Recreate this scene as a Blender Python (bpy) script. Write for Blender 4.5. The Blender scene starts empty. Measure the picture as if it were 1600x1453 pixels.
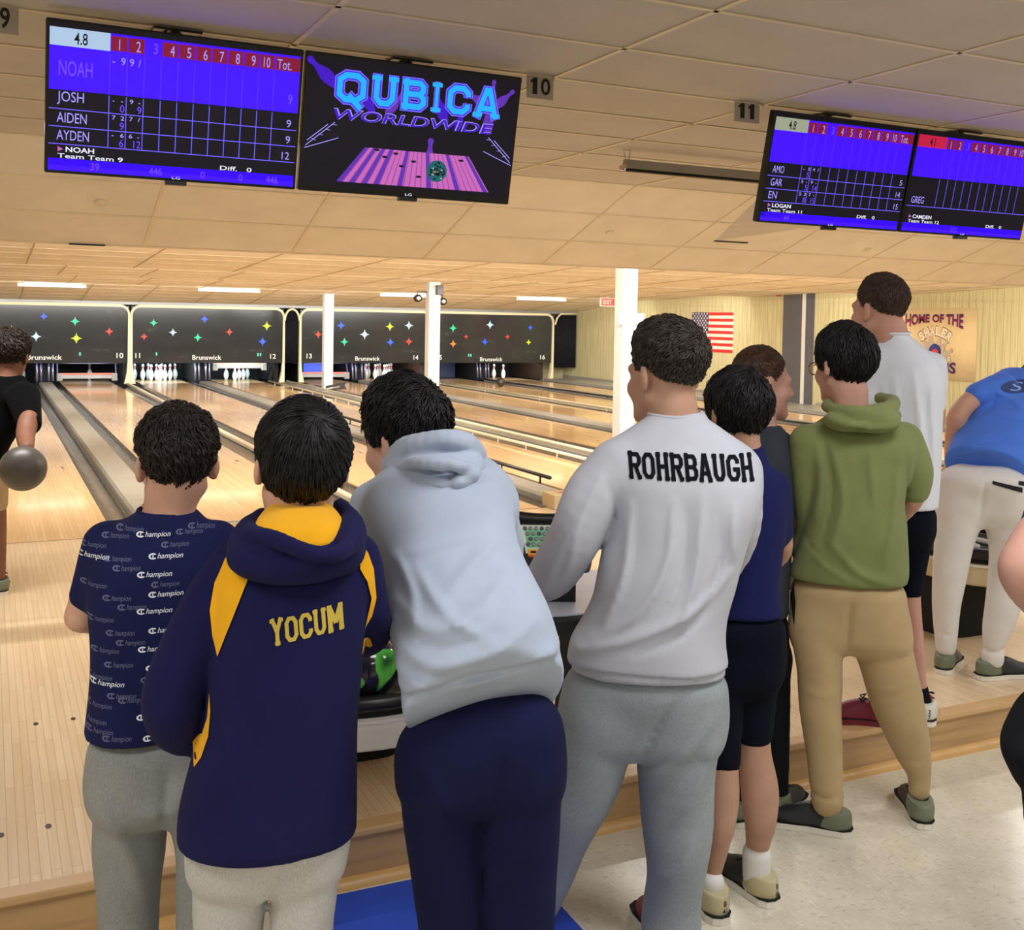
import bpy, bmesh, math, random
import numpy as np
from mathutils import Vector, Matrix
from mathutils.bvhtree import BVHTree

# ---------------------------------------------------------------- camera, world, light, exposure
SC = bpy.context.scene
COL = SC.collection
F_PX, CX, CY = 1710.15, 822.52, 561.03
YAW, PITCH, ROLL = 0.457963, 0.0345226, 0.0181257
CAM = np.array([0.0, -7.93789, 1.5273])
_cy, _sy, _cp, _sp = math.cos(YAW), math.sin(YAW), math.cos(PITCH), math.sin(PITCH)
D_ = np.array([_sy * _cp, _cy * _cp, -_sp])
_r0 = np.array([_cy, -_sy, 0.0]); _u0 = np.cross(_r0, D_)
R_ = math.cos(ROLL) * _r0 + math.sin(ROLL) * _u0
U_ = -math.sin(ROLL) * _r0 + math.cos(ROLL) * _u0
cam_d = bpy.data.cameras.new('camera'); cam = bpy.data.objects.new('camera', cam_d); COL.objects.link(cam)
cam_d.sensor_fit = 'HORIZONTAL'; cam_d.sensor_width = 36.0
cam_d.lens = 36.0 * F_PX / 1600.0
cam_d.shift_x = (800 - CX) / 1600.0
cam_d.shift_y = (CY - 726.5) / 1600.0
cam_d.clip_start = 0.05
M = Matrix.Identity(4)
for i in range(3):
    M[i][0], M[i][1], M[i][2], M[i][3] = R_[i], U_[i], -D_[i], CAM[i]
cam.matrix_world = M
SC.camera = cam
def at(x, y, d):
    """World point seen at photo pixel (x, y) at a distance d along the lens axis (used to measure things)."""
    return CAM + d * (R_ * (x - CX) / F_PX - U_ * (y - CY) / F_PX + D_)

w = bpy.data.worlds.new('world'); SC.world = w; w.use_nodes = True
w.node_tree.nodes['Background'].inputs[0].default_value = (0.9, 0.93, 1.0, 1)
w.node_tree.nodes['Background'].inputs[1].default_value = 0.12
SC.view_settings.view_transform = 'Standard'
SC.view_settings.look = 'None'
SC.view_settings.exposure = 0.0
SC.view_settings.gamma = 1.0
SC.view_settings.use_curve_mapping = False
SC.cycles.use_denoising = True
SC.cycles.max_bounces = 7
SC.cycles.diffuse_bounces = 4
SC.cycles.sample_clamp_indirect = 6.0

def area(name, loc, target, sx, sy, power, color=(1, 1, 1)):
    l = bpy.data.lights.new(name, 'AREA'); l.shape = 'RECTANGLE'; l.size = sx; l.size_y = sy
    l.energy = power; l.color = color
    o = bpy.data.objects.new(name, l); COL.objects.link(o)
    o.location = loc
    o.rotation_euler = (Vector(target) - Vector(loc)).to_track_quat('-Z', 'Y').to_euler()
    return o
COOL = (0.96, 0.97, 1.0); WARM = (1.0, 0.97, 0.93)
# recessed troffers over the concourse, behind and beside the photographer
for x in (-1.2, 1.8, 4.8):
    for y in (-6.7, -9.6):
        area('ceiling_troffer_light', (x, y, 2.60), (x, y, 0), 1.2, 0.6, 38, COOL)
area('ceiling_troffer_light', (7.6, -5.6, 2.60), (7.6, -5.6, 0), 1.2, 0.6, 36, COOL)
# fluorescent strips hidden behind the saw-tooth steps of the lane ceiling, facing the pins
for y, z, e in ((1.30, 2.17, 470), (6.08, 2.16, 330), (10.08, 2.165, 300), (13.58, 2.125, 230)):
    area('cove_strip_light', (6.0, y, z), (6.0, y + 1.0, z - 0.55), 14.5, 0.07, e, WARM)
# strips wash the soffit and approach; one at the hanging fixture, the rest unseen
for x in (0.0, 4.25, 8.0, 11.5):
    area('approach_strip_light', (x, -1.93, 2.47), (x, -1.75, 1.2), 1.2, 0.06, 62, WARM)

# ---------------------------------------------------------------- object helpers
def link(o, parent=None):
    COL.objects.link(o)
    if parent is not None: o.parent = parent
    return o
def tag(o, label=None, cat=None, group=None, kind=None):
    if label: o['label'] = label
    if cat: o['category'] = cat
    if group: o['group'] = group
    if kind: o['kind'] = kind
    return o
def empty(name, loc, label, cat, group=None, rz=0.0):
    o = bpy.data.objects.new(name, None); o.empty_display_size = 0.1
    o.location = loc; o.rotation_euler = (0, 0, rz); link(o)
    return tag(o, label, cat, group)
def mesh_obj(name, V, F, mat, parent=None, smooth=False, mi=None, base=(0, 0, 0)):
    """One mesh object; V in world coordinates, stored relative to base."""
    me = bpy.data.meshes.new(name)
    V = np.asarray(V, dtype=float) - np.asarray(base, dtype=float)
    me.from_pydata(V.tolist(), [], [tuple(int(i) for i in f) for f in F])
    mats = mat if isinstance(mat, (list, tuple)) else [mat]
    for m in mats: me.materials.append(m)
    if mi is not None: me.polygons.foreach_set('material_index', list(mi))
    if smooth: me.polygons.foreach_set('use_smooth', [True] * len(me.polygons))
    me.update()
    o = bpy.data.objects.new(name, me)
    link(o, parent)
    if parent is None: o.location = base
    return o
class MB:
    """Collects simple solids for ONE mesh."""
    def __init__(s): s.V, s.F, s.I, s.m = [], [], [], 0
    def add(s, V, F):
        n = len(s.V); s.V += [tuple(map(float, v)) for v in V]; s.F += [tuple(i + n for i in f) for f in F]; s.I += [s.m] * len(F); return s
    def box(s, lo, hi):
        x0, y0, z0 = lo; x1, y1, z1 = hi
        return s.add([(x0,y0,z0),(x1,y0,z0),(x1,y1,z0),(x0,y1,z0),(x0,y0,z1),(x1,y0,z1),(x1,y1,z1),(x0,y1,z1)],
                     [(0,3,2,1),(4,5,6,7),(0,1,5,4),(1,2,6,5),(2,3,7,6),(3,0,4,7)])
    def quad(s, a, b, c, d): return s.add([a, b, c, d], [(0, 1, 2, 3)])
    def prism(s, poly, o, ax, ay, ext):
        """Extrude a 2-D polygon (list of (u,v)) placed at o with axes ax, ay along vector ext."""
        o, ax, ay, ext = map(np.array, (o, ax, ay, ext)); n = len(poly)
        A = [o + ax * u + ay * v for u, v in poly]; B = [p + ext for p in A]
        return s.add(A + B, [tuple(range(n))[::-1], tuple(range(n, 2 * n))] + [(i, (i + 1) % n, n + (i + 1) % n, n + i) for i in range(n)])
    def tube(s, pts, r, n=10, closed=False):
        pts = [np.array(p, float) for p in pts]; rs = r if hasattr(r, '__len__') else [r] * len(pts)
        V, F = [], []; m = len(pts); prev = None
        for i, p in enumerate(pts):
            if closed: t = pts[(i + 1) % m] - pts[i - 1]
            else: t = pts[min(i + 1, m - 1)] - pts[max(i - 1, 0)]
            t = t / (np.linalg.norm(t) + 1e-9)
            if prev is None:
                a = np.array((0, 0, 1.0)) if abs(t[2]) < .9 else np.array((1.0, 0, 0)); u = np.cross(t, a)
            else: u = prev - t * (prev @ t)
            u /= np.linalg.norm(u); prev = u; v = np.cross(t, u)
            for k in range(n):
                a = 2 * math.pi * k / n; V.append(p + rs[i] * (math.cos(a) * u + math.sin(a) * v))
        for i in range(m if closed else m - 1):
            j = (i + 1) % m
            for k in range(n): F.append((i * n + k, i * n + (k + 1) % n, j * n + (k + 1) % n, j * n + k))
        if not closed: F += [tuple(range(n))[::-1], tuple((m - 1) * n + k for k in range(n))]
        return s.add(V, F)
    def lathe(s, prof, o=(0, 0, 0), n=20, mis=None):
        V, F = [], []; m = len(prof)
        for r, z in prof:
            for k in range(n):
                a = 2 * math.pi * k / n; V.append((o[0] + r * math.cos(a), o[1] + r * math.sin(a), o[2] + z))
        for i in range(m - 1):
            for k in range(n): F.append((i * n + k, i * n + (k + 1) % n, (i + 1) * n + (k + 1) % n, (i + 1) * n + k))
        F += [tuple(range(n))[::-1], tuple((m - 1) * n + k for k in range(n))]
        s.add(V, F)
        if mis: 
            L = len(F); st = len(s.I) - L
            for i in range(m - 1):
                for k in range(n): s.I[st + i * n + k] = mis[i]
        return s
    def sphere(s, c, r, n=20):
        prof = [(r * math.sin(math.pi * i / n), -r * math.cos(math.pi * i / n)) for i in range(n + 1)]
        prof[0] = (1e-4, -r); prof[-1] = (1e-4, r)
        return s.lathe(prof, c, n * 2)
    def obj(s, name, mat, parent=None, smooth=False, base=(0, 0, 0), bevel=0.0, autosmooth=False):
        o = mesh_obj(name, s.V, s.F, mat, parent, smooth, s.I, base)
        if bevel:
            b = o.modifiers.new('bevel', 'BEVEL'); b.width = bevel; b.segments = 2; b.limit_method = 'ANGLE'; b.angle_limit = 0.7
        if autosmooth:
            o.data.polygons.foreach_set('use_smooth', [True] * len(o.data.polygons))
            try: o.data.set_sharp_from_angle(angle=0.6)
            except Exception: pass
        return o
def struct(o): o['kind'] = 'structure'; return o

# ---------------------------------------------------------------- materials
def lin(c):
    return tuple((v / 255 / 12.92 if v / 255 <= 0.04045 else ((v / 255 + 0.055) / 1.055) ** 2.4) for v in c)
class NT:
    def __init__(s, name):
        s.mat = bpy.data.materials.new(name); s.mat.use_nodes = True; s.t = s.mat.node_tree
        s.b = s.t.nodes['Principled BSDF']
    def n(s, typ, **kw):
        o = s.t.nodes.new(typ)
        for k, v in kw.items():
            if isinstance(k, str) and hasattr(o, k): setattr(o, k, v)
        return o
    def l(s, a, b): s.t.links.new(a, b)
    def coord(s, scale=(1, 1, 1), rot=(0, 0, 0)):
        tc = s.n('ShaderNodeTexCoord'); mp = s.n('ShaderNodeMapping')
        mp.inputs['Scale'].default_value = scale; mp.inputs['Rotation'].default_value = rot
        s.l(tc.outputs['Object'], mp.inputs['Vector']); return mp.outputs['Vector']
    def noise(s, vec, scale, detail=3, rough=.5):
        o = s.n('ShaderNodeTexNoise'); o.inputs['Scale'].default_value = scale; o.inputs['Detail'].default_value = detail
        o.inputs['Roughness'].default_value = rough; s.l(vec, o.inputs['Vector']); return o.outputs['Fac']
    def ramp(s, fac, stops):
        o = s.n('ShaderNodeValToRGB'); e = o.color_ramp.elements
        while len(e) < len(stops): e.new(0.5)
        for q, (p, c) in zip(e, stops): q.position = p; q.color = (*c, 1)
        s.l(fac, o.inputs['Fac']); return o.outputs['Color']
    def mix(s, fac, a, b, mode='MIX'):
        o = s.n('ShaderNodeMix'); o.data_type = 'RGBA'; o.blend_type = mode
        for sock, v in ((o.inputs[0], fac), (o.inputs[6], a), (o.inputs[7], b)):
            if hasattr(v, 'is_linked') or hasattr(v, 'node'): s.l(v, sock)
            elif isinstance(v, (int, float)): sock.default_value = v
            else: sock.default_value = (*v, 1)
        return o.outputs[2]
    def color(s, v):
        if hasattr(v, 'node'): s.l(v, s.b.inputs['Base Color'])
        else: s.b.inputs['Base Color'].default_value = (*v, 1)
    def bump(s, h, strength=.3, dist=.01):
        o = s.n('ShaderNodeBump'); o.inputs['Strength'].default_value = strength; o.inputs['Distance'].default_value = dist
        s.l(h, o.inputs['Height']); s.l(o.outputs['Normal'], s.b.inputs['Normal'])
    def set(s, **kw):
        for k, v in kw.items(): s.b.inputs[k.replace('_', ' ')].default_value = v
        return s
def plain(name, rgb, rough=.5, metal=0.0, spec=.5, var=.06, scale=6):
    """Solid colour with a little procedural variation."""
    t = NT(name); c = lin(rgb); f = t.noise(t.coord(), scale)
    t.color(t.ramp(f, [(.3, tuple(v * (1 - var) for v in c)), (.7, tuple(min(1, v * (1 + var)) for v in c))]))
    t.set(Roughness=rough, Metallic=metal); t.b.inputs['Specular IOR Level'].default_value = spec
    return t.mat
def cloth(name, rgb, var=.10, weave=900, bump=.12, sheen=.25, heather=0.0):
    t = NT(name); c = lin(rgb); co = t.coord()
    f = t.noise(co, 9, 4)
    base = t.ramp(f, [(.3, tuple(v * (1 - var) for v in c)), (.7, tuple(min(1, v * (1 + var)) for v in c))])
    if heather:
        g = t.noise(t.coord((1, 1, .35)), 420, 2)
        base = t.mix(t.ramp(g, [(.4, (0, 0, 0)), (.65, (heather,) * 3)]), base, tuple(min(1, v * 1.6 + .03) for v in c))
    t.color(base); t.set(Roughness=.92); t.b.inputs['Specular IOR Level'].default_value = .15 if max(rgb) > 60 else .05
    t.b.inputs['Sheen Weight'].default_value = sheen * (.3 if max(rgb) > 100 else .04); t.b.inputs['Sheen Roughness'].default_value = .6
    h = t.noise(co, weave, 2); h2 = t.noise(co, 22, 3)
    m = t.n('ShaderNodeMath', operation='MULTIPLY_ADD'); m.inputs[1].default_value = .25
    t.l(h, m.inputs[0]); t.l(h2, m.inputs[2])
    t.bump(m.outputs[0], bump, .012)
    return t.mat
def skin(name, rgb):
    t = NT(name); c = lin(rgb); f = t.noise(t.coord(), 18, 4)
    t.color(t.ramp(f, [(.3, (c[0] * .93, c[1] * .86, c[2] * .84)), (.7, (min(1, c[0] * 1.05), c[1] * 1.04, c[2] * 1.02))]))
    t.set(Roughness=.55); t.b.inputs['Subsurface Weight'].default_value = .12
    t.b.inputs['Subsurface Radius'].default_value = (.01, .004, .002); t.b.inputs['Subsurface Scale'].default_value = .6
    t.b.inputs['Specular IOR Level'].default_value = .3
    t.bump(t.noise(t.coord(), 260, 2), .06, .004)
    return t.mat
def hairmat(name, rgb, rough=.42):
    t = NT(name); c = lin(rgb); f = t.noise(t.coord(), 60, 3)
    t.color(t.ramp(f, [(.3, tuple(v * .6 for v in c)), (.7, tuple(v * 1.45 for v in c))]))
    t.set(Roughness=rough); t.b.inputs['Specular IOR Level'].default_value = .24
    return t.mat
def emit(name, rgb, s=1.0):
    t = NT(name); c = lin(rgb); t.color(tuple(v * .2 for v in c)); t.b.inputs['Emission Color'].default_value = (*c, 1)
    t.b.inputs['Emission Strength'].default_value = s; t.set(Roughness=.4); return t.mat
def boards(name, c1, c2, width, length, rough, coat, grain=.25, gap=.0012, gapc=(.25, .14, .06)):
    """Narrow strip flooring running along Y."""
    t = NT(name); v = t.coord((1, 1, 1), (0, 0, math.pi / 2))
    b = t.n('ShaderNodeTexBrick'); b.offset = .37; b.offset_frequency = 2; b.squash = 1
    b.inputs['Color1'].default_value = (*lin(c1), 1); b.inputs['Color2'].default_value = (*lin(c2), 1)
    b.inputs['Mortar'].default_value = (*tuple(a * q for a, q in zip(lin(c1), (.62, .55, .45))), 1)
    b.inputs['Scale'].default_value = 1; b.inputs['Mortar Size'].default_value = gap; b.inputs['Mortar Smooth'].default_value = .3
    b.inputs['Bias'].default_value = -.1; b.inputs['Brick Width'].default_value = length; b.inputs['Row Height'].default_value = width
    t.l(v, b.inputs['Vector'])
    g = t.noise(t.coord((60, 2.2, 1)), 1.0, 4)
    col = t.mix(t.ramp(g, [(.35, (grain,) * 3), (.6, (0, 0, 0))]), b.outputs['Color'], tuple(a * q for a, q in zip(lin(c2), (.8, .72, .6))))
    t.color(col); t.set(Roughness=rough); t.b.inputs['Coat Weight'].default_value = coat; t.b.inputs['Coat Roughness'].default_value = .06
    return t.mat

MAT = {}
MAT['approach'] = boards('approach_maple', (234, 210, 174), (225, 197, 157), .0265, .62, .30, .2)
MAT['lane'] = boards('lane_maple', (236, 200, 148), (222, 180, 124), .0265, 1.6, .2, .42)
MAT['riser'] = boards('riser_wood', (196, 158, 112), (184, 146, 100), .6, 1.9, .45, .1, .5)
def _riser():
    t = NT('riser_oak'); g = t.noise(t.coord((1.6, 1, 22)), 1.5, 5); c = lin((192, 155, 108))
    t.color(t.ramp(g, [(.3, tuple(v * .8 for v in c)), (.65, tuple(v * 1.08 for v in c))])); t.set(Roughness=.42); return t.mat
MAT['riser'] = _riser()
MAT['lip'] = plain('step_nosing_wood', (206, 168, 118), .4)
MAT['quarter'] = plain('quarter_round_wood', (214, 170, 108), .38)
def _vinyl():
    t = NT('vinyl_tile'); co = t.coord()
    f = t.noise(t.coord((1, 1, 1), (0, 0, .6)), 9, 5); c = lin((222, 214, 192))
    base = t.ramp(f, [(.3, tuple(v * .9 for v in c)), (.7, tuple(min(1, v * 1.05) for v in c))])
    s1 = t.noise(t.coord((34, 120, 1), (0, 0, .7)), 1, 2, .4); s2 = t.noise(t.coord((110, 26, 1), (0, 0, .35)), 1, 2, .4)
    base = t.mix(t.ramp(s1, [(.60, (0, 0, 0)), (.69, (.42,) * 3)]), base, lin((164, 150, 122)))
    base = t.mix(t.ramp(s2, [(.58, (0, 0, 0)), (.68, (.45,) * 3)]), base, lin((242, 238, 224)))
    b = t.n('ShaderNodeTexBrick'); b.offset = 0; b.inputs['Scale'].default_value = 1; b.inputs['Brick Width'].default_value = .305; b.inputs['Row Height'].default_value = .305
    b.inputs['Mortar Size'].default_value = .0009; b.inputs['Color1'].default_value = (0, 0, 0, 1); b.inputs['Color2'].default_value = (0, 0, 0, 1); b.inputs['Mortar'].default_value = (.35, .35, .35, 1)
    t.l(co, b.inputs['Vector'])
    t.color(t.mix(b.outputs['Color'], base, lin((170, 160, 138)))); t.set(Roughness=.28); return t.mat
MAT['vinyl'] = _vinyl()
def _tile(name, rgb):
    t = NT(name); c = lin(rgb); co = t.coord(); f = t.noise(co, 3, 2); s = t.noise(co, 160, 3, .7)
    base = t.ramp(f, [(.3, tuple(v * .95 for v in c)), (.7, tuple(v * 1.04 for v in c))])
    t.color(t.mix(t.ramp(s, [(.33, (.55,) * 3), (.42, (0, 0, 0))]), base, tuple(v * .72 for v in c)))
    t.set(Roughness=.9); t.bump(s, .35, .006); return t.mat
MAT['tile'] = _tile('ceiling_tile', (186, 181, 174))
MAT['tile_soffit'] = _tile('soffit_tile', (216, 208, 192))
MAT['tbar'] = plain('ceiling_grid_bar', (206, 194, 170), .5)
MAT['tile_far'] = _tile('lane_ceiling_tile', (236, 224, 202))
MAT['tbar_far'] = plain('lane_grid_bar_shadow_tone', (176, 154, 118), .6)  # grid bars, tone darkened to paint in their thin shadow lines
def _panel():
    t = NT('wood_grain_panelling'); v = t.coord((1, 1, 1), (0, math.pi / 2, 0))
    g = t.noise(t.coord((1, 34, 1.4)), 1.0, 5, .6); c = lin((214, 205, 160))
    base = t.ramp(g, [(.32, tuple(a * q for a, q in zip(c, (.74, .72, .6)))), (.55, c), (.75, tuple(min(1, a * 1.1) for a in c))])
    b = t.n('ShaderNodeTexBrick'); b.offset = 0; b.inputs['Scale'].default_value = 1; b.inputs['Brick Width'].default_value = .135; b.inputs['Row Height'].default_value = 4.0
    b.inputs['Mortar Size'].default_value = .004; b.inputs['Color1'].default_value = (0, 0, 0, 1); b.inputs['Color2'].default_value = (0, 0, 0, 1); b.inputs['Mortar'].default_value = (.8, .8, .8, 1)
    sx = t.n('ShaderNodeSeparateXYZ'); cx = t.n('ShaderNodeCombineXYZ'); t.l(t.coord(), sx.inputs[0]); t.l(sx.outputs[1], cx.inputs[0]); t.l(sx.outputs[2], cx.inputs[1])
    t.l(cx.outputs[0], b.inputs['Vector'])
    t.color(t.mix(b.outputs['Color'], base, lin((150, 138, 88)))); t.set(Roughness=.5); return t.mat
MAT['panelling'] = _panel()
MAT['wall'] = plain('painted_wall', (206, 196, 172), .8)
MAT['column'] = plain('column_paint', (216, 214, 208), .5, var=.02)
MAT['cream'] = plain('cream_frame_paint', (238, 226, 188), .45, var=.03)
def _gutter():
    t = NT('gutter_metal'); co = t.coord((1, .6, 1)); t.color(lin((104, 104, 104))); t.set(Roughness=.2, Metallic=.6)
    t.bump(t.noise(co, 7, 2), .35, .02); return t.mat
MAT['gutter'] = _gutter()
MAT['cap'] = plain('capping_grey', (152, 149, 140), .35)
MAT['capwhite'] = plain('divider_white', (224, 214, 188), .35)
MAT['rail'] = plain('bumper_rail_cream', (232, 220, 186), .3)
MAT['railblack'] = plain('bumper_rail_black', (48, 42, 38), .35)
MAT['black'] = plain('black_plastic', (18, 18, 20), .35)
MAT['matblack'] = plain('matte_black', (12, 12, 14), .8)
MAT['darkbrown'] = plain('dark_brown_vinyl', (62, 46, 38), .5)
MAT['white'] = plain('white_plastic', (228, 224, 214), .35, var=.02)
MAT['beige'] = plain('beige_plastic', (206, 186, 146), .4, var=.03)
MAT['grey'] = plain('grey_metal', (150, 150, 148), .4, .3)
MAT['darkgrey'] = plain('dark_grey_paint', (92, 92, 96), .55)
MAT['chrome'] = plain('polished_metal', (205, 190, 165), .12, .9)
MAT['red'] = plain('red_plastic', (200, 60, 40), .4)
MAT['pinred'] = plain('pin_stripe_red', (190, 40, 40), .4)
MAT['pin'] = plain('pin_white', (236, 236, 232), .25, var=.02)
# ---------------------------------------------------------------- lettering
_tc = {}
def text2d(s, bold=0.0, shear=0.0):
    """Flat filled outlines of a string: (verts 2-D with cap height about 0.73, triangles)."""
    k = (s, bold, shear)
    if k in _tc: return _tc[k]
    cu = bpy.data.curves.new('lettering', 'FONT'); cu.body = s; cu.size = 1.0; cu.offset = bold; cu.shear = shear
    cu.resolution_u = 3; cu.fill_mode = 'FRONT'
    o = bpy.data.objects.new('lettering', cu); COL.objects.link(o)
    dg = bpy.context.evaluated_depsgraph_get(); me = bpy.data.meshes.new_from_object(o.evaluated_get(dg))
    V = np.array([v.co[:2] for v in me.vertices]).reshape(-1, 2); F = [tuple(p.vertices) for p in me.polygons]
    bpy.data.objects.remove(o); bpy.data.curves.remove(cu); bpy.data.meshes.remove(me)
    _tc[k] = (V, F); return V, F
def fit_text(s, x0, y0, w, h, bold=0.0, shear=0.0, align='L'):
    """Text scaled into the box with lower-left (x0,y0); w=None keeps the aspect."""
    V, F = text2d(s, bold, shear)
    if len(V) == 0: return V, F
    mn, mx = V.min(0), V.max(0); sz = np.maximum(mx - mn, 1e-6)
    sy = h / .73
    if any(c in s for c in '-._'): base = 0.0; 
    else: base = mn[1] if not any(c in s for c in 'gjpqy') else 0.0
    if w is not None and any(c in '1I-/' for c in s):
        Vr, _ = text2d(''.join('0' if c in '1I-/' else c for c in s), bold, shear); sx = w / max(1e-6, np.ptp(Vr[:, 0]))
    else: sx = sy if w is None else w / sz[0]
    P = np.empty_like(V); P[:, 0] = (V[:, 0] - mn[0]) * sx; P[:, 1] = (V[:, 1] - base) * sy
    if align == 'C': P[:, 0] -= (sz[0] * sx) / 2
    if align == 'R': P[:, 0] -= sz[0] * sx
    P[:, 0] += x0; P[:, 1] += y0
    return P, F
# block "varsity" letters: strokes on a 0..1 box, drawn as thick bars with slab feet
_SL = {
 'R': ([(.2,0,.2,1),(.2,.91,.72,.91),(.72,.91,.86,.78),(.86,.78,.86,.62),(.86,.62,.72,.5),(.72,.5,.2,.5),(.55,.5,.84,0)], [(0,.36,0),(.68,1,0),(0,.3,1)]),
 'O': ([(.16,.25,.16,.75),(.16,.75,.34,.91),(.34,.91,.66,.91),(.66,.91,.84,.75),(.84,.75,.84,.25),(.84,.25,.66,.09),(.66,.09,.34,.09),(.34,.09,.16,.25)], []),
 'H': ([(.2,0,.2,1),(.8,0,.8,1),(.2,.5,.8,.5)], [(0,.38,0),(.62,1,0),(0,.38,1),(.62,1,1)]),
 'B': ([(.2,0,.2,1),(.1,.91,.72,.91),(.72,.91,.84,.8),(.84,.8,.84,.64),(.84,.64,.72,.52),(.72,.52,.2,.52),(.72,.52,.88,.38),(.88,.38,.88,.22),(.88,.22,.74,.09),(.74,.09,.1,.09)], []),
 'A': ([(.16,0,.46,1),(.84,0,.54,1),(.28,.3,.72,.3),(.4,.93,.6,.93)], [(0,.34,0),(.66,1,0)]),
 'U': ([(.2,1,.2,.26),(.2,.26,.36,.09),(.36,.09,.64,.09),(.64,.09,.8,.26),(.8,.26,.8,1)], [(0,.38,1),(.62,1,1)]),
 'G': ([(.86,.7,.86,.78),(.86,.78,.7,.91),(.7,.91,.34,.91),(.34,.91,.16,.75),(.16,.75,.16,.25),(.16,.25,.34,.09),(.34,.09,.7,.09),(.7,.09,.86,.25),(.86,.25,.86,.45),(.55,.45,.95,.45)], []),
 'Y': ([(.18,1,.5,.5),(.82,1,.5,.5),(.5,.5,.5,0)], [(0,.36,1),(.64,1,1),(.3,.7,0)]),
 'C': ([(.86,.68,.86,.76),(.86,.76,.68,.91),(.68,.91,.34,.91),(.34,.91,.16,.75),(.16,.75,.16,.25),(.16,.25,.34,.09),(.34,.09,.68,.09),(.68,.09,.86,.24),(.86,.24,.86,.32)], []),
 'M': ([(.16,0,.16,1),(.84,0,.84,1),(.16,.95,.5,.35),(.84,.95,.5,.35)], [(0,.32,0),(.68,1,0),(0,.26,1),(.74,1,1)]),
 'I': ([(.5,0,.5,1)], [(.15,.85,0),(.15,.85,1)]),
 'Q': ([(.16,.25,.16,.75),(.16,.75,.34,.91),(.34,.91,.66,.91),(.66,.91,.84,.75),(.84,.75,.84,.25),(.84,.25,.66,.09),(.66,.09,.34,.09),(.34,.09,.16,.25),(.45,.22,.78,-.16)], []),
}
def slab2d(s, w, h, t=.19, gap=.08, widths=None):
    """Quads (subdivided later) for a string of slab letters filling w x h, origin lower-left."""
    wd = [(widths or {}).get(c, 1.0) for c in s]; tot = sum(wd) + gap * (len(s) - 1); u = w / tot; x = 0.0; Q = []
    for c, ww in zip(s, wd):
        strokes, feet = _SL[c]; lw = ww * u; th = t * min(lw, h * .9)
        def q(x0, y0, x1, y1, tk):
            a = np.array((x0, y0)); b = np.array((x1, y1)); d = b - a; L = np.linalg.norm(d); d /= L; n = np.array((-d[1], d[0])) * tk / 2; e = d * tk * .22
            Q.append([a - e - n, b + e - n, b + e + n, a - e + n])
        for (x0, y0, x1, y1) in strokes:
            q(x + x0 * lw, y0 * h * .98 + .01 * h, x + x1 * lw, y1 * h * .98 + .01 * h, th)
        for (x0, x1, y) in feet:
            fh = .14 * h; yy = fh / 2 if y == 0 else h - fh / 2
            Q.append([np.array((x + x0 * lw, yy - fh / 2)), np.array((x + x1 * lw, yy - fh / 2)), np.array((x + x1 * lw, yy + fh / 2)), np.array((x + x0 * lw, yy + fh / 2))])
        x += lw + gap * u
    return Q
def quads_to_mesh(Q, step):
    V, F = [], []
    for q in Q:
        q = [np.array(p) for p in q]
        n = max(1, int(math.ceil(max(np.linalg.norm(q[1] - q[0]), np.linalg.norm(q[2] - q[3])) / step))); m = max(1, int(math.ceil(np.linalg.norm(q[3] - q[0]) / step))); b = len(V)
        for i in range(n + 1):
            for j in range(m + 1):
                s, t = i / n, j / m; V.append((1 - t) * ((1 - s) * q[0] + s * q[1]) + t * ((1 - s) * q[3] + s * q[2]))
        for i in range(n):
            for j in range(m):
                a = b + i * (m + 1) + j; F.append((a, a + m + 1, a + m + 2, a + 1))
    return np.array(V), F
class Sheet:
    """Collects coloured flat artwork on a plane: origin o, axes ax (right), ay (up), normal n; all metres."""
    def __init__(s, o, ax, ay, n):
        s.o, s.ax, s.ay, s.n = [np.array(v, float) for v in (o, ax, ay, n)]; s.V, s.F, s.I, s.mats = [], [], [], []
    def add(s, V2, F, mat, lift):
        if mat not in s.mats: s.mats.append(mat)
        b = len(s.V)
        s.V += [tuple(s.o + s.ax * v[0] + s.ay * v[1] + s.n * lift) for v in V2]
        s.F += [tuple(i + b for i in f) for f in F]; s.I += [s.mats.index(mat)] * len(F); return s
    def rect(s, x0, y0, x1, y1, mat, lift): return s.add([(x0, y0), (x1, y0), (x1, y1), (x0, y1)], [(0, 1, 2, 3)], mat, lift)
    def poly(s, pts, mat, lift): return s.add(pts, [tuple(range(len(pts)))], mat, lift)
    def line(s, a, b, t, mat, lift):
        a, b = np.array(a, float), np.array(b, float); d = (b - a) / np.linalg.norm(b - a); n = np.array((-d[1], d[0])) * t / 2
        return s.poly([a - n, b - n, b + n, a + n], mat, lift)
    def text(s, txt, x, y, w, h, mat, lift, bold=0.0, shear=0.0, align='L'):
        V, F = fit_text(txt, x, y, w, h, bold, shear, align)
        return s.add(V, F, mat, lift) if len(V) else s
    def disc(s, x, y, rx, ry, mat, lift, n=24):
        return s.poly([(x + rx * math.cos(2 * math.pi * k / n), y + ry * math.sin(2 * math.pi * k / n)) for k in range(n)], mat, lift)
    def obj(s, name, parent=None, base=(0, 0, 0)):
        if not s.V: return None
        return mesh_obj(name, s.V, s.F, s.mats, parent, False, s.I, base)
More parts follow.
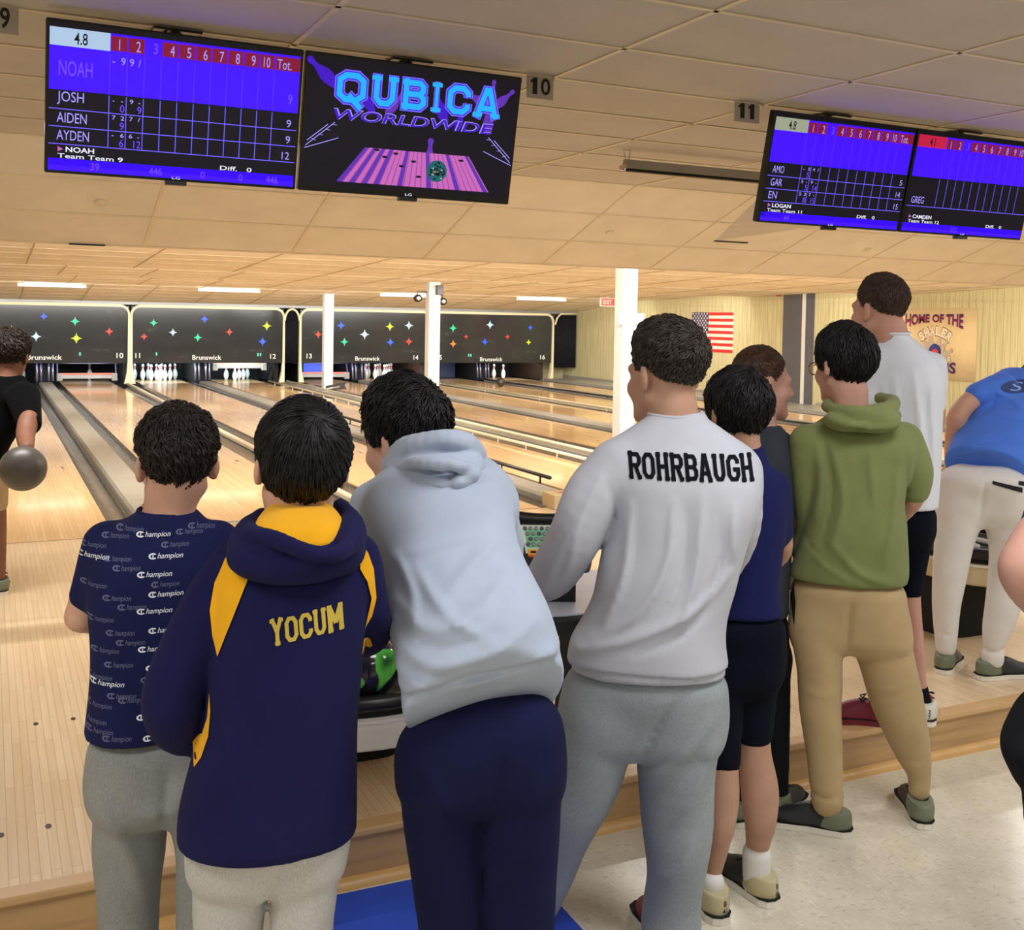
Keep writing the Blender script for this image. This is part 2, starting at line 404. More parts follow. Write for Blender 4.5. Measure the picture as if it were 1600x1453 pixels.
def decal(V2, F, o, ax, ay, n, bvh, name, mat, parent, base, lift=.0016, reach=.5):
    """Print artwork on a garment: every vertex is dropped along -n onto the garment's own surface."""
    o, ax, ay, n = [np.array(v, float) for v in (o, ax, ay, n)]
    P, ok = [], []
    for v in V2:
        q = o + ax * v[0] + ay * v[1] + n * reach
        hit, nor, idx, dist = bvh.ray_cast(Vector(q), Vector(-n), reach * 2)
        if hit is None: P.append(q); ok.append(False)
        else: P.append(np.array(hit) + n * lift); ok.append(True)
    F2 = [f for f in F if all(ok[i] for i in f)]
    if not F2: return None
    used = sorted({i for f in F2 for i in f}); mp = {i: k for k, i in enumerate(used)}
    return mesh_obj(name, [P[i] for i in used], [tuple(mp[i] for i in f) for f in F2], mat, parent, True, None, base)
def refine(V, F, step):
    """Subdivide a flat triangle mesh until no edge is longer than step."""
    bm = bmesh.new(); vs = [bm.verts.new((v[0], v[1], 0)) for v in V]
    for f in F:
        try: bm.faces.new([vs[i] for i in f])
        except ValueError: pass
    bmesh.ops.triangulate(bm, faces=bm.faces[:])
    for _ in range(5):
        es = [e for e in bm.edges if e.calc_length() > step]
        if not es: break
        bmesh.ops.subdivide_edges(bm, edges=es, cuts=1); bmesh.ops.triangulate(bm, faces=[f for f in bm.faces if len(f.verts) > 3])
    bm.verts.index_update(); V2 = np.array([v.co[:2] for v in bm.verts]); F2 = [tuple(v.index for v in f.verts) for f in bm.faces]; bm.free(); return V2, F2
# ---------------------------------------------------------------- the room
XW, XL, YB = 14.0, -2.6, -13.0
LC = {9: .26, 10: 1.96, 11: 3.55, 12: 5.25, 13: 7.25, 14: 8.95, 15: 10.55, 16: 12.25}
HW = .527
def zplane(x, y, z):
    d = at(x, y, 1.0) - CAM; t = (z - CAM[2]) / d[2]; return CAM + d * t
def yplane(x, y, Y):
    d = at(x, y, 1.0) - CAM; t = (Y - CAM[1]) / d[1]; return CAM + d * t
def xplane(x, y, X):
    d = at(x, y, 1.0) - CAM; t = (X - CAM[0]) / d[0]; return CAM + d * t

m = MB(); m.box((XL, YB, -.25), (XW, -4.80, -.17)); struct(m.obj('floor', MAT['vinyl']))
m = MB(); m.box((XL, -4.80, -.17), (XW, 0, 0)); struct(m.obj('floor_approach', MAT['approach']))
m = MB(); m.box((XL, 0.0, -.25), (XW, 20, -.12)); struct(m.obj('floor_lane_bed', MAT['matblack']))
m = MB(); m.box((XL, -4.83, -.17), (XW, -4.80, -.022)); struct(m.obj('trim_1', MAT['riser']))
m = MB(); m.box((XL, -4.845, -.022), (XW, -4.775, .002)); struct(m.obj('trim_2', MAT['lip'], bevel=.006))
m = MB()
q = [(0, 0), (-.028, 0), (-.026, .012), (-.019, .021), (-.009, .027), (0, .028)]
m.prism(q, (XL, -4.83, -.17), (0, 1, 0), (0, 0, 1), (XW - XL, 0, 0)); struct(m.obj('trim_3', MAT['quarter'], autosmooth=True))
# marker dots let into the approach
sh = Sheet((0, 0, .0006), (1, 0, 0), (0, 1, 0), (0, 0, 1))
for px, py in ((75.6, 1291), (1.7, 1305), (56, 1131), (114.5, 1123)):
    p = zplane(px, py, 0); sh.disc(p[0], p[1], .009, .017, MAT['black'], 0)
for X, Y in ((2.56, -4.3), (3.2, -4.3), (2.9, -2.1), (3.55, -2.1)): sh.disc(X, Y, .009, .017, MAT['black'], 0)
struct(sh.obj('trim_4'))

# walls
m = MB(); m.box((XW, YB, -.25), (XW + .1, 20, 2.9)); struct(m.obj('wall_right', MAT['panelling']))
m = MB(); m.box((XL - .1, YB, -.25), (XL, 20, 2.9)); struct(m.obj('wall_left', MAT['wall']))
m = MB(); m.box((XL, YB - .1, -.25), (XW, YB, 2.9)); struct(m.obj('wall_rear', MAT['wall']))
m = MB(); m.box((XL, 19.6, -.25), (XW, 19.7, 2.4)); struct(m.obj('wall_front', MAT['matblack']))
m = MB(); m.box((13.3, 18.2, -.12), (XW, 18.25, 2.0)); struct(m.obj('wall_front_corner', MAT['panelling']))
m = MB(); m.box((XW - .012, -4.7, 0), (XW, 8.1, .10)); m.box((XW - .012, 9.2, 0), (XW, 18.2, .10)); struct(m.obj('baseboard_right', MAT['cap']))
m = MB(); m.box((XW - .02, 3.4, 1.965), (XW, 8.1, 1.985)); m.box((XW - .02, 9.2, 1.925), (XW, 14.2, 1.945)); struct(m.obj('trim_5', MAT['panelling']))
# grey folding door in the right wall
m = MB(); m.box((XW - .03, 8.2, -.1), (XW, 9.08, 2.15))
o = struct(m.obj('door_1', MAT['darkgrey']))
m = MB(); m.box((XW - .05, 8.42, -.08), (XW - .02, 8.50, 2.16)); m.box((XW - .05, 8.16, -.08), (XW - .02, 9.12, -.02)); m.obj('door_frame', MAT['white'], o)

# ceilings: tiles with a dropped grid of bars, all pattern of one ceiling mesh
def ceil_plane(name, y0, z0, y1, z1, xs, ys, mt, mb, wx=.022):
    m = MB(); m.m = 0
    n = np.array((0, z1 - z0, -(y1 - y0))); L = np.linalg.norm(n); n = n / L        # downward normal
    m.add([(XL, y0, z0), (XW, y0, z0), (XW, y1, z1), (XL, y1, z1), (XL, y0, z0 + .04), (XW, y0, z0 + .04), (XW, y1, z1 + .04), (XL, y1, z1 + .04)],
          [(0, 3, 2, 1)[::-1], (4, 5, 6, 7), (0, 1, 5, 4), (1, 2, 6, 5), (2, 3, 7, 6), (3, 0, 4, 7)])
    m.m = 1
    d = np.array((0, y1 - y0, z1 - z0)); d = d / np.linalg.norm(d)
    def bar(a, b, side, w):
        a, b, side = map(np.array, (a, b, side)); s = side * w / 2; k = n * .006
        m.add([a - s, a + s, b + s, b - s, a - s + k, a + s + k, b + s + k, b - s + k], [(0, 1, 2, 3), (7, 6, 5, 4), (0, 4, 5, 1), (1, 5, 6, 2), (2, 6, 7, 3), (3, 7, 4, 0)])
    for X in xs: bar((X, y0, z0), (X, y1, z1), (1, 0, 0), wx)
    for t in ys:
        p = np.array((0, y0, z0)) + d * t; bar((XL, p[1], p[2]), (XW, p[1], p[2]), tuple(d), wx)
    return struct(m.obj(name, [mt, mb]))
gx = [1.11 + 1.18 * k for k in range(-3, 11)]
ceil_plane('ceiling', YB, 2.63, -.44, 2.63, gx, [12.56 - .615 * k for k in range(20)], MAT['tile'], MAT['tbar'])
ceil_plane('ceiling_soffit', -.44, 2.63, 1.20, 2.06, gx, [.002, .579, 1.158, 1.724], MAT['tile_soffit'], MAT['tbar'])
SECT = [(1.25, 2.27, 6.0, 2.085), (6.0, 2.22, 10.0, 2.105), (10.0, 2.215, 13.5, 2.08), (13.5, 2.165, 17.45, 1.80)]
for k, (y0, z0, y1, z1) in enumerate(SECT):
    off = (.4, .95, .15, .62)[k]
    ceil_plane('ceiling_lane_bay', y0, z0, y1, z1, [off + 1.18 * j for j in range(-2, 12)], [.30 + .6 * j for j in range(int((y1 - y0) / .6))], MAT['tile_far'], MAT['tbar_far'], .014)
m = MB()
m.box((XL, 1.20, 2.06), (XW, 1.25, 2.6))
for y0, z0, z1 in ((6.0, 2.085, 2.3), (10.0, 2.105, 2.3), (13.5, 2.08, 2.3)): m.box((XL, y0 - .02, z0), (XW, y0 + .0, z1))
struct(m.obj('trim_6', MAT['tile_far']))
m = MB(); m.box((XL, 17.47, 1.735), (XW, 17.5, 1.84)); struct(m.obj('trim_7', MAT['grey']))

# round steel columns on the divider between lane pairs
for Y, top in ((15.0, 2.10), (8.85, 2.16), (2.80, 2.22)):
    m = MB(); m.box((6.45, Y - .09, 0), (6.65, Y + .09, top)); struct(m.obj('column', MAT['column'], bevel=.012))

# ---------------------------------------------------------------- lanes
def gutter_mb(x0, x1):
    m = MB(); n = 10; y0, y1 = 0.0, 18.95; c = (x0 + x1) / 2; r = (x1 - x0) / 2
    P = [(c - r * math.cos(math.pi * k / n), -.012 - .062 * math.sin(math.pi * k / n)) for k in range(n + 1)]
    P += [(x1, -.11), (x0, -.11)]
    return m.prism(P, (0, y0, 0), (1, 0, 0), (0, 0, 1), (0, y1 - y0, 0))
LNAME = {9: 'maple bowling lane at the far left, behind the person swinging a ball', 10: 'maple lane ending at the lowered sweep with one pin behind it', 11: 'maple lane ending at the full brightly lit rack of pins below number 11',
         12: 'maple lane below number 12, with the lifted sweep over its pins', 13: 'maple lane below number 13, just right of the slim white columns', 14: 'maple lane ending at the dim full rack of pins in the middle of the picture',
         15: 'maple lane on which a dark ball is rolling away', 16: 'maple lane beside the panelled right wall, ending at three pins'}
EDGE = {}
order = [9, 10, 11, 12, 13, 14, 15, 16]
for k, n in enumerate(order):
    c = LC[n]
    t = empty('bowling_lane', (c, 0, 0), LNAME[n], 'bowling lane', 'bowling lanes side by side')
    m = MB(); m.box((c - HW, 0.0, -.11), (c + HW, 18.95, 0.0)); o = m.obj('lane_bed', MAT['lane'], t, base=(c, 0, 0))
    lw = .235 if n in (9, 11, 13, 15) else .19; rw = .19 if n in (9, 11, 13, 15) else .235
    if n == 12: rw = .36
    gutter_mb(c - HW - lw, c - HW - .002).obj('gutter', MAT['gutter'], t, base=(c, 0, 0), autosmooth=True)
    gutter_mb(c + HW + .002, c + HW + rw).obj('gutter', MAT['gutter'], t, base=(c, 0, 0), autosmooth=True)
    EDGE[n] = (c - HW - lw, c + HW + rw)
    for q in range(-3, 4):
        x, y = q * .135, 4.7 - abs(q) * .32
        sh = Sheet((c, 0, .0006), (1, 0, 0), (0, 1, 0), (0, 0, 1)); sh.poly([(x - .016, y - .06), (x + .016, y - .06), (x, y + .09)], MAT['darkbrown'], 0); sh.obj('aiming_arrow', t, (c, 0, 0))
    m = MB(); m.box((c - HW, -.006, -.02), (c + HW, .003, .001)); m.obj('foul_line', MAT['darkbrown'], t, base=(c, 0, 0))
# grey cappings over the ball track inside each pair, slim pale dividers between pairs
def capping(a, b, label, kind):
    x0, x1 = EDGE[a][1], EDGE[b][0]
    m = MB()
    if kind == 'cap':
        P = [(x0, -.11), (x0, .03), (x0 + .02, .052), (x1 - .02, .052), (x1, .03), (x1, -.11)]
        m.prism(P, (0, .12, 0), (1, 0, 0), (0, 0, 1), (0, 17.2, 0)); nm, mt = 'ball_track_capping', MAT['cap']
    else:
        P = [(x0, -.11), (x0, .02), (x0 + .012, .032), (x1 - .012, .032), (x1, .02), (x1, -.11)]
        m.prism(P, (0, .02, 0), (1, 0, 0), (0, 0, 1), (0, 17.4, 0)); nm, mt = 'lane_divider', MAT['capwhite']
    o = m.obj(nm, mt, None, base=((x0 + x1) / 2, 0, 0)); tag(o, label, 'lane capping' if kind == 'cap' else 'lane divider')
capping(9, 10, 'wide grey capping with shiny gutter beside it, left of the lane marked 10', 'cap')
capping(11, 12, 'grey capping running from the small carton to the pins of lane 12', 'cap')
capping(13, 14, 'grey capping behind the white column, left of the dim full rack', 'cap')
capping(15, 16, 'grey capping leading to the three standing pins near the right wall', 'cap')
capping(10, 11, 'slim pale divider below the post between numbers 10 and 11', 'div')
capping(14, 15, 'slim pale divider in front of the dark bay below number 15', 'div')
x0, x1 = EDGE[12][1], EDGE[13][0]
m = MB(); m.box((x0, .02, -.11), (x1, 17.4, .012)); tag(m.obj('lane_divider', MAT['cap'], None, base=((x0 + x1) / 2, 0, 0)), 'broad grey strip from which the white columns rise', 'lane divider')
m = MB(); m.box((EDGE[16][1], .02, -.11), (XW - .02, 17.4, .05)); tag(m.obj('lane_divider', MAT['cap'], None, base=(13.5, 0, 0)), 'grey ledge along the foot of the panelled right wall', 'lane divider')
# bumper rails
def rail(x, y0, y1, z, r, mat, label, step, mp):
    t = empty('bumper_rail', (x, y0, 0), label, 'bumper rail', 'bumper rails beside the lanes')
    MB().tube([(x, y0, z), (x, y1, z)], r, 10).obj('rail_tube', mat, t, True, (x, y0, 0))
    y = y0 + .2
    while y < y1:
        MB().tube([(x, y, z), (x, y, .012 if r < .0175 or x > 6.1 and x < 6.4 else -.02)], .010, 8).obj('post', mp, t, True, (x, y0, 0)); y += step
rail(5.80, 1.2, 17.2, .052, .018, MAT['rail'], 'cream bumper rail on short posts, nearer of the two by the columns', .8, MAT['rail'])
rail(6.22, 1.2, 17.2, .050, .018, MAT['rail'], 'cream bumper rail at the foot of the white columns', 2.2, MAT['rail'])
rail(4.62, .9, 8.5, .10, .018, MAT['railblack'], 'black bumper rail with hanging brackets beside the small carton', .85, MAT['black'])
rail(EDGE[14][1] - .03, .5, 17.2, .05, .018, MAT['rail'], 'cream bumper rail along the lane with the rolling dark ball', 2.6, MAT['rail'])
rail(EDGE[15][1] - .04, .5, 17.2, .05, .016, MAT['railblack'], 'dark bumper rail in front of the lane by the right wall', 2.6, MAT['railblack'])
# small carton standing on the near end of the capping
bx, by = 4.30, -.02
t = empty('carton', (bx, by, 0), 'small beige carton with a round hole, at the near end of the grey capping', 'carton')
MB().box((bx - .17, by - .1, 0.001), (bx + .17, by + .12, .12)).obj('box_body', MAT['beige'], t, base=(bx, by, 0), bevel=.006)
sh = Sheet((bx - .17, by - .1, 0), (1, 0, 0), (0, 0, 1), (0, -1, 0)); sh.disc(.10, .055, .022, .026, MAT['matblack'], .001); sh.rect(.2, .01, .34, .09, MAT['darkbrown'], .001); sh.obj('hole', t, (bx, by, 0))
sh = Sheet((bx - .17, by - .1, .12), (1, 0, 0), (0, 1, 0), (0, 0, 1))
for a in range(7): sh.line((.15, .11), (.15 + .09 * math.cos(a * .9), .11 + .07 * math.sin(a * .9)), .012, MAT['red'], .001 + a * 1e-4)
sh.obj('printed_mark', t, (bx, by, 0))
# ---------------------------------------------------------------- masking units at the far end
YM = 17.40
CL = {'b': emit('star_blue', (30, 90, 255), 1.3), 'g': emit('star_green', (20, 225, 150), 1.1), 'w': emit('star_white', (190, 240, 255), 1.2), 'y': emit('star_yellow', (215, 235, 20), 1.1),
      'r': emit('star_red', (255, 60, 35), 1.0), 'o': emit('star_orange', (255, 140, 30), 1.0)}
MT_TXT = emit('mask_lettering', (250, 246, 225), .85)
MT_LED = emit('mask_indicator', (90, 240, 190), .9)
def _mask():
    t = NT('mask_panel_smoky'); c = lin((46, 47, 48)); g = t.noise(t.coord((.7, 1, 2.2)), 1.6, 4, .6)
    t.color(t.ramp(g, [(.35, tuple(v * .75 for v in c)), (.62, c), (.8, lin((92, 93, 92)))])); t.set(Roughness=.12); t.b.inputs['Specular IOR Level'].default_value = .5; return t.mat
MAT['mask'] = _mask()
def mask_unit(x0, x1, label, stars, words, leds):
    t = empty('masking_unit', ((x0 + x1) / 2, YM, 0), label, 'masking unit', 'masking units above the pins'); B = ((x0 + x1) / 2, YM, 0)
    MB().box((x0 + .03, YM, .455), (x1 - .03, YM + .05, 1.70)).obj('panel', MAT['mask'], t, base=B)
    # cream surround: post, rounded corner, top bar, corner, post
    out, inn = [], []
    def p(ox, oz, ix, iz): out.append((ox, oz)); inn.append((ix, iz))
    p(x0 + .002, .002, x0 + .12, .002); p(x0 + .002, .10, x0 + .095, .10); p(x0 + .002, .25, x0 + .066, .25); p(x0 + .002, .5, x0 + .05, .5); p(x0 + .002, 1.5, x0 + .046, 1.50)
    for k in range(7):
        a = math.pi / 2 * k / 6; r = .17
        ox, oz = x0 + .232 - .23 * math.cos(a), 1.51 + .23 * math.sin(a)
        p(ox, oz, x0 + .046 + r - r * math.cos(a), 1.51 + r * math.sin(a))
    L = len(out)
    for k in range(L - 1, -1, -1): p(x0 + x1 - out[k][0], out[k][1], x0 + x1 - inn[k][0], inn[k][1])
    m = MB(); n = len(out)
    V = [(a, YM - .05, b) for a, b in out] + [(a, YM - .05, b) for a, b in inn] + [(a, YM + .06, b) for a, b in out] + [(a, YM + .06, b) for a, b in inn]
    F = []
    for i in range(n - 1):
        F += [(i, i + 1, n + i + 1, n + i), (2 * n + i, 3 * n + i, 3 * n + i + 1, 2 * n + i + 1), (i, 2 * n + i, 2 * n + i + 1, i + 1), (n + i, n + i + 1, 3 * n + i + 1, 3 * n + i)]
    m.add(V, F).obj('surround', MAT['cream'], t, base=B)
    for px, py, c, s in stars:
        P = yplane(px, py, YM - .004); m = MB(); R = .105 * s; r = .026 * s
        pts = []
        for k in range(8):
            a = math.pi / 4 * k + math.pi / 2; q = (R if k % 2 == 0 else r * 1.25)
            pts.append((q * math.cos(a), q * math.sin(a)))
        m.prism(pts, P, (1, 0, 0), (0, 0, 1), (0, .003, 0)); m.lathe([(1e-3, -.003), (.05 * s, -.002), (.05 * s, 0)], (0, 0, 0), 12)
        nn = len(m.V) - 36
        for k in range(nn, len(m.V)): x, y, z = m.V[k]; m.V[k] = (P[0] + x, P[1] + z, P[2] + y)
        m.obj('star', CL[c], t, base=B)
    for txt, px0, px1, py, hh in words:
        sh = Sheet((0, YM - .002, 0), (1, 0, 0), (0, 0, 1), (0, -1, 0)); a = yplane(px0, py, YM); b = yplane(px1, py, YM); sh.text(txt, a[0], a[2], b[0] - a[0], hh, MT_TXT, .001, .012); sh.obj('lane_number' if txt.isdigit() else 'maker_name', t, B)
    for px, py, two in leds:
        a = yplane(px, py, YM)
        for dx in ((-.03, .03) if two else (0,)):
            sh = Sheet((0, YM - .002, 0), (1, 0, 0), (0, 0, 1), (0, -1, 0)); sh.rect(a[0] + dx - .016, a[2] - .035, a[0] + dx + .016, a[2] + .035, MT_LED, .001); sh.obj('indicator_light', t, B)
c4 = lambda L: [(x / 3.478, 400 + y / 3.478, c, s) for x, y, c, s in L]
c5 = lambda L: [(400 + x / 2.857, 400 + y / 2.857, c, s) for x, y, c, s in L]
XD = [yplane(203.2, 520, YM)[0], yplane(444.6, 520, YM)[0], yplane(467.2, 520, YM)[0], yplane(675, 520, YM)[0], yplane(864.5, 520, YM)[0], yplane(901, 520, YM)[0]]
mask_unit(-.46, XD[0], 'dark masking unit with coloured stars and the number 10, at the left edge', c4([(238, 328, 'b', .8), (408, 355, 'g', .95), (196, 437, 'w', 1), (415, 447, 'y', 1.1), (594, 410, 'r', .85), (63, 405, 'y', 1.05)]),
          [('Brunswick', 42, 97, 562, .105), ('10', 182, 195, 559.5, .115), ('9', 3, 9, 556, .115)], [(125, 553, 0)])
mask_unit(XD[0], XD[1], 'dark masking unit with coloured stars and the numbers 11 and 12', c4([(835, 363, 'g', .85), (940, 415, 'w', .85), (783, 438, 'r', .75), (1075, 443, 'g', .9), (1112, 343, 'b', .9), (1247, 413, 'r', .8), (1450, 380, 'y', 1.05), (1427, 465, 'b', 1)]),
          [('Brunswick', 300.5, 346, 562, .105), ('11', 211.5, 223, 559.5, .115), ('12', 422, 433, 560.5, .115)], [(244.5, 553, 0), (405, 554, 1)])
mask_unit(XD[2], XD[3], 'dark masking unit with coloured stars and the number 13, behind the slim column', c5([(278, 350, 'r', .9), (380, 310, 'b', 1), (395, 383, 'g', .95), (485, 350, 'w', 1.15), (598, 315, 'y', 1.05), (600, 385, 'b', 1), (683, 310, 'w', 1.05), (683, 382, 'r', .95)]),
          [('Brunswick', 555, 593.5, 563.5, .105), ('13', 479, 489, 560, .115), ('14', 646, 655, 562, .115)], [])
mask_unit(XD[3], XD[4], 'dark masking unit with small coloured stars and the number 16, nearest the right wall', c5([(880, 322, 'g', 1), (880, 392, 'o', .95), (938, 360, 'r', .6), (1045, 307, 'w', 1.05), (1022, 383, 'b', .95), (1123, 360, 'r', .7), (1225, 320, 'b', .75), (1217, 385, 'y', .75)]),
          [('Brunswick', 750, 785, 564.5, .105), ('15', 683, 692, 562, .115), ('16', 844, 853, 561.5, .115)], [(734, 555, 1)])
# black curtains in the gaps
def curtain(x0, x1, z0, z1, label):
    m = MB(); n = 36; V, F = [], []
    for k in range(n + 1):
        x = x0 + (x1 - x0) * k / n; y = YM + .03 + .018 * math.sin(k * 1.75)
        V += [(x, y, z0), (x, y, z1), (x, y + .01, z0), (x, y + .01, z1)]
    for k in range(n):
        a = 4 * k; b = a + 4; F += [(a, b, b + 1, a + 1), (a + 2, a + 3, b + 3, b + 2), (a, a + 2, b + 2, b), (a + 1, b + 1, b + 3, a + 3)]
    tag(m.add(V, F).obj('curtain', MAT['drape'], None, True, ((x0 + x1) / 2, YM, z0)), label, 'curtain')
MAT['drape'] = cloth('black_drape', (34, 34, 38), .2, 300)
curtain(XD[1] + .02, XD[2] - .02, .45, 1.66, 'black curtain in the narrow arch between numbers 12 and 13')
curtain(XD[4] + .05, min(13.97, XD[5]), .33, 1.70, 'black curtain in the corner beside the panelled right wall')
# arch over the narrow gap and over the corner gap
for x0, x1, lab in ((XD[1] - .012, XD[2] + .012, 'cream arch over the narrow curtained gap'), (XD[4] + .04, 13.98, 'cream rail over the corner curtain')):
    m = MB(); n = 14; cx_ = (x0 + x1) / 2; r = (x1 - x0) / 2
    if x1 < 10: pts = [(cx_ - (r - .01) * math.cos(math.pi * k / n), YM - .02, 1.44 + .27 * math.sin(math.pi * k / n)) for k in range(n + 1)]
    else: pts = [(x0, YM - .02, 1.45), (x0 + .05, YM - .02, 1.62), (x0 + .16, YM - .02, 1.735), (x1, YM - .02, 1.75)]
    tag(m.tube(pts, .026, 8).obj('arch_rail', MAT['cream'], None, True, (cx_, YM, 0)), lab, 'arch')
# pinsetter bays: side walls, sweep bars, pin decks
for a, b, lab in ((9, 10, 'chrome slatted bay wall left of the lowered sweep of lane 10'), (11, 12, 'chrome slatted bay wall between the two brightly lit racks'), (13, 14, 'chrome slatted bay wall left of the dim full rack'), (15, 16, 'chrome slatted bay wall left of the three standing pins')):
    xc = (LC[a] + LC[b]) / 2
    t = empty('bay_wall', (xc, 18, 0), lab, 'bay wall', 'bay walls between paired lanes')
    MB().box((xc - .16, 17.75, .0), (xc + .16, 19.5, .7)).obj('side_panel', MAT['matblack'], t, base=(xc, 18, 0))
    for dx in (-.155, -.075, .075, .155):
        MB().tube([(xc + dx, 17.66, .05), (xc + dx, 17.70, .3), (xc + dx, 17.74, .48)], .022, 8).obj('slat', MAT['slat'] if 'slat' in MAT else MAT.setdefault('slat', plain('slat_metal', (150, 146, 170), .25, .6)), t, True, (xc, 18, 0))
for xc, lab in ((2.755, 'black bay wall behind the cream post between numbers 10 and 11'), (6.1, 'black bay wall right of the lifted sweep'), (6.7, 'black bay wall left of the lowered sweep of lane 13'), (9.75, 'black bay wall right of the dim full rack, behind the middle column'), (13.1, 'brown bay wall at the right of the three standing pins')):
    tag(MB().box((xc - .05, 17.75, 0), (xc + .05, 19.5, .7)).obj('bay_wall', MAT['darkbrown'] if xc > 9 else MAT['matblack'], None, base=(xc, 18, 0)), lab, 'bay wall', 'bay walls at the pair ends')
def sweep(n, z, label):
    c = LC[n]; B = (c, 17.75, z)
    t = empty('sweep_bar', B, label, 'sweep bar', 'pin sweep bars')
    MB().box((c - .56, 17.70, z), (c + .56, 17.76, z + .085)).obj('bar', MAT['grey'], t, base=B, bevel=.01)
    MB().tube([(c - .70, 17.9, .43), (c + .75, 17.9, .43)], .015, 8).obj('cross_shaft', MAT['darkgrey'], t, True, B)
    MB().box((c - .55, 17.70, z + .087), (c + .55, 17.75, z + .122)).obj('stripe', MAT['sweepred'], t, base=B)
    for s in (-1, 1):
        m = MB(); m.box((c + s * .56 - .06, 17.68, z - .05), (c + s * .56 + .06, 17.80, z + .12)); m.obj('end_block', MAT['cap'], t, base=B, bevel=.02)
        MB().tube([(c + s * .60, 17.78, z + .06), (c + s * .60, 17.9, .43)], .018, 8).obj('swing_arm', MAT['darkgrey'], t, True, B)
MAT['sweepred'] = plain('sweep_stripe', (235, 120, 95), .4)
sweep(10, .10, 'grey sweep bar with a red stripe, lowered in front of a single pin')
sweep(12, .315, 'grey sweep bar with a red stripe, lifted over the pins below number 12')
sweep(13, .10, 'grey sweep bar with a red stripe, lowered beside the slim white column')
# rounded pale pin deck hanging in the bay of lane 10, blue shield in the bay of lane 13
t = MB().tube([(LC[10] - .70, 18.45, .54), (LC[10] + .75, 18.45, .54)], .02, 8).lathe([(.05, -.06), (.28, -.05), (.42, -.025), (.47, 0), (.46, .02), (.05, .03)], (LC[10], 18.45, .50), 28)
tag(t.obj('pin_deck', plain('pin_deck_white', (200, 215, 240), .3), None, True, (LC[10], 18.45, .5)), 'pale rounded pin deck glowing blue above the lowered sweep of lane 10', 'pin deck')
tag(MB().box((LC[13] - .5, 18.3, .12), (LC[13] + .1, 18.33, .5)).obj('pit_shield', plain('shield_blue', (70, 100, 220), .3), None, base=(LC[13], 18.3, .12)), 'blue shield panel in the bay below number 13', 'shield')
tag(MB().box((LC[15] - .5, 18.6, .02), (LC[15] + .45, 18.63, .5)).obj('pit_shield', plain('shield_dusk', (40, 52, 84), .3), None, base=(LC[15], 18.6, .02)), 'dark blue shield panel in the bay below number 15', 'shield')
# pins
PROF = [(.0258, 0), (.0295, .006), (.034, .02), (.0455, .055), (.0575, .085), (.0605, .115), (.0585, .145), (.050, .185), (.037, .22), (.0265, .245), (.0235, .262), (.0250, .285), (.0300, .31), (.0323, .338), (.0290, .362), (.018, .376), (.004, .381)]
pin_me = None
def put_pin(n, k, label, group):
    global pin_me
    dx = {1: 0, 2: -.1524, 3: .1524, 4: -.3048, 5: 0, 6: .3048, 7: -.4572, 8: -.1524, 9: .1524, 10: .4572}[k]; dy = {1: 0, 2: .264, 3: .264, 4: .528, 5: .528, 6: .528}.get(k, .792)
    loc = (LC[n] + dx, 18.29 + dy, 0)
    if pin_me is None:
        m = MB(); m.lathe(PROF, (0, 0, 0), 18, [0] * 9 + [1, 0, 1] + [0] * 4); o = m.obj('bowling_pin', [MAT['pin'], MAT['pinred']], None, True); pin_me = o
    else: o = pin_me.copy(); COL.objects.link(o)
    o.location = loc; tag(o, label, 'bowling pin', group)
for n, ks, lab, g in ((11, range(1, 11), 'white bowling pin in the brightly lit full rack below number 11', 'pins below number 11'), (12, (1, 2, 3, 6, 10), 'white bowling pin half hidden by the lifted sweep', 'pins below number 12'),
                      (14, range(1, 11), 'white bowling pin in the dimmer full rack left of the middle column', 'pins left of the middle column'), (16, (1, 2, 4), 'white bowling pin in the row of three near the right wall', 'three pins near the right wall')):
    for k in ks: put_pin(n, k, lab, g)
put_pin(10, 9, 'lone white bowling pin behind the lowered sweep of lane 10', None)
put_pin(9, 10, 'white bowling pin peeping out beside the neck of the person with the ball', None)
# lamps inside the bays, above the pin decks
for n, e, c in ((9, 10, (.6, .75, 1)), (10, 16, (.55, .7, 1)), (11, 34, (.72, .9, 1)), (12, 30, (.72, .9, 1)), (13, 12, (.5, .55, 1)), (14, 13, (1, .98, 1)), (15, 4, (.6, .7, 1)), (16, 13, (1, .98, 1))):
    area('pin_deck_lamp', (LC[n], 17.62, .62), (LC[n], 18.6, .1), .9, .06, e, c)
# ---------------------------------------------------------------- things on the ceiling and the walls
SCR = {'blue': emit('screen_blue', (44, 0, 255), 2.1), 'black': emit('screen_black', (6, 2, 28), .6), 'white': emit('screen_white', (235, 235, 255), 1.0), 'pale': emit('screen_pale', (178, 205, 235), .9),
       'maroon': emit('screen_maroon', (140, 14, 60), .8), 'line': emit('screen_line', (110, 96, 255), 1.1), 'faint': emit('screen_faint', (110, 70, 255), 1.1), 'lav': emit('screen_lavender', (165, 155, 255), 1.0),
       'cyan': emit('screen_cyan', (30, 160, 255), 1.2), 'violet': emit('screen_violet', (66, 10, 200), .9), 'purple': emit('screen_purple', (104, 50, 190), .8), 'pink': emit('screen_pink', (205, 105, 190), .9), 'pink2': emit('screen_plum', (150, 75, 165), .9),
       'teal': emit('screen_teal', (20, 110, 120), .7), 'khaki': emit('screen_khaki', (168, 176, 150), .8), 'redbar': emit('screen_red', (200, 24, 70), .9)}
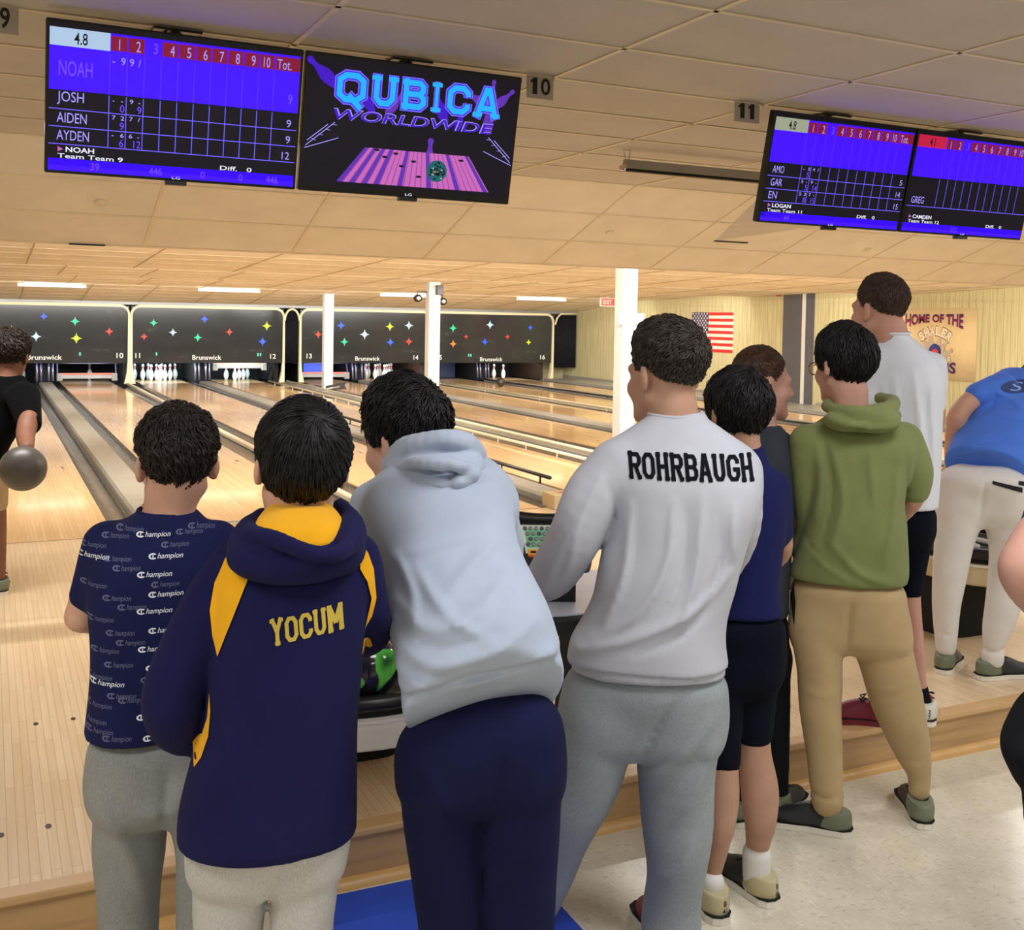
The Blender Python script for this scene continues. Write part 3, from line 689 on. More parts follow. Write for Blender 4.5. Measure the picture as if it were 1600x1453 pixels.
def monitor(x0, x1, label, art):
    yt, zt, yb, zb = -3.62, 2.585, -3.50, 2.045
    up = np.array((0, yt - yb, zt - zb)); H = np.linalg.norm(up); up = up / H; n = np.cross((1, 0, 0), up); W = x1 - x0
    o = np.array((x0, yb, zb)); B = (x0, yb, zb)
    t = empty('score_monitor', B, label, 'monitor', 'score monitors under the ceiling')
    m = MB(); m.prism([(0, 0), (W, 0), (W, H), (0, H)], o - n * .045, (1, 0, 0), up, n * .045); m.obj('housing', MAT['black'], t, base=B, bevel=.006)
    m = MB(); m.prism([(.12, .1), (W - .12, .1), (W - .12, H - .12), (.12, H - .12)], o - n * .085, (1, 0, 0), up, n * .04); m.obj('rear_cover', MAT['black'], t, base=B)
    sh = Sheet(o, (1, 0, 0), up, n); sh.rect(.012, .03, W - .012, H - .014, SCR['black'], .001); sh.obj('screen', t, B)
    sh = Sheet(o + up * .03 + np.array((.012, 0, 0)), (1, 0, 0), up, n); art(sh, W - .024, H - .044); sh.obj('screen_picture', t, B)
    sh = Sheet(o, (1, 0, 0), up, n); sh.text('LG', W / 2 - .015, .008, .03, .011, SCR['white'], .001); sh.obj('maker_badge', t, B)
    m = MB(); m.box((x0 + W / 2 - .04, yb - .006, zb - .014), (x0 + W / 2 + .04, yb + .03, zb + .004)); m.obj('sensor_lug', MAT['black'], t, base=B, bevel=.003)
    m = MB()
    m.box((x0 + W / 2 - .02, -3.475, 2.32), (x0 + W / 2 + .02, -3.435, 2.622)); m.box((x0 + W / 2 - .09, -3.54, 2.614), (x0 + W / 2 + .09, -3.42, 2.6235)); m.box((x0 + W / 2 - .16, -3.482, 2.30), (x0 + W / 2 + .16, -3.45, 2.34)); m.tube([(x0 + W / 2 - .05, -3.50, 2.62), (x0 + W / 2 - .03, -3.515, 2.59)], .006, 6)
    m.obj('ceiling_bracket', MAT['black'], t, base=B)
def grid_art(head, names, cur, team, foot, tot, headcol='pale', tall=False, skip3=True):
    def art(s, W, H):
        X = lambda u: u * W; Y = lambda v: H * (1 - v)
        def R(a, b, c, d, k, l=.0015): s.rect(X(a), Y(d), X(c), Y(b), SCR[k], l)
        def T(txt, a, b, w, h, k, bold=0.0, al='L'): s.text(txt, X(a), Y(b), None if w is None else X(w), h * H, SCR[k], .0035, bold, 0, al)
        R(0, .03, .225, .155, headcol); T(head, .09, .135, .05, .085, 'black', .01)
        R(0, .155, 1, .46, 'blue'); R(.225, .03, 1, .155, 'blue')
        for k in range(10):
            a = .228 + k * .0665
            if k != 2: R(a, .045, a + .062, .15, 'maroon', .002)
            T(str(k + 1), a + (.03 if k < 9 else .015), .14, .017 if k < 9 else .034, .08, 'lav' if k != 2 else 'faint')
        R(.893, .045, 1, .15, 'maroon', .002); T('Tot.', .9, .14, .062, .08, 'lav')
        for k in range(11):
            a = .225 + k * .0665; s.line((X(a), Y(.17)), (X(a), Y(.46)), .0012, SCR['faint'], .002)
        T(names[0][0], .035, .36, .125, .11, 'faint'); 
        for i, ch in enumerate(names[0][1]): T(ch, .235 + .033 * i, .245, .016, .055, 'lav')
        T(names[0][2], .955, .4, .018, .08, 'faint')
        n = len(names) - 1; r = .125 if n == 3 else .3
        for q in range(n):
            y0 = .47 + q * r; y1 = y0 + r
            nm, row, cum, to = names[q + 1]
            T(nm, .03, y1 - .03, .022 * len(nm) + .012, min(.075, r * .6), 'lav')
            s.line((0, Y(y1)), (W, Y(y1)), .0032, SCR['line'], .003)
            for k in range(11):
                a = .225 + k * .0665; s.line((X(a), Y(y0)), (X(a), Y(y1)), .0030, SCR['line'], .0026)
            for i, ch in enumerate(row): T(ch, .238 + .0335 * i, y0 + .045, .014, .032, 'lav', .008)
            for i, ch in enumerate(cum): T(ch, .285 + .0665 * i, y1 - .012, .017 * len(ch), .055, 'faint', 0, 'R')
            T(to, .975, y1 - .02, .02 * len(to), .06, 'lav', 0, 'R')
        s.poly([(X(.035), Y(.862)), (X(.035), Y(.9)), (X(.055), Y(.881))], SCR['pink'], .0035)
        T(cur, .065, .9, .022 * len(cur) + .02, .038, 'white', .02); T(team, .035, .945, .25, .034, 'white', .01); T('Diff.   0', .68, .945, .135, .034, 'white', .01)
        R(0, .95, 1, 1.035, 'blue', .001)
        for i, ch in enumerate(foot): T(ch, (.16, .39, .6, .76, .88)[i], 1.02, .017 * len(ch), .055, 'faint')
    return art
monitor(.188, 1.124, 'score monitor listing four players, leftmost under the ceiling',
        grid_art('4.8', [('NOAH', '-99/', '9'), ('JOSH', '--9-', ['0', '9'], '9'), ('AIDEN', '727/', ['9'], '9'), ('AYDEN', '-66-', ['6', '12'], '12')], 'NOAH', 'Team Team 9', ['39', '446', '0', '0', '446'], '12'))
def qubica(s, W, H):
    X = lambda u: u * W; Y = lambda v: H * (1 - v)
    # pins thrown about behind the words
    def pin(u, v, a, k, sc):
        ca, sa = math.cos(a), math.sin(a); c = np.array((X(u), Y(v)))
        pr = [(.0, -.5), (.1, -.48), (.17, -.2), (.16, -.05), (.07, .2), (.06, .3), (.09, .42), (.05, .5)]
        pts = [(r * sc, z * sc) for r, z in pr] + [(-r * sc, z * sc) for r, z in pr[::-1]]
        s.poly([tuple(c + np.array((x * ca - y * sa, x * sa + y * ca))) for x, y in pts], SCR[k], .0012)
    for u, v, a, k, sc in ((.06, .12, .9, 'violet', .16), (.27, .3, .5, 'violet', .12), (.4, .3, -.6, 'purple', .12), (.62, .3, .4, 'violet', .14), (.8, .2, 1.2, 'purple', .14), (.93, .17, -.8, 'purple', .12), (.86, .34, .1, 'purple', .14), (.87, .14, 0, 'purple', .12), (.72, .38, -.3, 'violet', .1)): pin(u, v, a, k, sc)
    for t, k, l in ((.40, 'line', .0022), (.30, 'violet', .0026), (.22, 'cyan', .003)):
        Q = slab2d('QUBICA', .80 * W, .235 * H, t, .10, {'I': .55, 'Q': 1.25, 'A': 1.1})
        V, F = quads_to_mesh(Q, 1.0); V = V + np.array((.115 * W, Y(.335))); s.add(V, F, SCR[k], l)
    for b, k, l in ((.028, 'lav', .0024), (.006, 'violet', .003)): s.text('WORLDWIDE', X(.12), Y(.475), .80 * W, .085 * H, SCR[k], l, b, .18)
    # lane of boards with a ball striking a pin
    P = lambda u, v: np.array((X(.155 + .745 * u + .12 * (1 - 2 * u) * v + .0 * v), Y(.965 - .29 * v)))
    n = 26
    for i in range(n): s.poly([P(i / n, 0), P((i + 1) / n, 0), P((i + 1) / n, 1), P(i / n, 1)], SCR['pink' if i > 7 or i % 2 else 'purple'], .0015)
    for i in range(1, n): s.poly([P((i - .09) / n, 0), P((i + .09) / n, 0), P((i + .09) / n, 1), P((i - .09) / n, 1)], SCR['pink2'], .0017)
    for i in range(9, n, 1):
        if i % 5 == 0: s.poly([P(i / n, 0), P((i + .8) / n, 0), P((i + .8) / n, 1), P(i / n, 1)], SCR['purple'], .0018)
    for u, v in ((.12, .96), (.3, .9), (.22, .78), (.47, .72), (.38, .56), (.52, .3), (.9, .86)):
        c = P(u, v); s.disc(c[0], c[1], .012, .005, SCR['black'], .0022)
    pin(.585, .7, 0, 'purple', .15); c = P(.66, .5); s.disc(c[0], c[1], .046, .046, SCR['teal'], .0026)
    rr = random.Random(3)
    for _ in range(40):
        a, q = rr.uniform(0, 6.28), rr.uniform(0, .037); s.disc(c[0] + q * math.cos(a), c[1] + q * math.sin(a), .006, .004, SCR['khaki' if rr.random() < .15 else 'black'], .003, 8)
    for sx in (0, 1):
        f = lambda u, v: (X(u if sx == 0 else 1 - u), Y(v))
        for a, b, c_, d in ((.005, .7, .13, .5), (.01, .66, .1, .52), (.0, .72, .15, .62)): s.line(f(a, b), f(c_, d), .003, SCR['lav'], .0016)
        for q in range(4): s.line(f(.03 + .03 * q, .64 - .04 * q), f(.05 + .03 * q, .655 - .045 * q), .002, SCR['lav'], .0016)
monitor(1.136, 2.085, 'monitor showing a pink lane with a ball and pin below large blue lettering', qubica)
monitor(3.465, 4.405, 'score monitor listing three players beside the hanging lamp, right of sign 11',
        grid_art('4.8', [('', '', ''), ('AMO', '-54/', ['5'], '5'), ('GAR', '5-9-', ['5', '14'], '14'), ('EN', '537-', ['8', '15'], '15')], 'LOGAN', 'Team Team 11', ['44', '', '', '', ''], '15', 'khaki'))
monitor(4.417, 5.357, 'score monitor with one player name, cut by the right edge',
        grid_art('4.1', [('', '', ''), ('GREG', '', [], '')], 'CAMDEN', 'Team Team 12', ['', '312', '', '', ''], '', 'redbar'))
# hanging lane number cards
def card(px0, px1, py0, py1, txt, label):
    Y0 = -3.53; a = yplane(px0, py1, Y0); b = yplane(px1, py0, Y0)
    x0, x1, z0, z1 = a[0], b[0], a[2], 2.622
    t = empty('lane_number_card', (x0, Y0, z0), label, 'sign', 'lane number cards'); B = (x0, Y0, z0)
    MB().box((x0, Y0, z0), (x1, Y0 + .004, z1)).obj('plate', MAT['cardgrey'], t, base=B)
    sh = Sheet((x0, Y0, z0), (1, 0, 0), (0, 0, 1), (0, -1, 0)); w_ = x1 - x0
    n_ = len(txt); cw = .80 * w_ / 2
    for k, ch in enumerate(txt):
        x = w_ / 2 + (k - n_ / 2) * cw
        if ch == '1': sh.poly([(x + .28 * cw, .018), (x + .72 * cw, .018), (x + .72 * cw, .092), (x + .40 * cw, .092), (x + .06 * cw, .076), (x + .12 * cw, .066), (x + .28 * cw, .072)], MAT['black'], .001)
        else: sh.text(ch, x + .04 * cw, .018, .92 * cw, .074, MAT['black'], .001, .02)
    sh.obj('numerals', t, B)
MAT['cardgrey'] = plain('card_grey', (176, 168, 156), .5)
card(823, 865, 119, 152, '10', 'grey hanging card with a black 10 beside the pink lane screen')
card(1148, 1187, 158, 189, '11', 'grey hanging card with a black 11 near the hanging lamp')
card(-14, 29, 3, 50, '9', 'grey hanging card cut off by the top left corner')
# hanging fluorescent strip with a gull-wing shade
z0 = 2.50; x0, x1, yc = 3.60, 4.86, -1.98
t = empty('hanging_lamp', (x0, yc, z0), 'beige strip lamp hung by wires, left of the score monitor for team 11', 'lamp'); B = (x0, yc, z0)
m = MB(); m.prism([(-.03, .0), (.03, 0), (.03, .012), (.012, .06), (-.03, .055)], (x0, yc, z0), (0, 1, 0), (0, 0, 1), (x1 - x0, 0, 0)); m.obj('shade', MAT['cap'], t, base=B)
MB().box((x0 + .01, yc - .028, z0 - .016), (x1 - .01, yc + .0, z0 - .001)).obj('slot', MAT['matblack'], t, base=B)
m = MB(); m.tube([(x0 - .012, yc, z0 + .02), (x0 - .012, yc, z0 - .012)], .012, 8); m.box((x0 - .02, yc - .03, z0 - .004), (x0, yc + .03, z0 + .02)); m.obj('lamp_holder', MAT['chrome'], t, base=B)
for xx in (x0 + .01, x1 - .05): MB().tube([(xx, yc, z0 + .055), (xx - .012, yc, z0 + .09), (xx - .02, yc, 2.618), (xx + .03, yc, 2.618), (xx + .022, yc, z0 + .055)], .003, 6).obj('hanging_wire', MAT['grey'], t, base=B)
# slim bright strip lamps over the far ends of the lanes
LIT = emit('strip_lamp_diffuser', (255, 246, 226), 3.0)
for k, (xa, xb, lab) in enumerate(((.5, 1.66, 'lit strip lamp above the mask at the far left'), (3.72, 4.90, 'lit strip lamp above the mask of lanes 11 and 12'), (7.46, 8.66, 'lit strip lamp partly behind the round spotlight'), (10.67, 11.87, 'lit strip lamp above number 16, nearest the right wall'))):
    yl, zl = 14.2, 2.005
    t = empty('strip_lamp', (xa, yl, zl), lab, 'lamp', 'strip lamps over the lane ends'); B = (xa, yl, zl)
    MB().box((xa, yl - .06, zl), (xb, yl + .06, zl + .055)).obj('diffuser', LIT, t, base=B, bevel=.01)
    MB().box((xa, yl - .07, zl - .008), (xb, yl - .061, zl + .004)).obj('lower_edge', MAT['darkgrey'], t, base=B)
    MB().box((xa + .1, yl - .05, zl + .056), (xb - .1, yl + .05, 2.082)).obj('housing', MAT['cap'], t, base=B)
# speaker box and two round spotlights on the middle column
cx_, cyy = 6.55, 8.85
p = yplane(676, 456, cyy - .10)
tag(MB().box((6.55, cyy - .19, 1.93), (6.66, cyy - .092, 2.09)).obj('speaker', MAT['darkgrey'], None, base=(6.55, cyy - .1, 1.93), bevel=.012), 'small dark speaker box at the top of the middle column', 'speaker')
for px, py, X, lab in ((652, 466, 6.30, 'round spotlight left of the top of the middle column'), (691, 471, 6.80, 'round spotlight peeping out right of the middle column')):
    q = xplane(px, py, X); d = q - CAM; 
    yy = cyy + (.02 if X < 6.5 else .06); q = yplane(px, py, yy); X = q[0]; z = q[2]; B = (X, yy, z)
    t = empty('spotlight', B, lab, 'spotlight', 'spotlights on the middle column')
    m = MB(); prof = [(.001, -.07), (.045, -.07), (.062, -.06), (.062, .01), (.045, .05), (.02, .06), (.001, .06)]
    m.lathe(prof, (0, 0, 0), 18); m.V = [(X + a, yy + c, z + b) for a, b, c in m.V]; m.F = [f[::-1] for f in m.F]; m.obj('lamp_can', MAT['black'], t, True, B)
    m = MB(); m.lathe([(.001, -.074), (.03, -.074), (.04, -.07), (.001, -.069)], (0, 0, 0), 16); m.V = [(X + a, yy + c, z + b) for a, b, c in m.V]; m.obj('lens', MAT['grey'], t, True, B)
    s = 1 if X < 6.5 else -1
    MB().tube([(X, yy, z + .055), (X, yy, z + .11), (X + s * .2 * (1 if s > 0 else .6), yy, z + .11)], .012, 8).obj('yoke_arm', MAT['darkgrey'], t, True, B)
# notice on the near column
p = yplane(968, 489, 2.70); q = yplane(1003, 508, 2.70); p2 = (6.425, 2.704, 1.60)
t = empty('notice', (6.44, 2.705, 1.6), 'white notice in small capitals fixed to the nearest column', 'sign'); B = (6.44, 2.705, 1.6)
x0_, z0_, x1_, z1_ = p[0] - .01, q[2], q[0] + .03, p[2]
MB().box((x0_, 2.698, z0_), (x1_, 2.708, z1_)).obj('plate', plain('notice_card', (214, 212, 206), .5), t, base=B)
m = MB()
for a, b in (((x0_, z0_), (x1_, z0_)), ((x1_, z0_), (x1_, z1_)), ((x1_, z1_), (x0_, z1_)), ((x0_, z1_), (x0_, z0_))): m.tube([(a[0], 2.699, a[1]), (b[0], 2.699, b[1])], .0025, 5)
m.obj('border', MAT['grey'], t, base=B)
sh = Sheet((x0_, 2.698, z0_), (1, 0, 0), (0, 0, 1), (0, -1, 0)); W_, H_ = x1_ - x0_, z1_ - z0_
for k, s_ in enumerate(('NO ONE', 'PERMITTED', 'BEYOND POLE')): sh.text(s_, W_ * .46, H_ * (.7 - .28 * k), W_ * (.42, .62, .84)[k], H_ * .20, MAT['black'], .001, 0, 0, 'C')
sh.obj('wording', t, B)
# black sign bracket at the foot of the far column
t = empty('floor_bracket', (6.62, 14.6, .012), 'black metal bracket lying at the foot of the farthest column', 'bracket'); B = (6.62, 14.6, .012)
m = MB(); m.prism([(-.22, .04), (.2, .12), (.2, .17), (-.22, .09)], (6.62, 14.55, 0), (1, 0, 0), (0, 0, 1), (0, .04, 0)); m.obj('top_bar', MAT['black'], t, base=B)
m = MB(); m.prism([(-.12, .013), (.24, .013), (.16, .14), (.10, .13), (.08, .05), (-.08, .03)], (6.62, 14.58, 0), (1, 0, 0), (0, 0, 1), (0, .03, 0)); m.obj('foot_plate', MAT['black'], t, base=B)
# exit sign, fire alarm beacon, sprinkler covers, slot vent
EX = emit('exit_glow', (255, 92, 70), 1.0)
t = empty('exit_sign', (12.35, 13.0, 1.92), 'red lit exit sign hanging left of the nearest column', 'sign'); B = (12.35, 13.0, 1.92)
q = yplane(950, 472, 13.0); X = q[0]; Z = q[2]
MB().box((X - .19, 13.0, Z - .1), (X + .19, 13.06, Z + .1)).obj('housing', MAT['white'], t, base=B, bevel=.01)
sh = Sheet((X - .19, 13.0, Z - .1), (1, 0, 0), (0, 0, 1), (0, -1, 0)); sh.rect(.02, .02, .36, .18, EX, .001); sh.text('EXIT', .06, .05, .26, .1, MAT['white'], .002, .02); sh.obj('lit_face', t, B)
MB().box((X - .03, 13.02, Z + .1), (X + .03, 13.04, 2.098)).obj('hanger', MAT['white'], t, base=B)
q = xplane(1217, 459.5, 13.9)
tag(MB().lathe([(.09, .05), (.10, .03), (.07, 0), (.04, -.045), (.01, -.05)], q, 16).obj('alarm_beacon', MAT['red'], None, True, tuple(q)), 'small red alarm beacon under the ceiling, left of the grey door', 'beacon')
nrm = np.array((0, -.57, -1.64)); nrm /= np.linalg.norm(nrm)
def on_soffit(px, py):
    d = at(px, py, 1.0) - CAM; p0 = np.array((0, -.44, 2.63)); return CAM + d * ((p0 - CAM) @ nrm) / (d @ nrm)
for px, py, lab in ((157, 315, 'small round ceiling cover below the leftmost monitor'), (953, 363, 'small round ceiling cover left of the slotted tile'), (1355, 390, 'small round ceiling cover below the right-hand monitors')):
    q = on_soffit(px, py); m = MB(); u = np.cross((1, 0, 0), nrm)
    m.lathe([(.001, -.014), (.035, -.013), (.043, -.006), (.043, .0)], (0, 0, 0), 20)
    m.V = [tuple(q + np.array((1, 0, 0)) * a + u * b - nrm * c) for a, b, c in m.V]
    tag(m.obj('ceiling_cover', MAT['tbar'], None, True, tuple(q)), lab, 'ceiling cover', 'round covers in the sloping ceiling')
a, b = on_soffit(1116, 376), on_soffit(1169, 378.5); c_ = on_soffit(1195, 300)
t = empty('ceiling_vent', tuple(a), 'black slot and lifted tile in the sloping ceiling below the right-hand monitors', 'vent')
u = np.cross((1, 0, 0), nrm); m = MB(); m.prism([(0, -.012), (b[0] - a[0], -.012), (b[0] - a[0], .012), (0, .012)], a + nrm * .001, (1, 0, 0), u, nrm * .004); m.obj('slot', MAT['matblack'], t, base=tuple(a))
m = MB(); e_ = on_soffit(1290, 352)
m.add([a - nrm * .001 + u * .015, c_ + nrm * .001, e_ + nrm * .001, (a + c_ + e_) / 3 + nrm * .035], [(0, 2, 1), (0, 1, 3), (1, 2, 3), (2, 0, 3)]); m.obj('lifted_tile', MAT['tile'], t, base=tuple(a))
q = on_soffit(125, 381.5)
tag(MB().box((q[0] - .08, 1.17, 2.052), (q[0] + .18, 1.2, 2.0625)).obj('ceiling_gap_plate', MAT['matblack'], None, base=(q[0], 1.18, 2.055)), 'black slot under the ceiling edge below the leftmost monitor', 'vent')
# flag
def cloth_sheet(name, y0, y1, z0, z1, X): pass
FL = {'r': plain('flag_red', (222, 52, 48), .8), 'w': plain('flag_white', (240, 228, 210), .8), 'b': plain('flag_blue', (52, 50, 98), .8)}
t = empty('flag', (XW - .02, 11.44, .94), 'striped flag with a star canton pinned to the panelled wall', 'flag'); B = (XW - .02, 11.44, .94)
MB().box((XW - .012, 10.69, .94), (XW - .004, 12.19, 1.79)).obj('fabric', FL['w'], t, base=B)
sh = Sheet((XW - .012, 12.19, .94), (0, -1, 0), (0, 0, 1), (-1, 0, 0)); W_, H_ = 1.5, .85
for k in range(13):
    if k % 2 == 0: sh.rect(0 if k > 6 or k < 6 and False else 0, H_ * (12 - k) / 13, W_, H_ * (13 - k) / 13, FL['r'], .001)
sh.obj('stripes', t, B)
sh = Sheet((XW - .012, 12.19, .94), (0, -1, 0), (0, 0, 1), (-1, 0, 0)); sh.rect(0, H_ * 6 / 13, .62, H_, FL['b'], .002)
for r in range(9):
    for c in range(6 if r % 2 == 0 else 5):
        x = .62 * ((c + .5) / 6 + (0 if r % 2 == 0 else 1 / 12)); y = H_ * 6 / 13 + H_ * 7 / 13 * (r + .6) / 9.2
        sh.poly([(x + (.034 if k % 2 == 0 else .014) * math.sin(k * math.pi / 5), y + (.034 if k % 2 == 0 else .014) * math.cos(k * math.pi / 5)) for k in range(10)], FL['w'], .003)
sh.obj('canton', t, B)
# banner
BN = {'bg': plain('banner_cream', (238, 214, 164), .7, var=.03), 'p': plain('banner_purple', (70, 36, 98), .7), 'm': plain('banner_crimson', (150, 28, 74), .7), 'o': plain('banner_outline', (120, 100, 60), .7), 'w': plain('banner_white', (246, 238, 214), .7),
      'bl': plain('banner_blue', (50, 70, 150), .6), 'dk': plain('banner_navy', (36, 26, 56), .6), 'rd': plain('banner_red', (235, 60, 50), .6), 'pin': plain('banner_pin', (200, 184, 172), .6)}
y1_, y0_ = 6.00, 4.41; zb_, zt_ = .69, 1.86; B = (XW - .02, 5.2, zb_)
t = empty('banner', B, 'cream banner with purple lettering and flying pins on the right wall', 'banner')
m = MB(); V, F = [], []; n = 20
for k in range(n + 1):
    y = y1_ + (y0_ - y1_) * k / n; x = XW - .012 - .004 * math.sin(k * .9); V += [(x, y, zb_), (x, y, zt_), (XW - .002, y, zb_), (XW - .002, y, zt_)]
for k in range(n): a = 4 * k; b = a + 4; F += [(a, a + 1, b + 1, b), (a + 2, b + 2, b + 3, a + 3), (a, b, b + 2, a + 2), (a + 1, a + 3, b + 3, b + 1)]
m.add(V, F).obj('fabric', BN['bg'], t, True, B)
sh = Sheet((XW - .018, y1_, zb_), (0, -1, 0), (0, 0, 1), (-1, 0, 0)); W_, H_ = y1_ - y0_, zt_ - zb_
# arched words: outer letters taller than the middle ones
def arch(txt, x0, x1, ytop, hmid, hend, mat, lift, bold=.02, flip=False):
    V, F = fit_text(txt, x0, 0, x1 - x0, 1.0, bold); P = V.copy(); u = (V[:, 0] - (x0 + x1) / 2) / ((x1 - x0) / 2)
    h = hmid + (hend - hmid) * u ** 2
    P[:, 1] = ytop - (1 - V[:, 1]) * h; sh.add(P, F, mat, lift)
arch('HOME OF THE', .10, 1.33, H_ - .10, .13, .24, BN['p'], .002, .035)
arch('HOME OF THE', .11, 1.32, H_ - .112, .115, .22, BN['m'], .0026, .0)
def ring_text(txt, cx, cy, r, a0, a1, h, dn=1):
    for k, ch in enumerate(txt):
        a = a0 + (a1 - a0) * k / (len(txt) - 1); V, F = fit_text(ch, 0, 0, h * .72, h, .03, 0, 'C')
        for mat, sc, l in ((BN['o'], 1.18, .0022), (BN['w'], 1.0, .0028)):
            q = (V - np.array((0, h / 2))) * sc; ca, sa = math.cos(-a), math.sin(-a)
            P = np.stack([cx + r * math.sin(a) + q[:, 0] * ca - q[:, 1] * sa, cy + r * dn * math.cos(a) + q[:, 0] * sa + q[:, 1] * ca], 1); sh.add(P, F, mat, l)
ring_text('SHALER', .76, .30, .50, -.62, .62, .15)
def bpin(x, y, a, sc):
    pr = [(.0, -.5), (.1, -.48), (.19, -.2), (.18, -.05), (.07, .2), (.06, .3), (.1, .42), (.05, .5)]; ca, sa = math.cos(a), math.sin(a)
    for g, mat, l in ((1.08, BN['o'], .002), (1.0, BN['pin'], .0024)):
        pts = [(r * sc * g, z * sc * g) for r, z in pr] + [(-r * sc * g, z * sc * g) for r, z in pr[::-1]]
        sh.poly([(x + p * ca - q * sa, y + p * sa + q * ca) for p, q in pts], mat, l)
for x, y, a, s_ in ((.68, .64, .12, .3), (.84, .62, -.45, .26), (.93, .54, -.75, .26), (.98, .43, -1.15, .3), (.57, .58, .7, .22)): bpin(x, y, a, s_)
sh.disc(.76, .46, .13, .13, BN['dk'], .0032); sh.disc(.75, .485, .11, .095, BN['bl'], .0036); sh.disc(.76, .445, .065, .06, BN['rd'], .004)
ring_text('BOWLING', .76, .62, .44, -.72, .72, .09, -1) if False else None
for k, ch in enumerate('BOWLING'):
    u = -1 + 2 * k / 6; V, F = fit_text(ch, .76 + u * .30, .27 + .035 * u * u, .06, .085, .03, 0, 'C'); sh.add((V - V.mean(0)) * 1.2 + V.mean(0), F, BN['o'], .0022); sh.add(V, F, BN['w'], .0028)
V, F = fit_text('TITANS', .20, 0, 1.08, 1.0, .035); u = (V[:, 0] - .74) / .54; hh = .13 + .08 * u ** 2; P = V.copy(); P[:, 1] = .05 + .03 - .05 * u ** 2 + .06 + V[:, 1] * hh; sh.add(P, F, BN['p'], .0024)
sh.obj('print', t, B)
# ---------------------------------------------------------------- ball returns, scorer's table, mat
def rrect(cx, cy, hx, hy, r, n=6):
    P = []
    for sx, sy, a0 in ((1, 1, 0), (-1, 1, 90), (-1, -1, 180), (1, -1, 270)):
        for k in range(n + 1):
            a = math.radians(a0 + 90 * k / n); P.append((cx + sx * (hx - r) + r * math.cos(a), cy + sy * (hy - r) + r * math.sin(a)))
    return P
def slabz(m, P, z0, z1):
    return m.prism([(x, y) for x, y in P], (0, 0, z0), (1, 0, 0), (0, 1, 0), (0, 0, z1 - z0))
def ball_return(xc, y0, zt, panel, label, hood_mat, ht):
    t = empty('ball_return', (xc, y0, 0), label, 'ball return', 'ball returns on the approach'); B = (xc, y0, 0)
    L = 2.35; cy = y0 + .62
    MB().tube([(x, y, zt - .024) for x, y in rrect(xc, cy, .305, .595, .255)], .026, 10, True).obj('tray_rim', MAT['black'], t, True, B)
    slabz(MB(), rrect(xc, cy, .30, .59, .25), zt - .07, zt - .05).obj('tray_floor', MAT['matblack'], t, base=B)
    slabz(MB(), rrect(xc, cy, .315, .605, .27), zt - .175, zt - .071).obj('front_panel', panel, t, base=B, bevel=.01)
    m = MB()
    slabz(m, rrect(xc, cy, .318, .608, .27), zt - .085, zt - .074); m.obj('trim_band', MAT['white'], t, base=B)
    slabz(MB(), rrect(xc, cy + .1, .17, .36, .1), 0.001, zt - .176).obj('pedestal', MAT['matblack'], t, base=B)
    for dx in (-.07, .07): MB().tube([(xc + dx, y0 + .30, zt - .035), (xc + dx, y0 + 1.45, zt - .035)], .014, 8).obj('track_rail', MAT['white'], t, True, B)
    # hood where the balls come up: an arched shell on a low base
    yh = y0 + 1.45; hl = 1.15; n = 14; P = []
    for k in range(n + 1):
        a = math.pi * k / n; P.append((yh + hl / 2 - hl / 2 * math.cos(a), .14 + (ht - .14) * math.sin(a) ** .55))
    P = [(yh, .14)] + P[1:-1] + [(yh + hl, .14)]
    m = MB(); m.prism(P, (xc - .22, 0, 0), (0, 1, 0), (0, 0, 1), (.44, 0, 0)); m.obj('hood', hood_mat, t, base=B, bevel=.02, autosmooth=True)
    m = MB(); m.box((xc - .25, yh - .02, .001), (xc + .25, yh + hl + .02, .14)); m.obj('base', MAT['darkbrown'], t, base=B, bevel=.01)
    for k in range(4):
        r = .035 + .024 * k
        MB().tube([(xc - .224, yh + .35 + r * math.cos(a * math.pi / 12), .32 + r * math.sin(a * math.pi / 12)) for a in range(24)], .004, 6, True).obj('vent_ring', MAT['darkbrown'] if k % 2 else MAT['white'], t, True, B)
    return t, B
PANW = plain('ball_return_panel_white', (226, 222, 210), .4, var=.02)
t, B = ball_return(1.16, -4.72, .345, PANW, 'ball return with white front panel holding a green and purple ball', MAT['chrome'], .535)
sh = Sheet((.98, -4.7205 + .014, .0), (1, 0, 0), (0, 0, 1), (0, -1, 0)); sh.rect(.235, .228, .36, .262, MAT['grey'], .001); sh.text('Brunswick', .24, .233, .13, .024, MAT['black'], .002, .02); sh.obj('maker_plate', t, B)
# upper rest bar of that return
m = MB(); m.box((.90, -4.34, .425), (1.42, -4.25, .465)); m.box((1.13, -4.31, .296), (1.19, -4.27, .43)); m.obj('upper_rest', MAT['black'], t, base=B, bevel=.01)
ball_return(4.42, -4.45, .50, MAT['beige'], 'ball return with beige panel and striped black tray, behind the person bending over', MAT['beige'], .56)
# bowling balls
def _swirl():
    t = NT('ball_green_purple'); co = t.coord(); f = t.noise(co, 6.5, 1.5); g = t.noise(co, 40, 2)
    c = t.ramp(f, [(.0, lin((70, 58, 84))), (.40, lin((44, 38, 56))), (.57, lin((30, 28, 36))), (.59, lin((96, 190, 80))), (.66, lin((60, 150, 50))), (.69, lin((40, 34, 50)))])
    t.color(c); t.set(Roughness=.12); return t.mat
def ball(loc, r, mat, label):
    o = MB().sphere((0, 0, 0), r, 20).obj('bowling_ball', mat, None, True); o.location = loc; return tag(o, label, 'bowling ball')
q = at(577, 1043, 3.47)
bq = ball((1.10, -4.575, .296 + .1085), .108, _swirl(), 'glossy green and purple bowling ball on the white ball return')
ball((10.66, 15.0, .108), .108, plain('ball_dark', (40, 36, 34), .3), 'dark bowling ball rolling down the lane toward three pins')
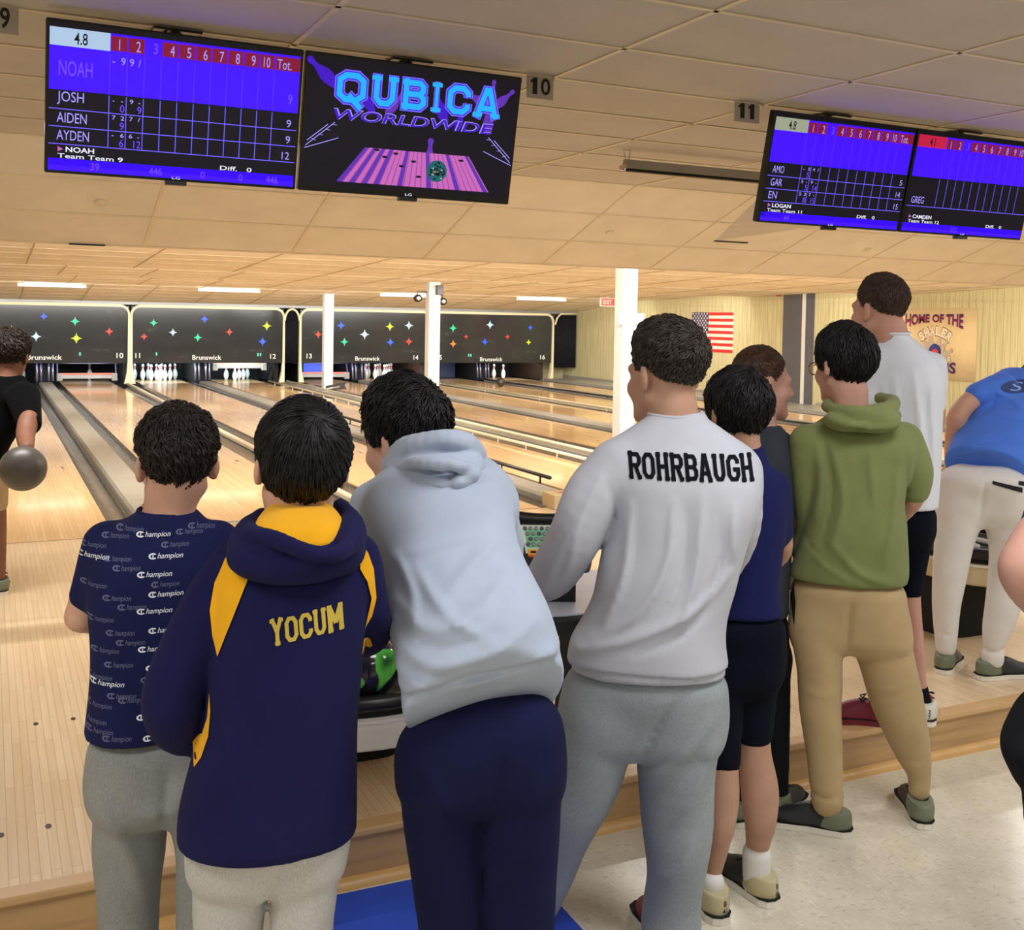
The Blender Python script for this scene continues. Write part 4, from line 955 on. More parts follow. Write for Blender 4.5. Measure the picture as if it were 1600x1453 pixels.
# scorer's table: white oval top with black edge on a black pedestal, keyboard console on it
tx, ty, tz = 1.90, -4.50, .555
t = empty('scoring_table', (tx, ty, 0), 'small table with white top and black edge beside the person leaning in the pale hoodie', 'table'); B = (tx, ty, 0)
slabz(MB(), rrect(tx, ty, .42, .30, .28, 10), tz - .065, tz - .003).obj('edge_band', MAT['black'], t, base=B, bevel=.012)
slabz(MB(), rrect(tx, ty, .40, .28, .26, 10), tz - .0025, tz + .003).obj('table_top', plain('laminate_white', (206, 212, 226), .3, var=.02), t, base=B)
m = MB(); m.prism([(-.13, 0.001), (.13, 0.001), (.09, tz - .066), (-.09, tz - .066)], (tx + .06, ty + .12, 0), (0, 1, 0), (0, 0, 1), (.2, 0, 0)); m.obj('pedestal', MAT['matblack'], t, base=B, bevel=.01)
kc = at(856, 848, 3.78)
t = empty('scoring_console', (kc[0], kc[1], tz), 'black keyboard console with round green keys standing on the white topped table', 'console'); B = (kc[0], kc[1], tz)
th = math.radians(24); ax = np.array((math.cos(th), -math.sin(th), 0)); bk = np.array((math.sin(th), math.cos(th), 0)); zz = np.array((0, 0, 1.0))
up = bk * .62 + zz * .785; nn = np.cross(ax, up)
Wk, Hk = .30, .165; o = kc - ax * Wk / 2 - up * Hk / 2
m = MB()
def P3(u, v, w_): return kc + ax * u + up * v + nn * w_
prof = [(-.085, .008), (.085, .008), (.095, -.02), (.06, -.10), (-.085, -.07)]
m.prism([(v, w_) for v, w_ in prof], P3(-.15, 0, 0), up, nn, ax * .30); m.obj('housing', MAT['black'], t, base=B, bevel=.015)
# concave upper lip
pts = [P3(-.16 + .32 * k / 12, .112 - .020 * (1 - ((k - 6) / 6) ** 2), -.005) for k in range(13)]
MB().tube(pts, .022, 10).obj('top_lip', MAT['black'], t, True, B)
m = MB(); m.prism([(-.10, 0), (.10, 0), (.10, .05), (-.10, .05)], (kc[0], kc[1], tz + .004), tuple(ax), tuple(bk), (0, 0, max(.02, kc[2] - tz - .07))); m.obj('stand', MAT['black'], t, base=B)
sh = Sheet(kc, ax * .60, up * .60, nn); KB = {'w': plain('key_field_white', (226, 236, 222), .5), 'g': plain('key_field_green', (128, 206, 160), .5), 'y': plain('key_strip_yellow', (246, 178, 40), .5), 'r': plain('key_strip_orange', (222, 80, 40), .5)}
sh.poly([(-.16, .105), (.16, .105), (.128, -.075), (-.128, -.075)], KB['w'], .0086)
sh.poly([(-.135, .075), (.135, .075), (.118, -.04), (-.118, -.04)], KB['g'], .009)
sh.poly([(-.120, -.05), (.120, -.05), (.112, -.095), (-.112, -.095)], KB['y'], .0092); sh.poly([(-.112, -.085), (.112, -.085), (.110, -.099), (-.110, -.099)], KB['r'], .0095)
for x in (-.085, -.03, .03, .085): sh.rect(x - .016, -.075, x + .016, -.06, MAT['black'], .0098)
sh.obj('keyboard_overlay', t, B)
for r in range(4):
    for c in range(9):
        u = -.132 + .0325 * c + .0165 * (r % 2); v = .082 - .034 * r
        if abs(u) > .138 - .007 * r: continue
        p = kc + (ax * u + up * v) * .60 + nn * .0095; m = MB(); m.lathe([(.0072, 0), (.0072, .004), (.0046, .0052), (.001, .005)], (0, 0, 0), 12); m.V = [tuple(p + ax * a + up * b + nn * c_) for a, b, c_ in m.V]
        m.obj('key', MAT['grey'] if (r + c) % 3 else MAT['darkgrey'], t, True, B)
# blue floor mat under the front row
t = MB(); t.prism([(0.86, -4.875), (1.50, -4.89), (1.47, -6.25), (.82, -6.25)], (0, 0, -.1695), (1, 0, 0), (0, 1, 0), (0, 0, .008))
tag(t.obj('floor_mat', cloth('mat_blue', (36, 74, 190), .1, 500), None, base=(.86, -4.875, -.17), bevel=.003), 'bright blue floor mat on the pale tiles in front of the wooden step', 'mat')
# ---------------------------------------------------------------- soft shapes: distance fields meshed with surface nets
class Grid:
    def __init__(s, lo, hi, h):
        s.h = h; s.lo = np.array(lo, float) - 3 * h; s.n = np.ceil((np.array(hi, float) + 3 * h - s.lo) / h).astype(int) + 1
        s.ax = [(s.lo[i] + h * np.arange(s.n[i])).astype(np.float32) for i in range(3)]
        s.D = np.full(tuple(s.n), 0.3, np.float32)
    def sub(s, lo, hi):
        a = np.clip(np.floor((np.array(lo) - s.lo) / s.h).astype(int), 0, s.n); b = np.clip(np.ceil((np.array(hi) - s.lo) / s.h).astype(int) + 1, 0, s.n)
        if (b <= a).any(): return None, None
        sl = tuple(slice(a[i], b[i]) for i in range(3))
        return sl, (s.ax[0][sl[0]][:, None, None], s.ax[1][sl[1]][None, :, None], s.ax[2][sl[2]][None, None, :])
    def blend(s, sl, d, k, op='add'):
        A = s.D[sl]
        if op == 'add':
            if k > 0:
                h = np.clip(.5 + .5 * (A - d) / k, 0, 1); s.D[sl] = A + (d - A) * h - k * h * (1 - h)
            else: s.D[sl] = np.minimum(A, d)
        else:
            d = -d
            if k > 0:
                h = np.clip(.5 - .5 * (A - d) / k, 0, 1); s.D[sl] = A + (d - A) * h + k * h * (1 - h)
            else: s.D[sl] = np.maximum(A, d)
        return s
    def cone(s, a, b, ra, rb, k=.02, op='add', grow=0.0):
        a, b = np.array(a, float), np.array(b, float); ra, rb = ra + grow, rb + grow; r = max(ra, rb) + 3 * k + .03
        sl, X = s.sub(np.minimum(a, b) - r, np.maximum(a, b) + r)
        if sl is None: return s
        ab = b - a; L2 = max(ab @ ab, 1e-9); p = [X[i] - np.float32(a[i]) for i in range(3)]
        t = np.clip((p[0] * ab[0] + p[1] * ab[1] + p[2] * ab[2]) / L2, 0, 1)
        d = np.sqrt((p[0] - ab[0] * t) ** 2 + (p[1] - ab[1] * t) ** 2 + (p[2] - ab[2] * t) ** 2) - (ra + (rb - ra) * t)
        return s.blend(sl, d, k, op)
    def chain(s, pts, k=.02, grow=0.0):
        """pts: list of (point, radius); smooth path of tapered pieces."""
        P = np.array([p for p, r in pts], float); Rr = np.array([r for p, r in pts], float); P, Rr = spline(P, Rr, 4)
        for i in range(len(P) - 1): s.cone(P[i], P[i + 1], Rr[i], Rr[i + 1], k if i == 0 else .004, 'add', grow)
        return s
    def ell(s, c, r, axes=None, k=.02, op='add', grow=0.0):
        c = np.array(c, float); r = np.array(r, float) + grow; A = np.eye(3) if axes is None else np.array(axes, float); m = r.max() + 3 * k + .03
        sl, X = s.sub(c - m, c + m)
        if sl is None: return s
        p = [X[i] - np.float32(c[i]) for i in range(3)]; q = [p[0] * A[j][0] + p[1] * A[j][1] + p[2] * A[j][2] for j in range(3)]
        k0 = np.sqrt(sum((q[j] / r[j]) ** 2 for j in range(3))) + 1e-6; k1 = np.sqrt(sum((q[j] / r[j] ** 2) ** 2 for j in range(3))) + 1e-6
        return s.blend(sl, k0 * (k0 - 1) / k1, k, op)
    def loft(s, rings, U, A=(0, 0, 1), k=.02, grow=0.0, pw=2.3, rnd=.02):
        """rings: (centre, half width along U, half depth); stacked along A."""
        A = np.array(A, float); A /= np.linalg.norm(A); U = np.array(U, float); U = U - A * (U @ A); U /= np.linalg.norm(U); V = np.cross(A, U)
        C = np.array([r[0] for r in rings], float); ab = np.array([r[1:3] for r in rings], float)
        C, ab = spline(C, ab, 6); T = C @ A; o = np.argsort(T); T, C, ab = T[o], C[o], ab[o] + grow
        cu, cv = C @ U, C @ V; m = ab.max() + 3 * k + .04
        lo = np.minimum(C.min(0), C.max(0)) - m; hi = C.max(0) + m; sl, X = s.sub(lo, hi)
        if sl is None: return s
        t = X[0] * A[0] + X[1] * A[1] + X[2] * A[2]; u = X[0] * U[0] + X[1] * U[1] + X[2] * U[2]; v = X[0] * V[0] + X[1] * V[1] + X[2] * V[2]
        tt = np.clip(t, T[0], T[-1]); ix = lambda y: np.interp(tt, T, y).astype(np.float32)
        a, b = ix(ab[:, 0]), ix(ab[:, 1]); p, q = (u - ix(cu)) / a, (v - ix(cv)) / b
        k0 = (np.abs(p) ** pw + np.abs(q) ** pw) ** (1 / pw) + 1e-6
        g = np.sqrt((p / k0 / a) ** 2 + (q / k0 / b) ** 2) + 1e-6
        d = (k0 - 1) / g; d = np.minimum(d, (k0 - 1) * np.maximum(a, b) + 1e-3) if False else d
        w_ = np.maximum(t - (T[-1] + grow), (T[0] - grow) - t)
        dx = np.maximum(d + rnd, 0); wy = np.maximum(w_ + rnd, 0)
        d = np.minimum(np.maximum(d + rnd, w_ + rnd), 0) + np.sqrt(dx * dx + wy * wy) - rnd
        return s.blend(sl, d.astype(np.float32), k)
    def cut(s, p, n, k=.004):
        """Remove everything on the side n points to."""
        n = np.array(n, float); n /= np.linalg.norm(n); X = (s.ax[0][:, None, None], s.ax[1][None, :, None], s.ax[2][None, None, :])
        d = (X[0] - p[0]) * n[0] + (X[1] - p[1]) * n[1] + (X[2] - p[2]) * n[2]; s.D = np.maximum(s.D, d.astype(np.float32)); return s
    def waves(s, amp, freq, seed=0, stretch=(1, 1, 1)):
        """Soft cloth folds: warped sine ridges."""
        r = np.random.RandomState(seed); X = [s.ax[0][:, None, None], s.ax[1][None, :, None], s.ax[2][None, None, :]]; tot = 0
        m = np.abs(s.D) < amp * 6 + .03
        I = np.nonzero(m); x, y, z = s.ax[0][I[0]], s.ax[1][I[1]], s.ax[2][I[2]]
        for q in range(5):
            d = r.normal(size=3) * np.array(stretch); d /= np.linalg.norm(d); e = r.normal(size=3); e /= np.linalg.norm(e); f = freq * r.uniform(.6, 1.7); ph = r.uniform(0, 6.28)
            tot = tot + np.sin((d[0] * x + d[1] * y + d[2] * z) * f + ph + 1.6 * np.sin((e[0] * x + e[1] * y + e[2] * z) * f * .45 + ph * 2)) / (1 + .4 * q)
        s.D[I] += (amp * .42 * tot).astype(np.float32); return s
    def ridge(s, pts, w, amp, v):
        """A soft fold along a path as it runs over the surface facing away from direction v (amp < 0: a crease)."""
        P = np.array(pts, float); P, _ = spline(P, np.ones(len(P)), 5); v = np.array(v, float); v /= np.linalg.norm(v); mid = P.mean(0)
        I = np.nonzero(np.abs(s.D) < .035); X = np.stack([s.ax[i][I[i]] for i in range(3)], 1).astype(float); lo, hi = P.min(0) - .2, P.max(0) + .2
        k = ((X > lo) & (X < hi)).all(1); I = tuple(q[k] for q in I); X = X[k]
        if not len(X): return s
        best = np.full(len(X), 9.0); tb = np.zeros(len(X)); X2 = X - np.outer(X @ v, v); P2 = P - np.outer(P @ v, v); n = len(P) - 1
        for i in range(n):
            a, b = P2[i], P2[i + 1]; ab = b - a; t = np.clip((X2 - a) @ ab / max(ab @ ab, 1e-9), 0, 1); d = np.linalg.norm(X2 - a - t[:, None] * ab, axis=1); m = d < best; best[m] = d[m]; tb[m] = (i + t[m]) / n
        f = np.exp(-(best / w) ** 2) * np.sin(np.pi * np.clip(tb * .9 + .05, 0, 1)) ** .6 * np.clip(.5 - ((X - mid) @ v) / .08, 0, 1)
        s.D[I] -= (amp * f).astype(np.float32); return s
    def mesh(s):
        D = s.D; S = D < 0; nx, ny, nz = D.shape
        cs = [(i, j, k) for i in (0, 1) for j in (0, 1) for k in (0, 1)]
        cnt = sum(S[i:nx - 1 + i, j:ny - 1 + j, k:nz - 1 + k].astype(np.int8) for i, j, k in cs); act = (cnt > 0) & (cnt < 8)
        I = np.argwhere(act); idx = np.full(act.shape, -1, np.int64); idx[tuple(I.T)] = np.arange(len(I))
        c = {q: D[I[:, 0] + q[0], I[:, 1] + q[1], I[:, 2] + q[2]] for q in cs}; P = np.zeros((len(I), 3)); N = np.zeros(len(I))
        for a in cs:
            for ax in range(3):
                if a[ax]: continue
                b = list(a); b[ax] = 1; b = tuple(b); da, db = c[a], c[b]; x = (da < 0) != (db < 0); t = np.where(x, da / np.where(x, da - db, 1), 0)
                for q in range(3): P[:, q] += np.where(x, a[q] + (t if q == ax else 0), 0)
                N += x
        V = s.lo + (I + P / np.maximum(N, 1)[:, None]) * s.h; F = []
        for ax in range(3):
            b, c_ = (ax + 1) % 3, (ax + 2) % 3; A0 = [slice(None)] * 3; A1 = [slice(None)] * 3; A0[ax] = slice(0, -1); A1[ax] = slice(1, None)
            sa, sb = S[tuple(A0)], S[tuple(A1)]; E = np.argwhere(sa != sb); E = E[(E[:, b] > 0) & (E[:, c_] > 0) & (E[:, b] < D.shape[b] - 1) & (E[:, c_] < D.shape[c_] - 1)]
            fl = sa[tuple(E.T)]
            def g(db, dc): q = E.copy(); q[:, b] -= db; q[:, c_] -= dc; return idx[tuple(q.T)]
            Q = np.stack([g(1, 1), g(0, 1), g(0, 0), g(1, 0)], 1); Q[~fl] = Q[~fl][:, ::-1]; F.append(Q)
        F = np.concatenate(F); F = F[(F >= 0).all(1)]
        return V, F
def spline(P, R, n):
    """Catmull-Rom resampling of points and radii."""
    P, R = np.array(P, float), np.array(R, float)
    if len(P) < 3: 
        t = np.linspace(0, 1, n + 1); R2 = R.reshape(len(R), -1); o = R2[0] + (R2[1] - R2[0]) * t[:, None]; return P[0] + (P[1] - P[0]) * t[:, None], (o if R.ndim > 1 else o[:, 0])
    X = np.hstack([P, R.reshape(len(P), -1)]); E = np.vstack([2 * X[0] - X[1], X, 2 * X[-1] - X[-2]]); out = []
    for i in range(1, len(E) - 2):
        for q in range(n):
            t = q / n; a, b, c, d = E[i - 1], E[i], E[i + 1], E[i + 2]
            v = .5 * (2 * b + (c - a) * t + (2 * a - 5 * b + 4 * c - d) * t * t + (3 * b - a - 3 * c + d) * t ** 3); lo, hi = np.minimum(b, c), np.maximum(b, c); v[3:] = np.clip(v[3:], lo[3:], hi[3:]); out.append(v)
    out.append(X[-1]); O = np.array(out); Rn = O[:, 3:]; return O[:, :3], (Rn if R.ndim > 1 else Rn[:, 0])
# ---------------------------------------------------------------- people
OFF = [0.0]                                                     # stands a whole figure a little farther off
PX = lambda r, d: r * (d + OFF[0]) / F_PX
def at(x, y, d): d = d + OFF[0]; return CAM + d * (R_ * (x - CX) / F_PX - U_ * (y - CY) / F_PX + D_)
def hview(x, y):
    v = R_ * (x - CX) / F_PX - U_ * (y - CY) / F_PX + D_; v[2] = 0; return v / np.linalg.norm(v)
class Head:
    """Local frame: x right, y face, z up, origin midway between the ears."""
    def __init__(s, x, y, d, turn, nod=0.0, tilt=0.0, scale=1.0):
        f = hview(x, y); a = math.radians(turn); f = np.array((f[0] * math.cos(a) - f[1] * math.sin(a), f[0] * math.sin(a) + f[1] * math.cos(a), 0))
        r = np.array((f[1], -f[0], 0)); u = np.array((0, 0, 1.0)); n = math.radians(nod)
        f, u = f * math.cos(n) - u * math.sin(n), u * math.cos(n) + f * math.sin(n)
        t = math.radians(tilt); r, u = r * math.cos(t) + u * math.sin(t), u * math.cos(t) - r * math.sin(t)
        s.o = at(x, y, d); s.A = np.array((r, f, u)); s.s = scale
    def w(s, p): return s.o + (np.array(p, float) * s.s) @ s.A
    def shape(s, g, neck):
        k, S, W = .012 * s.s, s.s, s.w
        E = lambda c, r, kk=.016, op='add': g.ell(W(c), np.array(r) * S, s.A, kk * S, op)
        E((0, -.012, .036), (.076, .097, .094)); E((0, .045, -.040), (.056, .052, .072), .03)
        g.cone(W((-.054, .0, -.05)), W((-.014, .078, -.098)), .018 * S, .018 * S, .03 * S); g.cone(W((.054, .0, -.05)), W((.014, .078, -.098)), .018 * S, .018 * S, .03 * S)
        E((0, .084, -.098), (.022, .020, .018), .02)
        E((-.042, .062, -.026), (.024, .026, .024), .025); E((.042, .062, -.026), (.024, .026, .024), .025)
        g.cone(W((-.044, .078, .026)), W((.044, .078, .026)), .011 * S, .011 * S, .022 * S)
        g.ell(W((-.031, .100, .008)), np.array((.015, .013, .010)) * S, s.A, .012 * S, 'sub'); g.ell(W((.031, .100, .008)), np.array((.015, .013, .010)) * S, s.A, .012 * S, 'sub')
        E((-.031, .083, .008), (.012, .012, .011), .004); E((.031, .083, .008), (.012, .012, .011), .004)
        g.cone(W((0, .092, .016)), W((0, .116, -.026)), .009 * S, .013 * S, .012 * S); E((-.013, .104, -.031), (.009, .010, .008), .008); E((.013, .104, -.031), (.009, .010, .008), .008)
        g.cone(W((-.020, .088, -.061)), W((.020, .088, -.061)), .008 * S, .008 * S, .008 * S); g.cone(W((-.008, .096, -.058)), W((.008, .096, -.058)), .007 * S, .007 * S, .008 * S); E((0, .094, -.070), (.016, .010, .007), .008)
        for q in (-1, 1):
            axs = np.array((s.A[0] * .93 + s.A[1] * .36 * -q * -1, s.A[1] * .93 - s.A[0] * .36 * q, s.A[2]))
            g.ell(W((q * .084, -.014, -.003)), np.array((.011, .024, .035)) * S, axs, .008 * S); g.ell(W((q * .089, -.004, .002)), np.array((.006, .010, .018)) * S, axs, .006 * S, 'sub')
        g.cone(W((0, -.028, -.035)), neck, .053 * S, .050 * S, .03 * S)
def hair(h, mat, parent, base, seed, hl, tmax, n, length, width, lift=.004, wave=.0, swirl=.25, whorl=(0, -.62, .78), tedge=.003, rough=.004, jitter=.25, over=.010, tufts=()):
    """Scalp cap plus combed locks. hl: hairline height for turn angles 0 (front) .. 180 (nape)."""
    r = np.random.RandomState(seed); c0 = np.array((0, -.012, .036)); rad = np.array((.0775, .0985, .0955))
    az = np.array([a for a, z in hl]); zz = np.array([z for a, z in hl])
    Re = lambda d: 1 / np.sqrt(((d / rad) ** 2).sum(-1))
    def zmin(d):
        a = np.degrees(np.arctan2(np.abs(d[..., 0]), d[..., 1])); return np.interp(a, az, zz)
    def thick(d, zrel): 
        u = np.clip(zrel / .075, 0, 1); t = tedge + (tmax - tedge) * (u * u * (3 - 2 * u))
        for q, e, sg in tufts:
            q = np.array(q, float) / np.linalg.norm(q); t = t + e * np.exp(-(1 - d @ q) * 2 / sg ** 2) * np.clip(zrel / .02, 0, 1)
        return t
    ns = r.normal(size=(6, 3)); nph = r.uniform(0, 6.28, 6)
    def bumps(d): return sum(np.sin((d @ (ns[q] / np.linalg.norm(ns[q]))) * (14 + 7 * q) + nph[q] + 2 * np.sin((d @ ns[(q + 2) % 6]) * 5)) for q in range(6)) / 3
    NA, NE = 72, 26; V, F = [], []
    for i in range(NA):
        th = 2 * math.pi * i / NA; e = np.linspace(-1.2, math.pi / 2, 90); d = np.stack([np.cos(e) * math.sin(th), np.cos(e) * math.cos(th), np.sin(e)], 1)
        z = c0[2] + Re(d) * d[:, 2]; k = int(np.argmax(z >= zmin(d))); es = np.linspace(e[k], math.pi / 2 - .01, NE)
        d = np.stack([np.cos(es) * math.sin(th), np.cos(es) * math.cos(th), np.sin(es)], 1); z = c0[2] + Re(d) * d[:, 2]; t = thick(d, z - zmin(d)) + rough * bumps(d) * np.clip((z - zmin(d)) / .04, 0, 1)
        P = c0 + d * (Re(d) + t)[:, None]; P[0] = c0 + d[0] * (Re(d[0]) - .006); V += list(P)
    for i in range(NA):
        j = (i + 1) % NA
        for q in range(NE - 1): F.append((i * NE + q, j * NE + q, j * NE + q + 1, i * NE + q + 1))
    b = len(V); V.append(c0 + np.array((0, 0, 1.0)) * (rad[2] + tmax)); F += [(i * NE + NE - 1, ((i + 1) % NA) * NE + NE - 1, b) for i in range(NA)]
    V = list(V)
    wd = np.array(whorl, float); wd /= np.linalg.norm(wd)
    D = r.normal(size=(n * 4, 3)); D /= np.linalg.norm(D, axis=1)[:, None]; z = c0[2] + Re(D) * D[:, 2]; D = D[z > zmin(D) + .004][:n]; Wr = wd + r.normal(size=(n // 7, 3)) * .16; Wr /= np.linalg.norm(Wr, axis=1)[:, None]; D = np.vstack([D, Wr]); m = len(D)
    L = length * r.uniform(.6, 1.15, m); L = np.minimum(L, (c0[2] + Re(D) * D[:, 2] - zmin(D)) * 1.25 + over); N = 7; ph = r.uniform(0, 6.28, m); wv = wave * r.uniform(.5, 1.3, m); lf = lift * r.uniform(.2, 1.4, m); jit = r.normal(size=(m, 3)) * jitter; wdth = width * r.uniform(.55, 1.35, m)
    path = []; d = D.copy(); z0 = c0[2] + Re(D) * D[:, 2] - zmin(D)
    for q in range(N):
        u = q / (N - 1); zr = np.clip(c0[2] + Re(d) * d[:, 2] - zmin(d), -.03, 1); t = thick(d, zr) + rough * bumps(d) * .8 + lf * (np.sin(u * 2.6) + .35 * u)
        path.append(c0 + d * (Re(d) + t - .0015)[:, None])
        tg = d * (d @ wd)[:, None] - wd; nrm = np.linalg.norm(tg, axis=1)[:, None] + 1e-6; tg = tg / nrm; side = np.cross(d, tg)
        st = tg + side * (swirl + wv[:, None] * np.sin(u * 7 + ph)[:, None]) + jit; st -= d * (st * d).sum(1)[:, None]; st /= np.linalg.norm(st, axis=1)[:, None] + 1e-6
        d = d + st * (L / (N - 1) / .095)[:, None]; d /= np.linalg.norm(d, axis=1)[:, None]
    path = np.array(path); tan = np.gradient(path, axis=0); tan /= np.linalg.norm(tan, axis=2)[..., None] + 1e-9
    out = path - c0; out /= np.linalg.norm(out, axis=2)[..., None]; sd = np.cross(tan, out); sd /= np.linalg.norm(sd, axis=2)[..., None] + 1e-9
    prof = np.array([.55, 1, 1, .95, .8, .5, .08])
    W_ = wdth[None, :, None] * prof[:, None, None]; A = path - sd * W_; B = path + sd * W_; C = path + out * W_ * .7
    b = len(V); X = np.stack([A, C, B], 2)                                     # N, m, 3, 3
    X = X.transpose(1, 0, 2, 3).reshape(-1, 3); V = np.vstack([np.array(V), X])
    ar = b + (np.arange(m)[:, None, None] * N + np.arange(N - 1)[None, :, None]) * 3; pa = np.array([(0, 1), (1, 2), (2, 0)])
    Q = np.stack([ar + pa[:, 0], ar + pa[:, 1], ar + 3 + pa[:, 1], ar + 3 + pa[:, 0]], -1).reshape(-1, 4)
    F += [tuple(q) for q in Q]
    Vw = h.o + (V * h.s) @ h.A
    return mesh_obj('hair', Vw, F, mat, parent, True, None, base)
class Person:
    def __init__(s, label, skinmat, base, group=None):
        s.label, s.skin, s.base, s.parts, s.extra, s.head = label, skinmat, np.array(base), [], [], None
    def garment(s, name, mat, h=.008, wave=(0, 0, 0), cuts=(), stretch=(1, 1, 1), label=None):
        g = dict(name=name, mat=mat, h=h, wave=wave, cuts=list(cuts), ops=[], stretch=stretch, label=label); s.parts.append(g); return g['ops']
    @staticmethod
    def bounds(ops):
        P = []
        for o in ops:
            if o[0] == 'cone': P += [(o[1], o[3]), (o[2], o[4])]
            elif o[0] == 'chain': P += list(o[1])
            elif o[0] == 'loft': P += [(c, max(a, b)) for c, a, b in o[1]]
            elif o[0] == 'ridge': pass
            elif o[0] == 'ell': P += [(o[1], max(o[2]))]
        a = np.array([np.array(p) - r for p, r in P]); b = np.array([np.array(p) + r for p, r in P]); return a.min(0), b.max(0)
    @staticmethod
    def run(g, ops, grow=0.0, ks=1.0):
        for o in ops:
            if o[0] == 'ridge':
                if grow == 0: g.ridge(*o[1:])
                continue
            kw = dict(o[-1]) if isinstance(o[-1], dict) else {}; a = o[1:-1] if isinstance(o[-1], dict) else o[1:]
            kw['grow'] = kw.get('grow', 0) + grow
            getattr(g, o[0])(*a, **kw)
    def build(s, hbody=.008):
        ops = [o for g in s.parts for o in g['ops'] if not (isinstance(o[-1], dict) and o[-1].get('k') == .0101)] 
        core = [o for g in s.parts if g['name'] not in ('hood', 'hood_lining', 'sock') for o in g['ops']]
        allb = core + s.extra + ([('ell', s.head.o, (.15, .15, .15))] if s.head else [])
        lo, hi = s.bounds(allb); g = Grid(lo, hi, hbody)
        s.run(g, core, -.016); s.run(g, s.extra)
        if s.head: s.head.shape(g, s.neck)
        V, F = g.mesh(); s.o = mesh_obj('person', V, F, s.skin, None, True, None, s.base); tag(s.o, s.label, 'person', None)
        s.mesh = {}
        for p in s.parts:
            lo, hi = s.bounds(p['ops']); g = Grid(lo - .02, hi + .02, p['h']); s.run(g, p['ops'])
            for c in p['cuts']: g.cut(*c)
            if p['wave'][0]: g.waves(p['wave'][0], p['wave'][1], p['wave'][2], p['stretch'])
            V, F = g.mesh()
            o = mesh_obj(p['name'], V, F, p['mat'], s.o, True, None, s.base); s.mesh[p['name']] = (V, F, o)
            if p['label']: o['label'] = p['label']
        return s.o
    def bvh(s, name): V, F, o = s.mesh[name]; return BVHTree.FromPolygons([tuple(v) for v in V], [tuple(int(i) for i in f) for f in F])
def ring(y, xl, xr, d, b): return (at((xl + xr) / 2, y, d), PX((xr - xl) / 2, d), b)
def ring2(l, r, d, b): 
    a, c = at(l[0], l[1], d), at(r[0], r[1], d); return ((a + c) / 2, np.linalg.norm(c - a) / 2, b)
def ch(*pts): return [(at(x, y, d), PX(r, d)) for x, y, d, r in pts]
def right_of(x, y): v = hview(x, y); return np.array((v[1], -v[0], 0))
def hand(wrist, fwd, palm, thumb, s=1.0):
    """A relaxed five-fingered hand as shape ops: fwd along the fingers, palm = palm normal, thumb = thumb side."""
    w_, f, p, t = [np.array(v, float) for v in (wrist, fwd, palm, thumb)]; f /= np.linalg.norm(f); p = p - f * (p @ f); p /= np.linalg.norm(p); t = t - f * (t @ f) - p * (t @ p); t /= np.linalg.norm(t)
    ops = [('cone', w_, w_ + f * .03 * s, .023 * s, .026 * s, {'k': .012})]
    for k in (-1, 0, 1): ops.append(('cone', w_ + f * .025 * s + t * k * .012 * s, w_ + f * .088 * s + t * k * .026 * s, .016 * s, .0115 * s, {'k': .012}))
    for k, (u, L) in enumerate(((.031, .072), (.011, .080), (-.010, .074), (-.030, .058))):
        a = w_ + f * .090 * s + t * u * s; b = a + (f * .84 + p * .5) * L * .5 * s; c = b + (f * .45 + p * .9) * L * .38 * s
        ops += [('cone', a, b, .0092 * s, .0085 * s, {'k': .005}), ('cone', b, c, .0085 * s, .0072 * s, {'k': .003})]
    a = w_ + f * .030 * s + t * .022 * s; b = a + (f * .55 + t * .75 + p * .3) * .040 * s; c = b + (f * .9 + p * .35 + t * .1) * .036 * s
    return ops + [('cone', a, b, .014 * s, .0105 * s, {'k': .01}), ('cone', b, c, .0105 * s, .008 * s, {'k': .004})]
# shoes: built once in their own frame, toe along +y, then set under each ankle
_sg = Grid((-.06, -.16, 0), (.06, .18, .14), .0045)
_sg.ell((0, -.095, .05), (.038, .046, .066), None, .02); _sg.ell((0, -.02, .046), (.038, .09, .050), None, .03); _sg.ell((.002, .07, .030), (.044, .075, .034), None, .03); _sg.cone((0, -.075, .05), (0, -.06, .105), .036, .038, .03)
_sg.cut((0, 0, .024), (0, 0, -1)); _sg.cut((0, -.06, .088), (0, -.10, 1)); _sg.cone((0, -.068, .075), (0, -.06, .14), .026, .030, .004, 'sub')
SHOE_V, SHOE_F = _sg.mesh(); del _sg
def sole_poly(g=1.0):
    P = [(0, -.139), (.022, -.133), (.035, -.11), (.036, -.06), (.034, 0), (.041, .05), (.045, .09), (.040, .125), (.020, .143), (0, .147)]
    P = [(x * 1.14, y * 1.035) for x, y in P]
    return [(x * g, y * g) for x, y in P] + [(-x * g * .96, y * g) for x, y in P[-2:0:-1]]
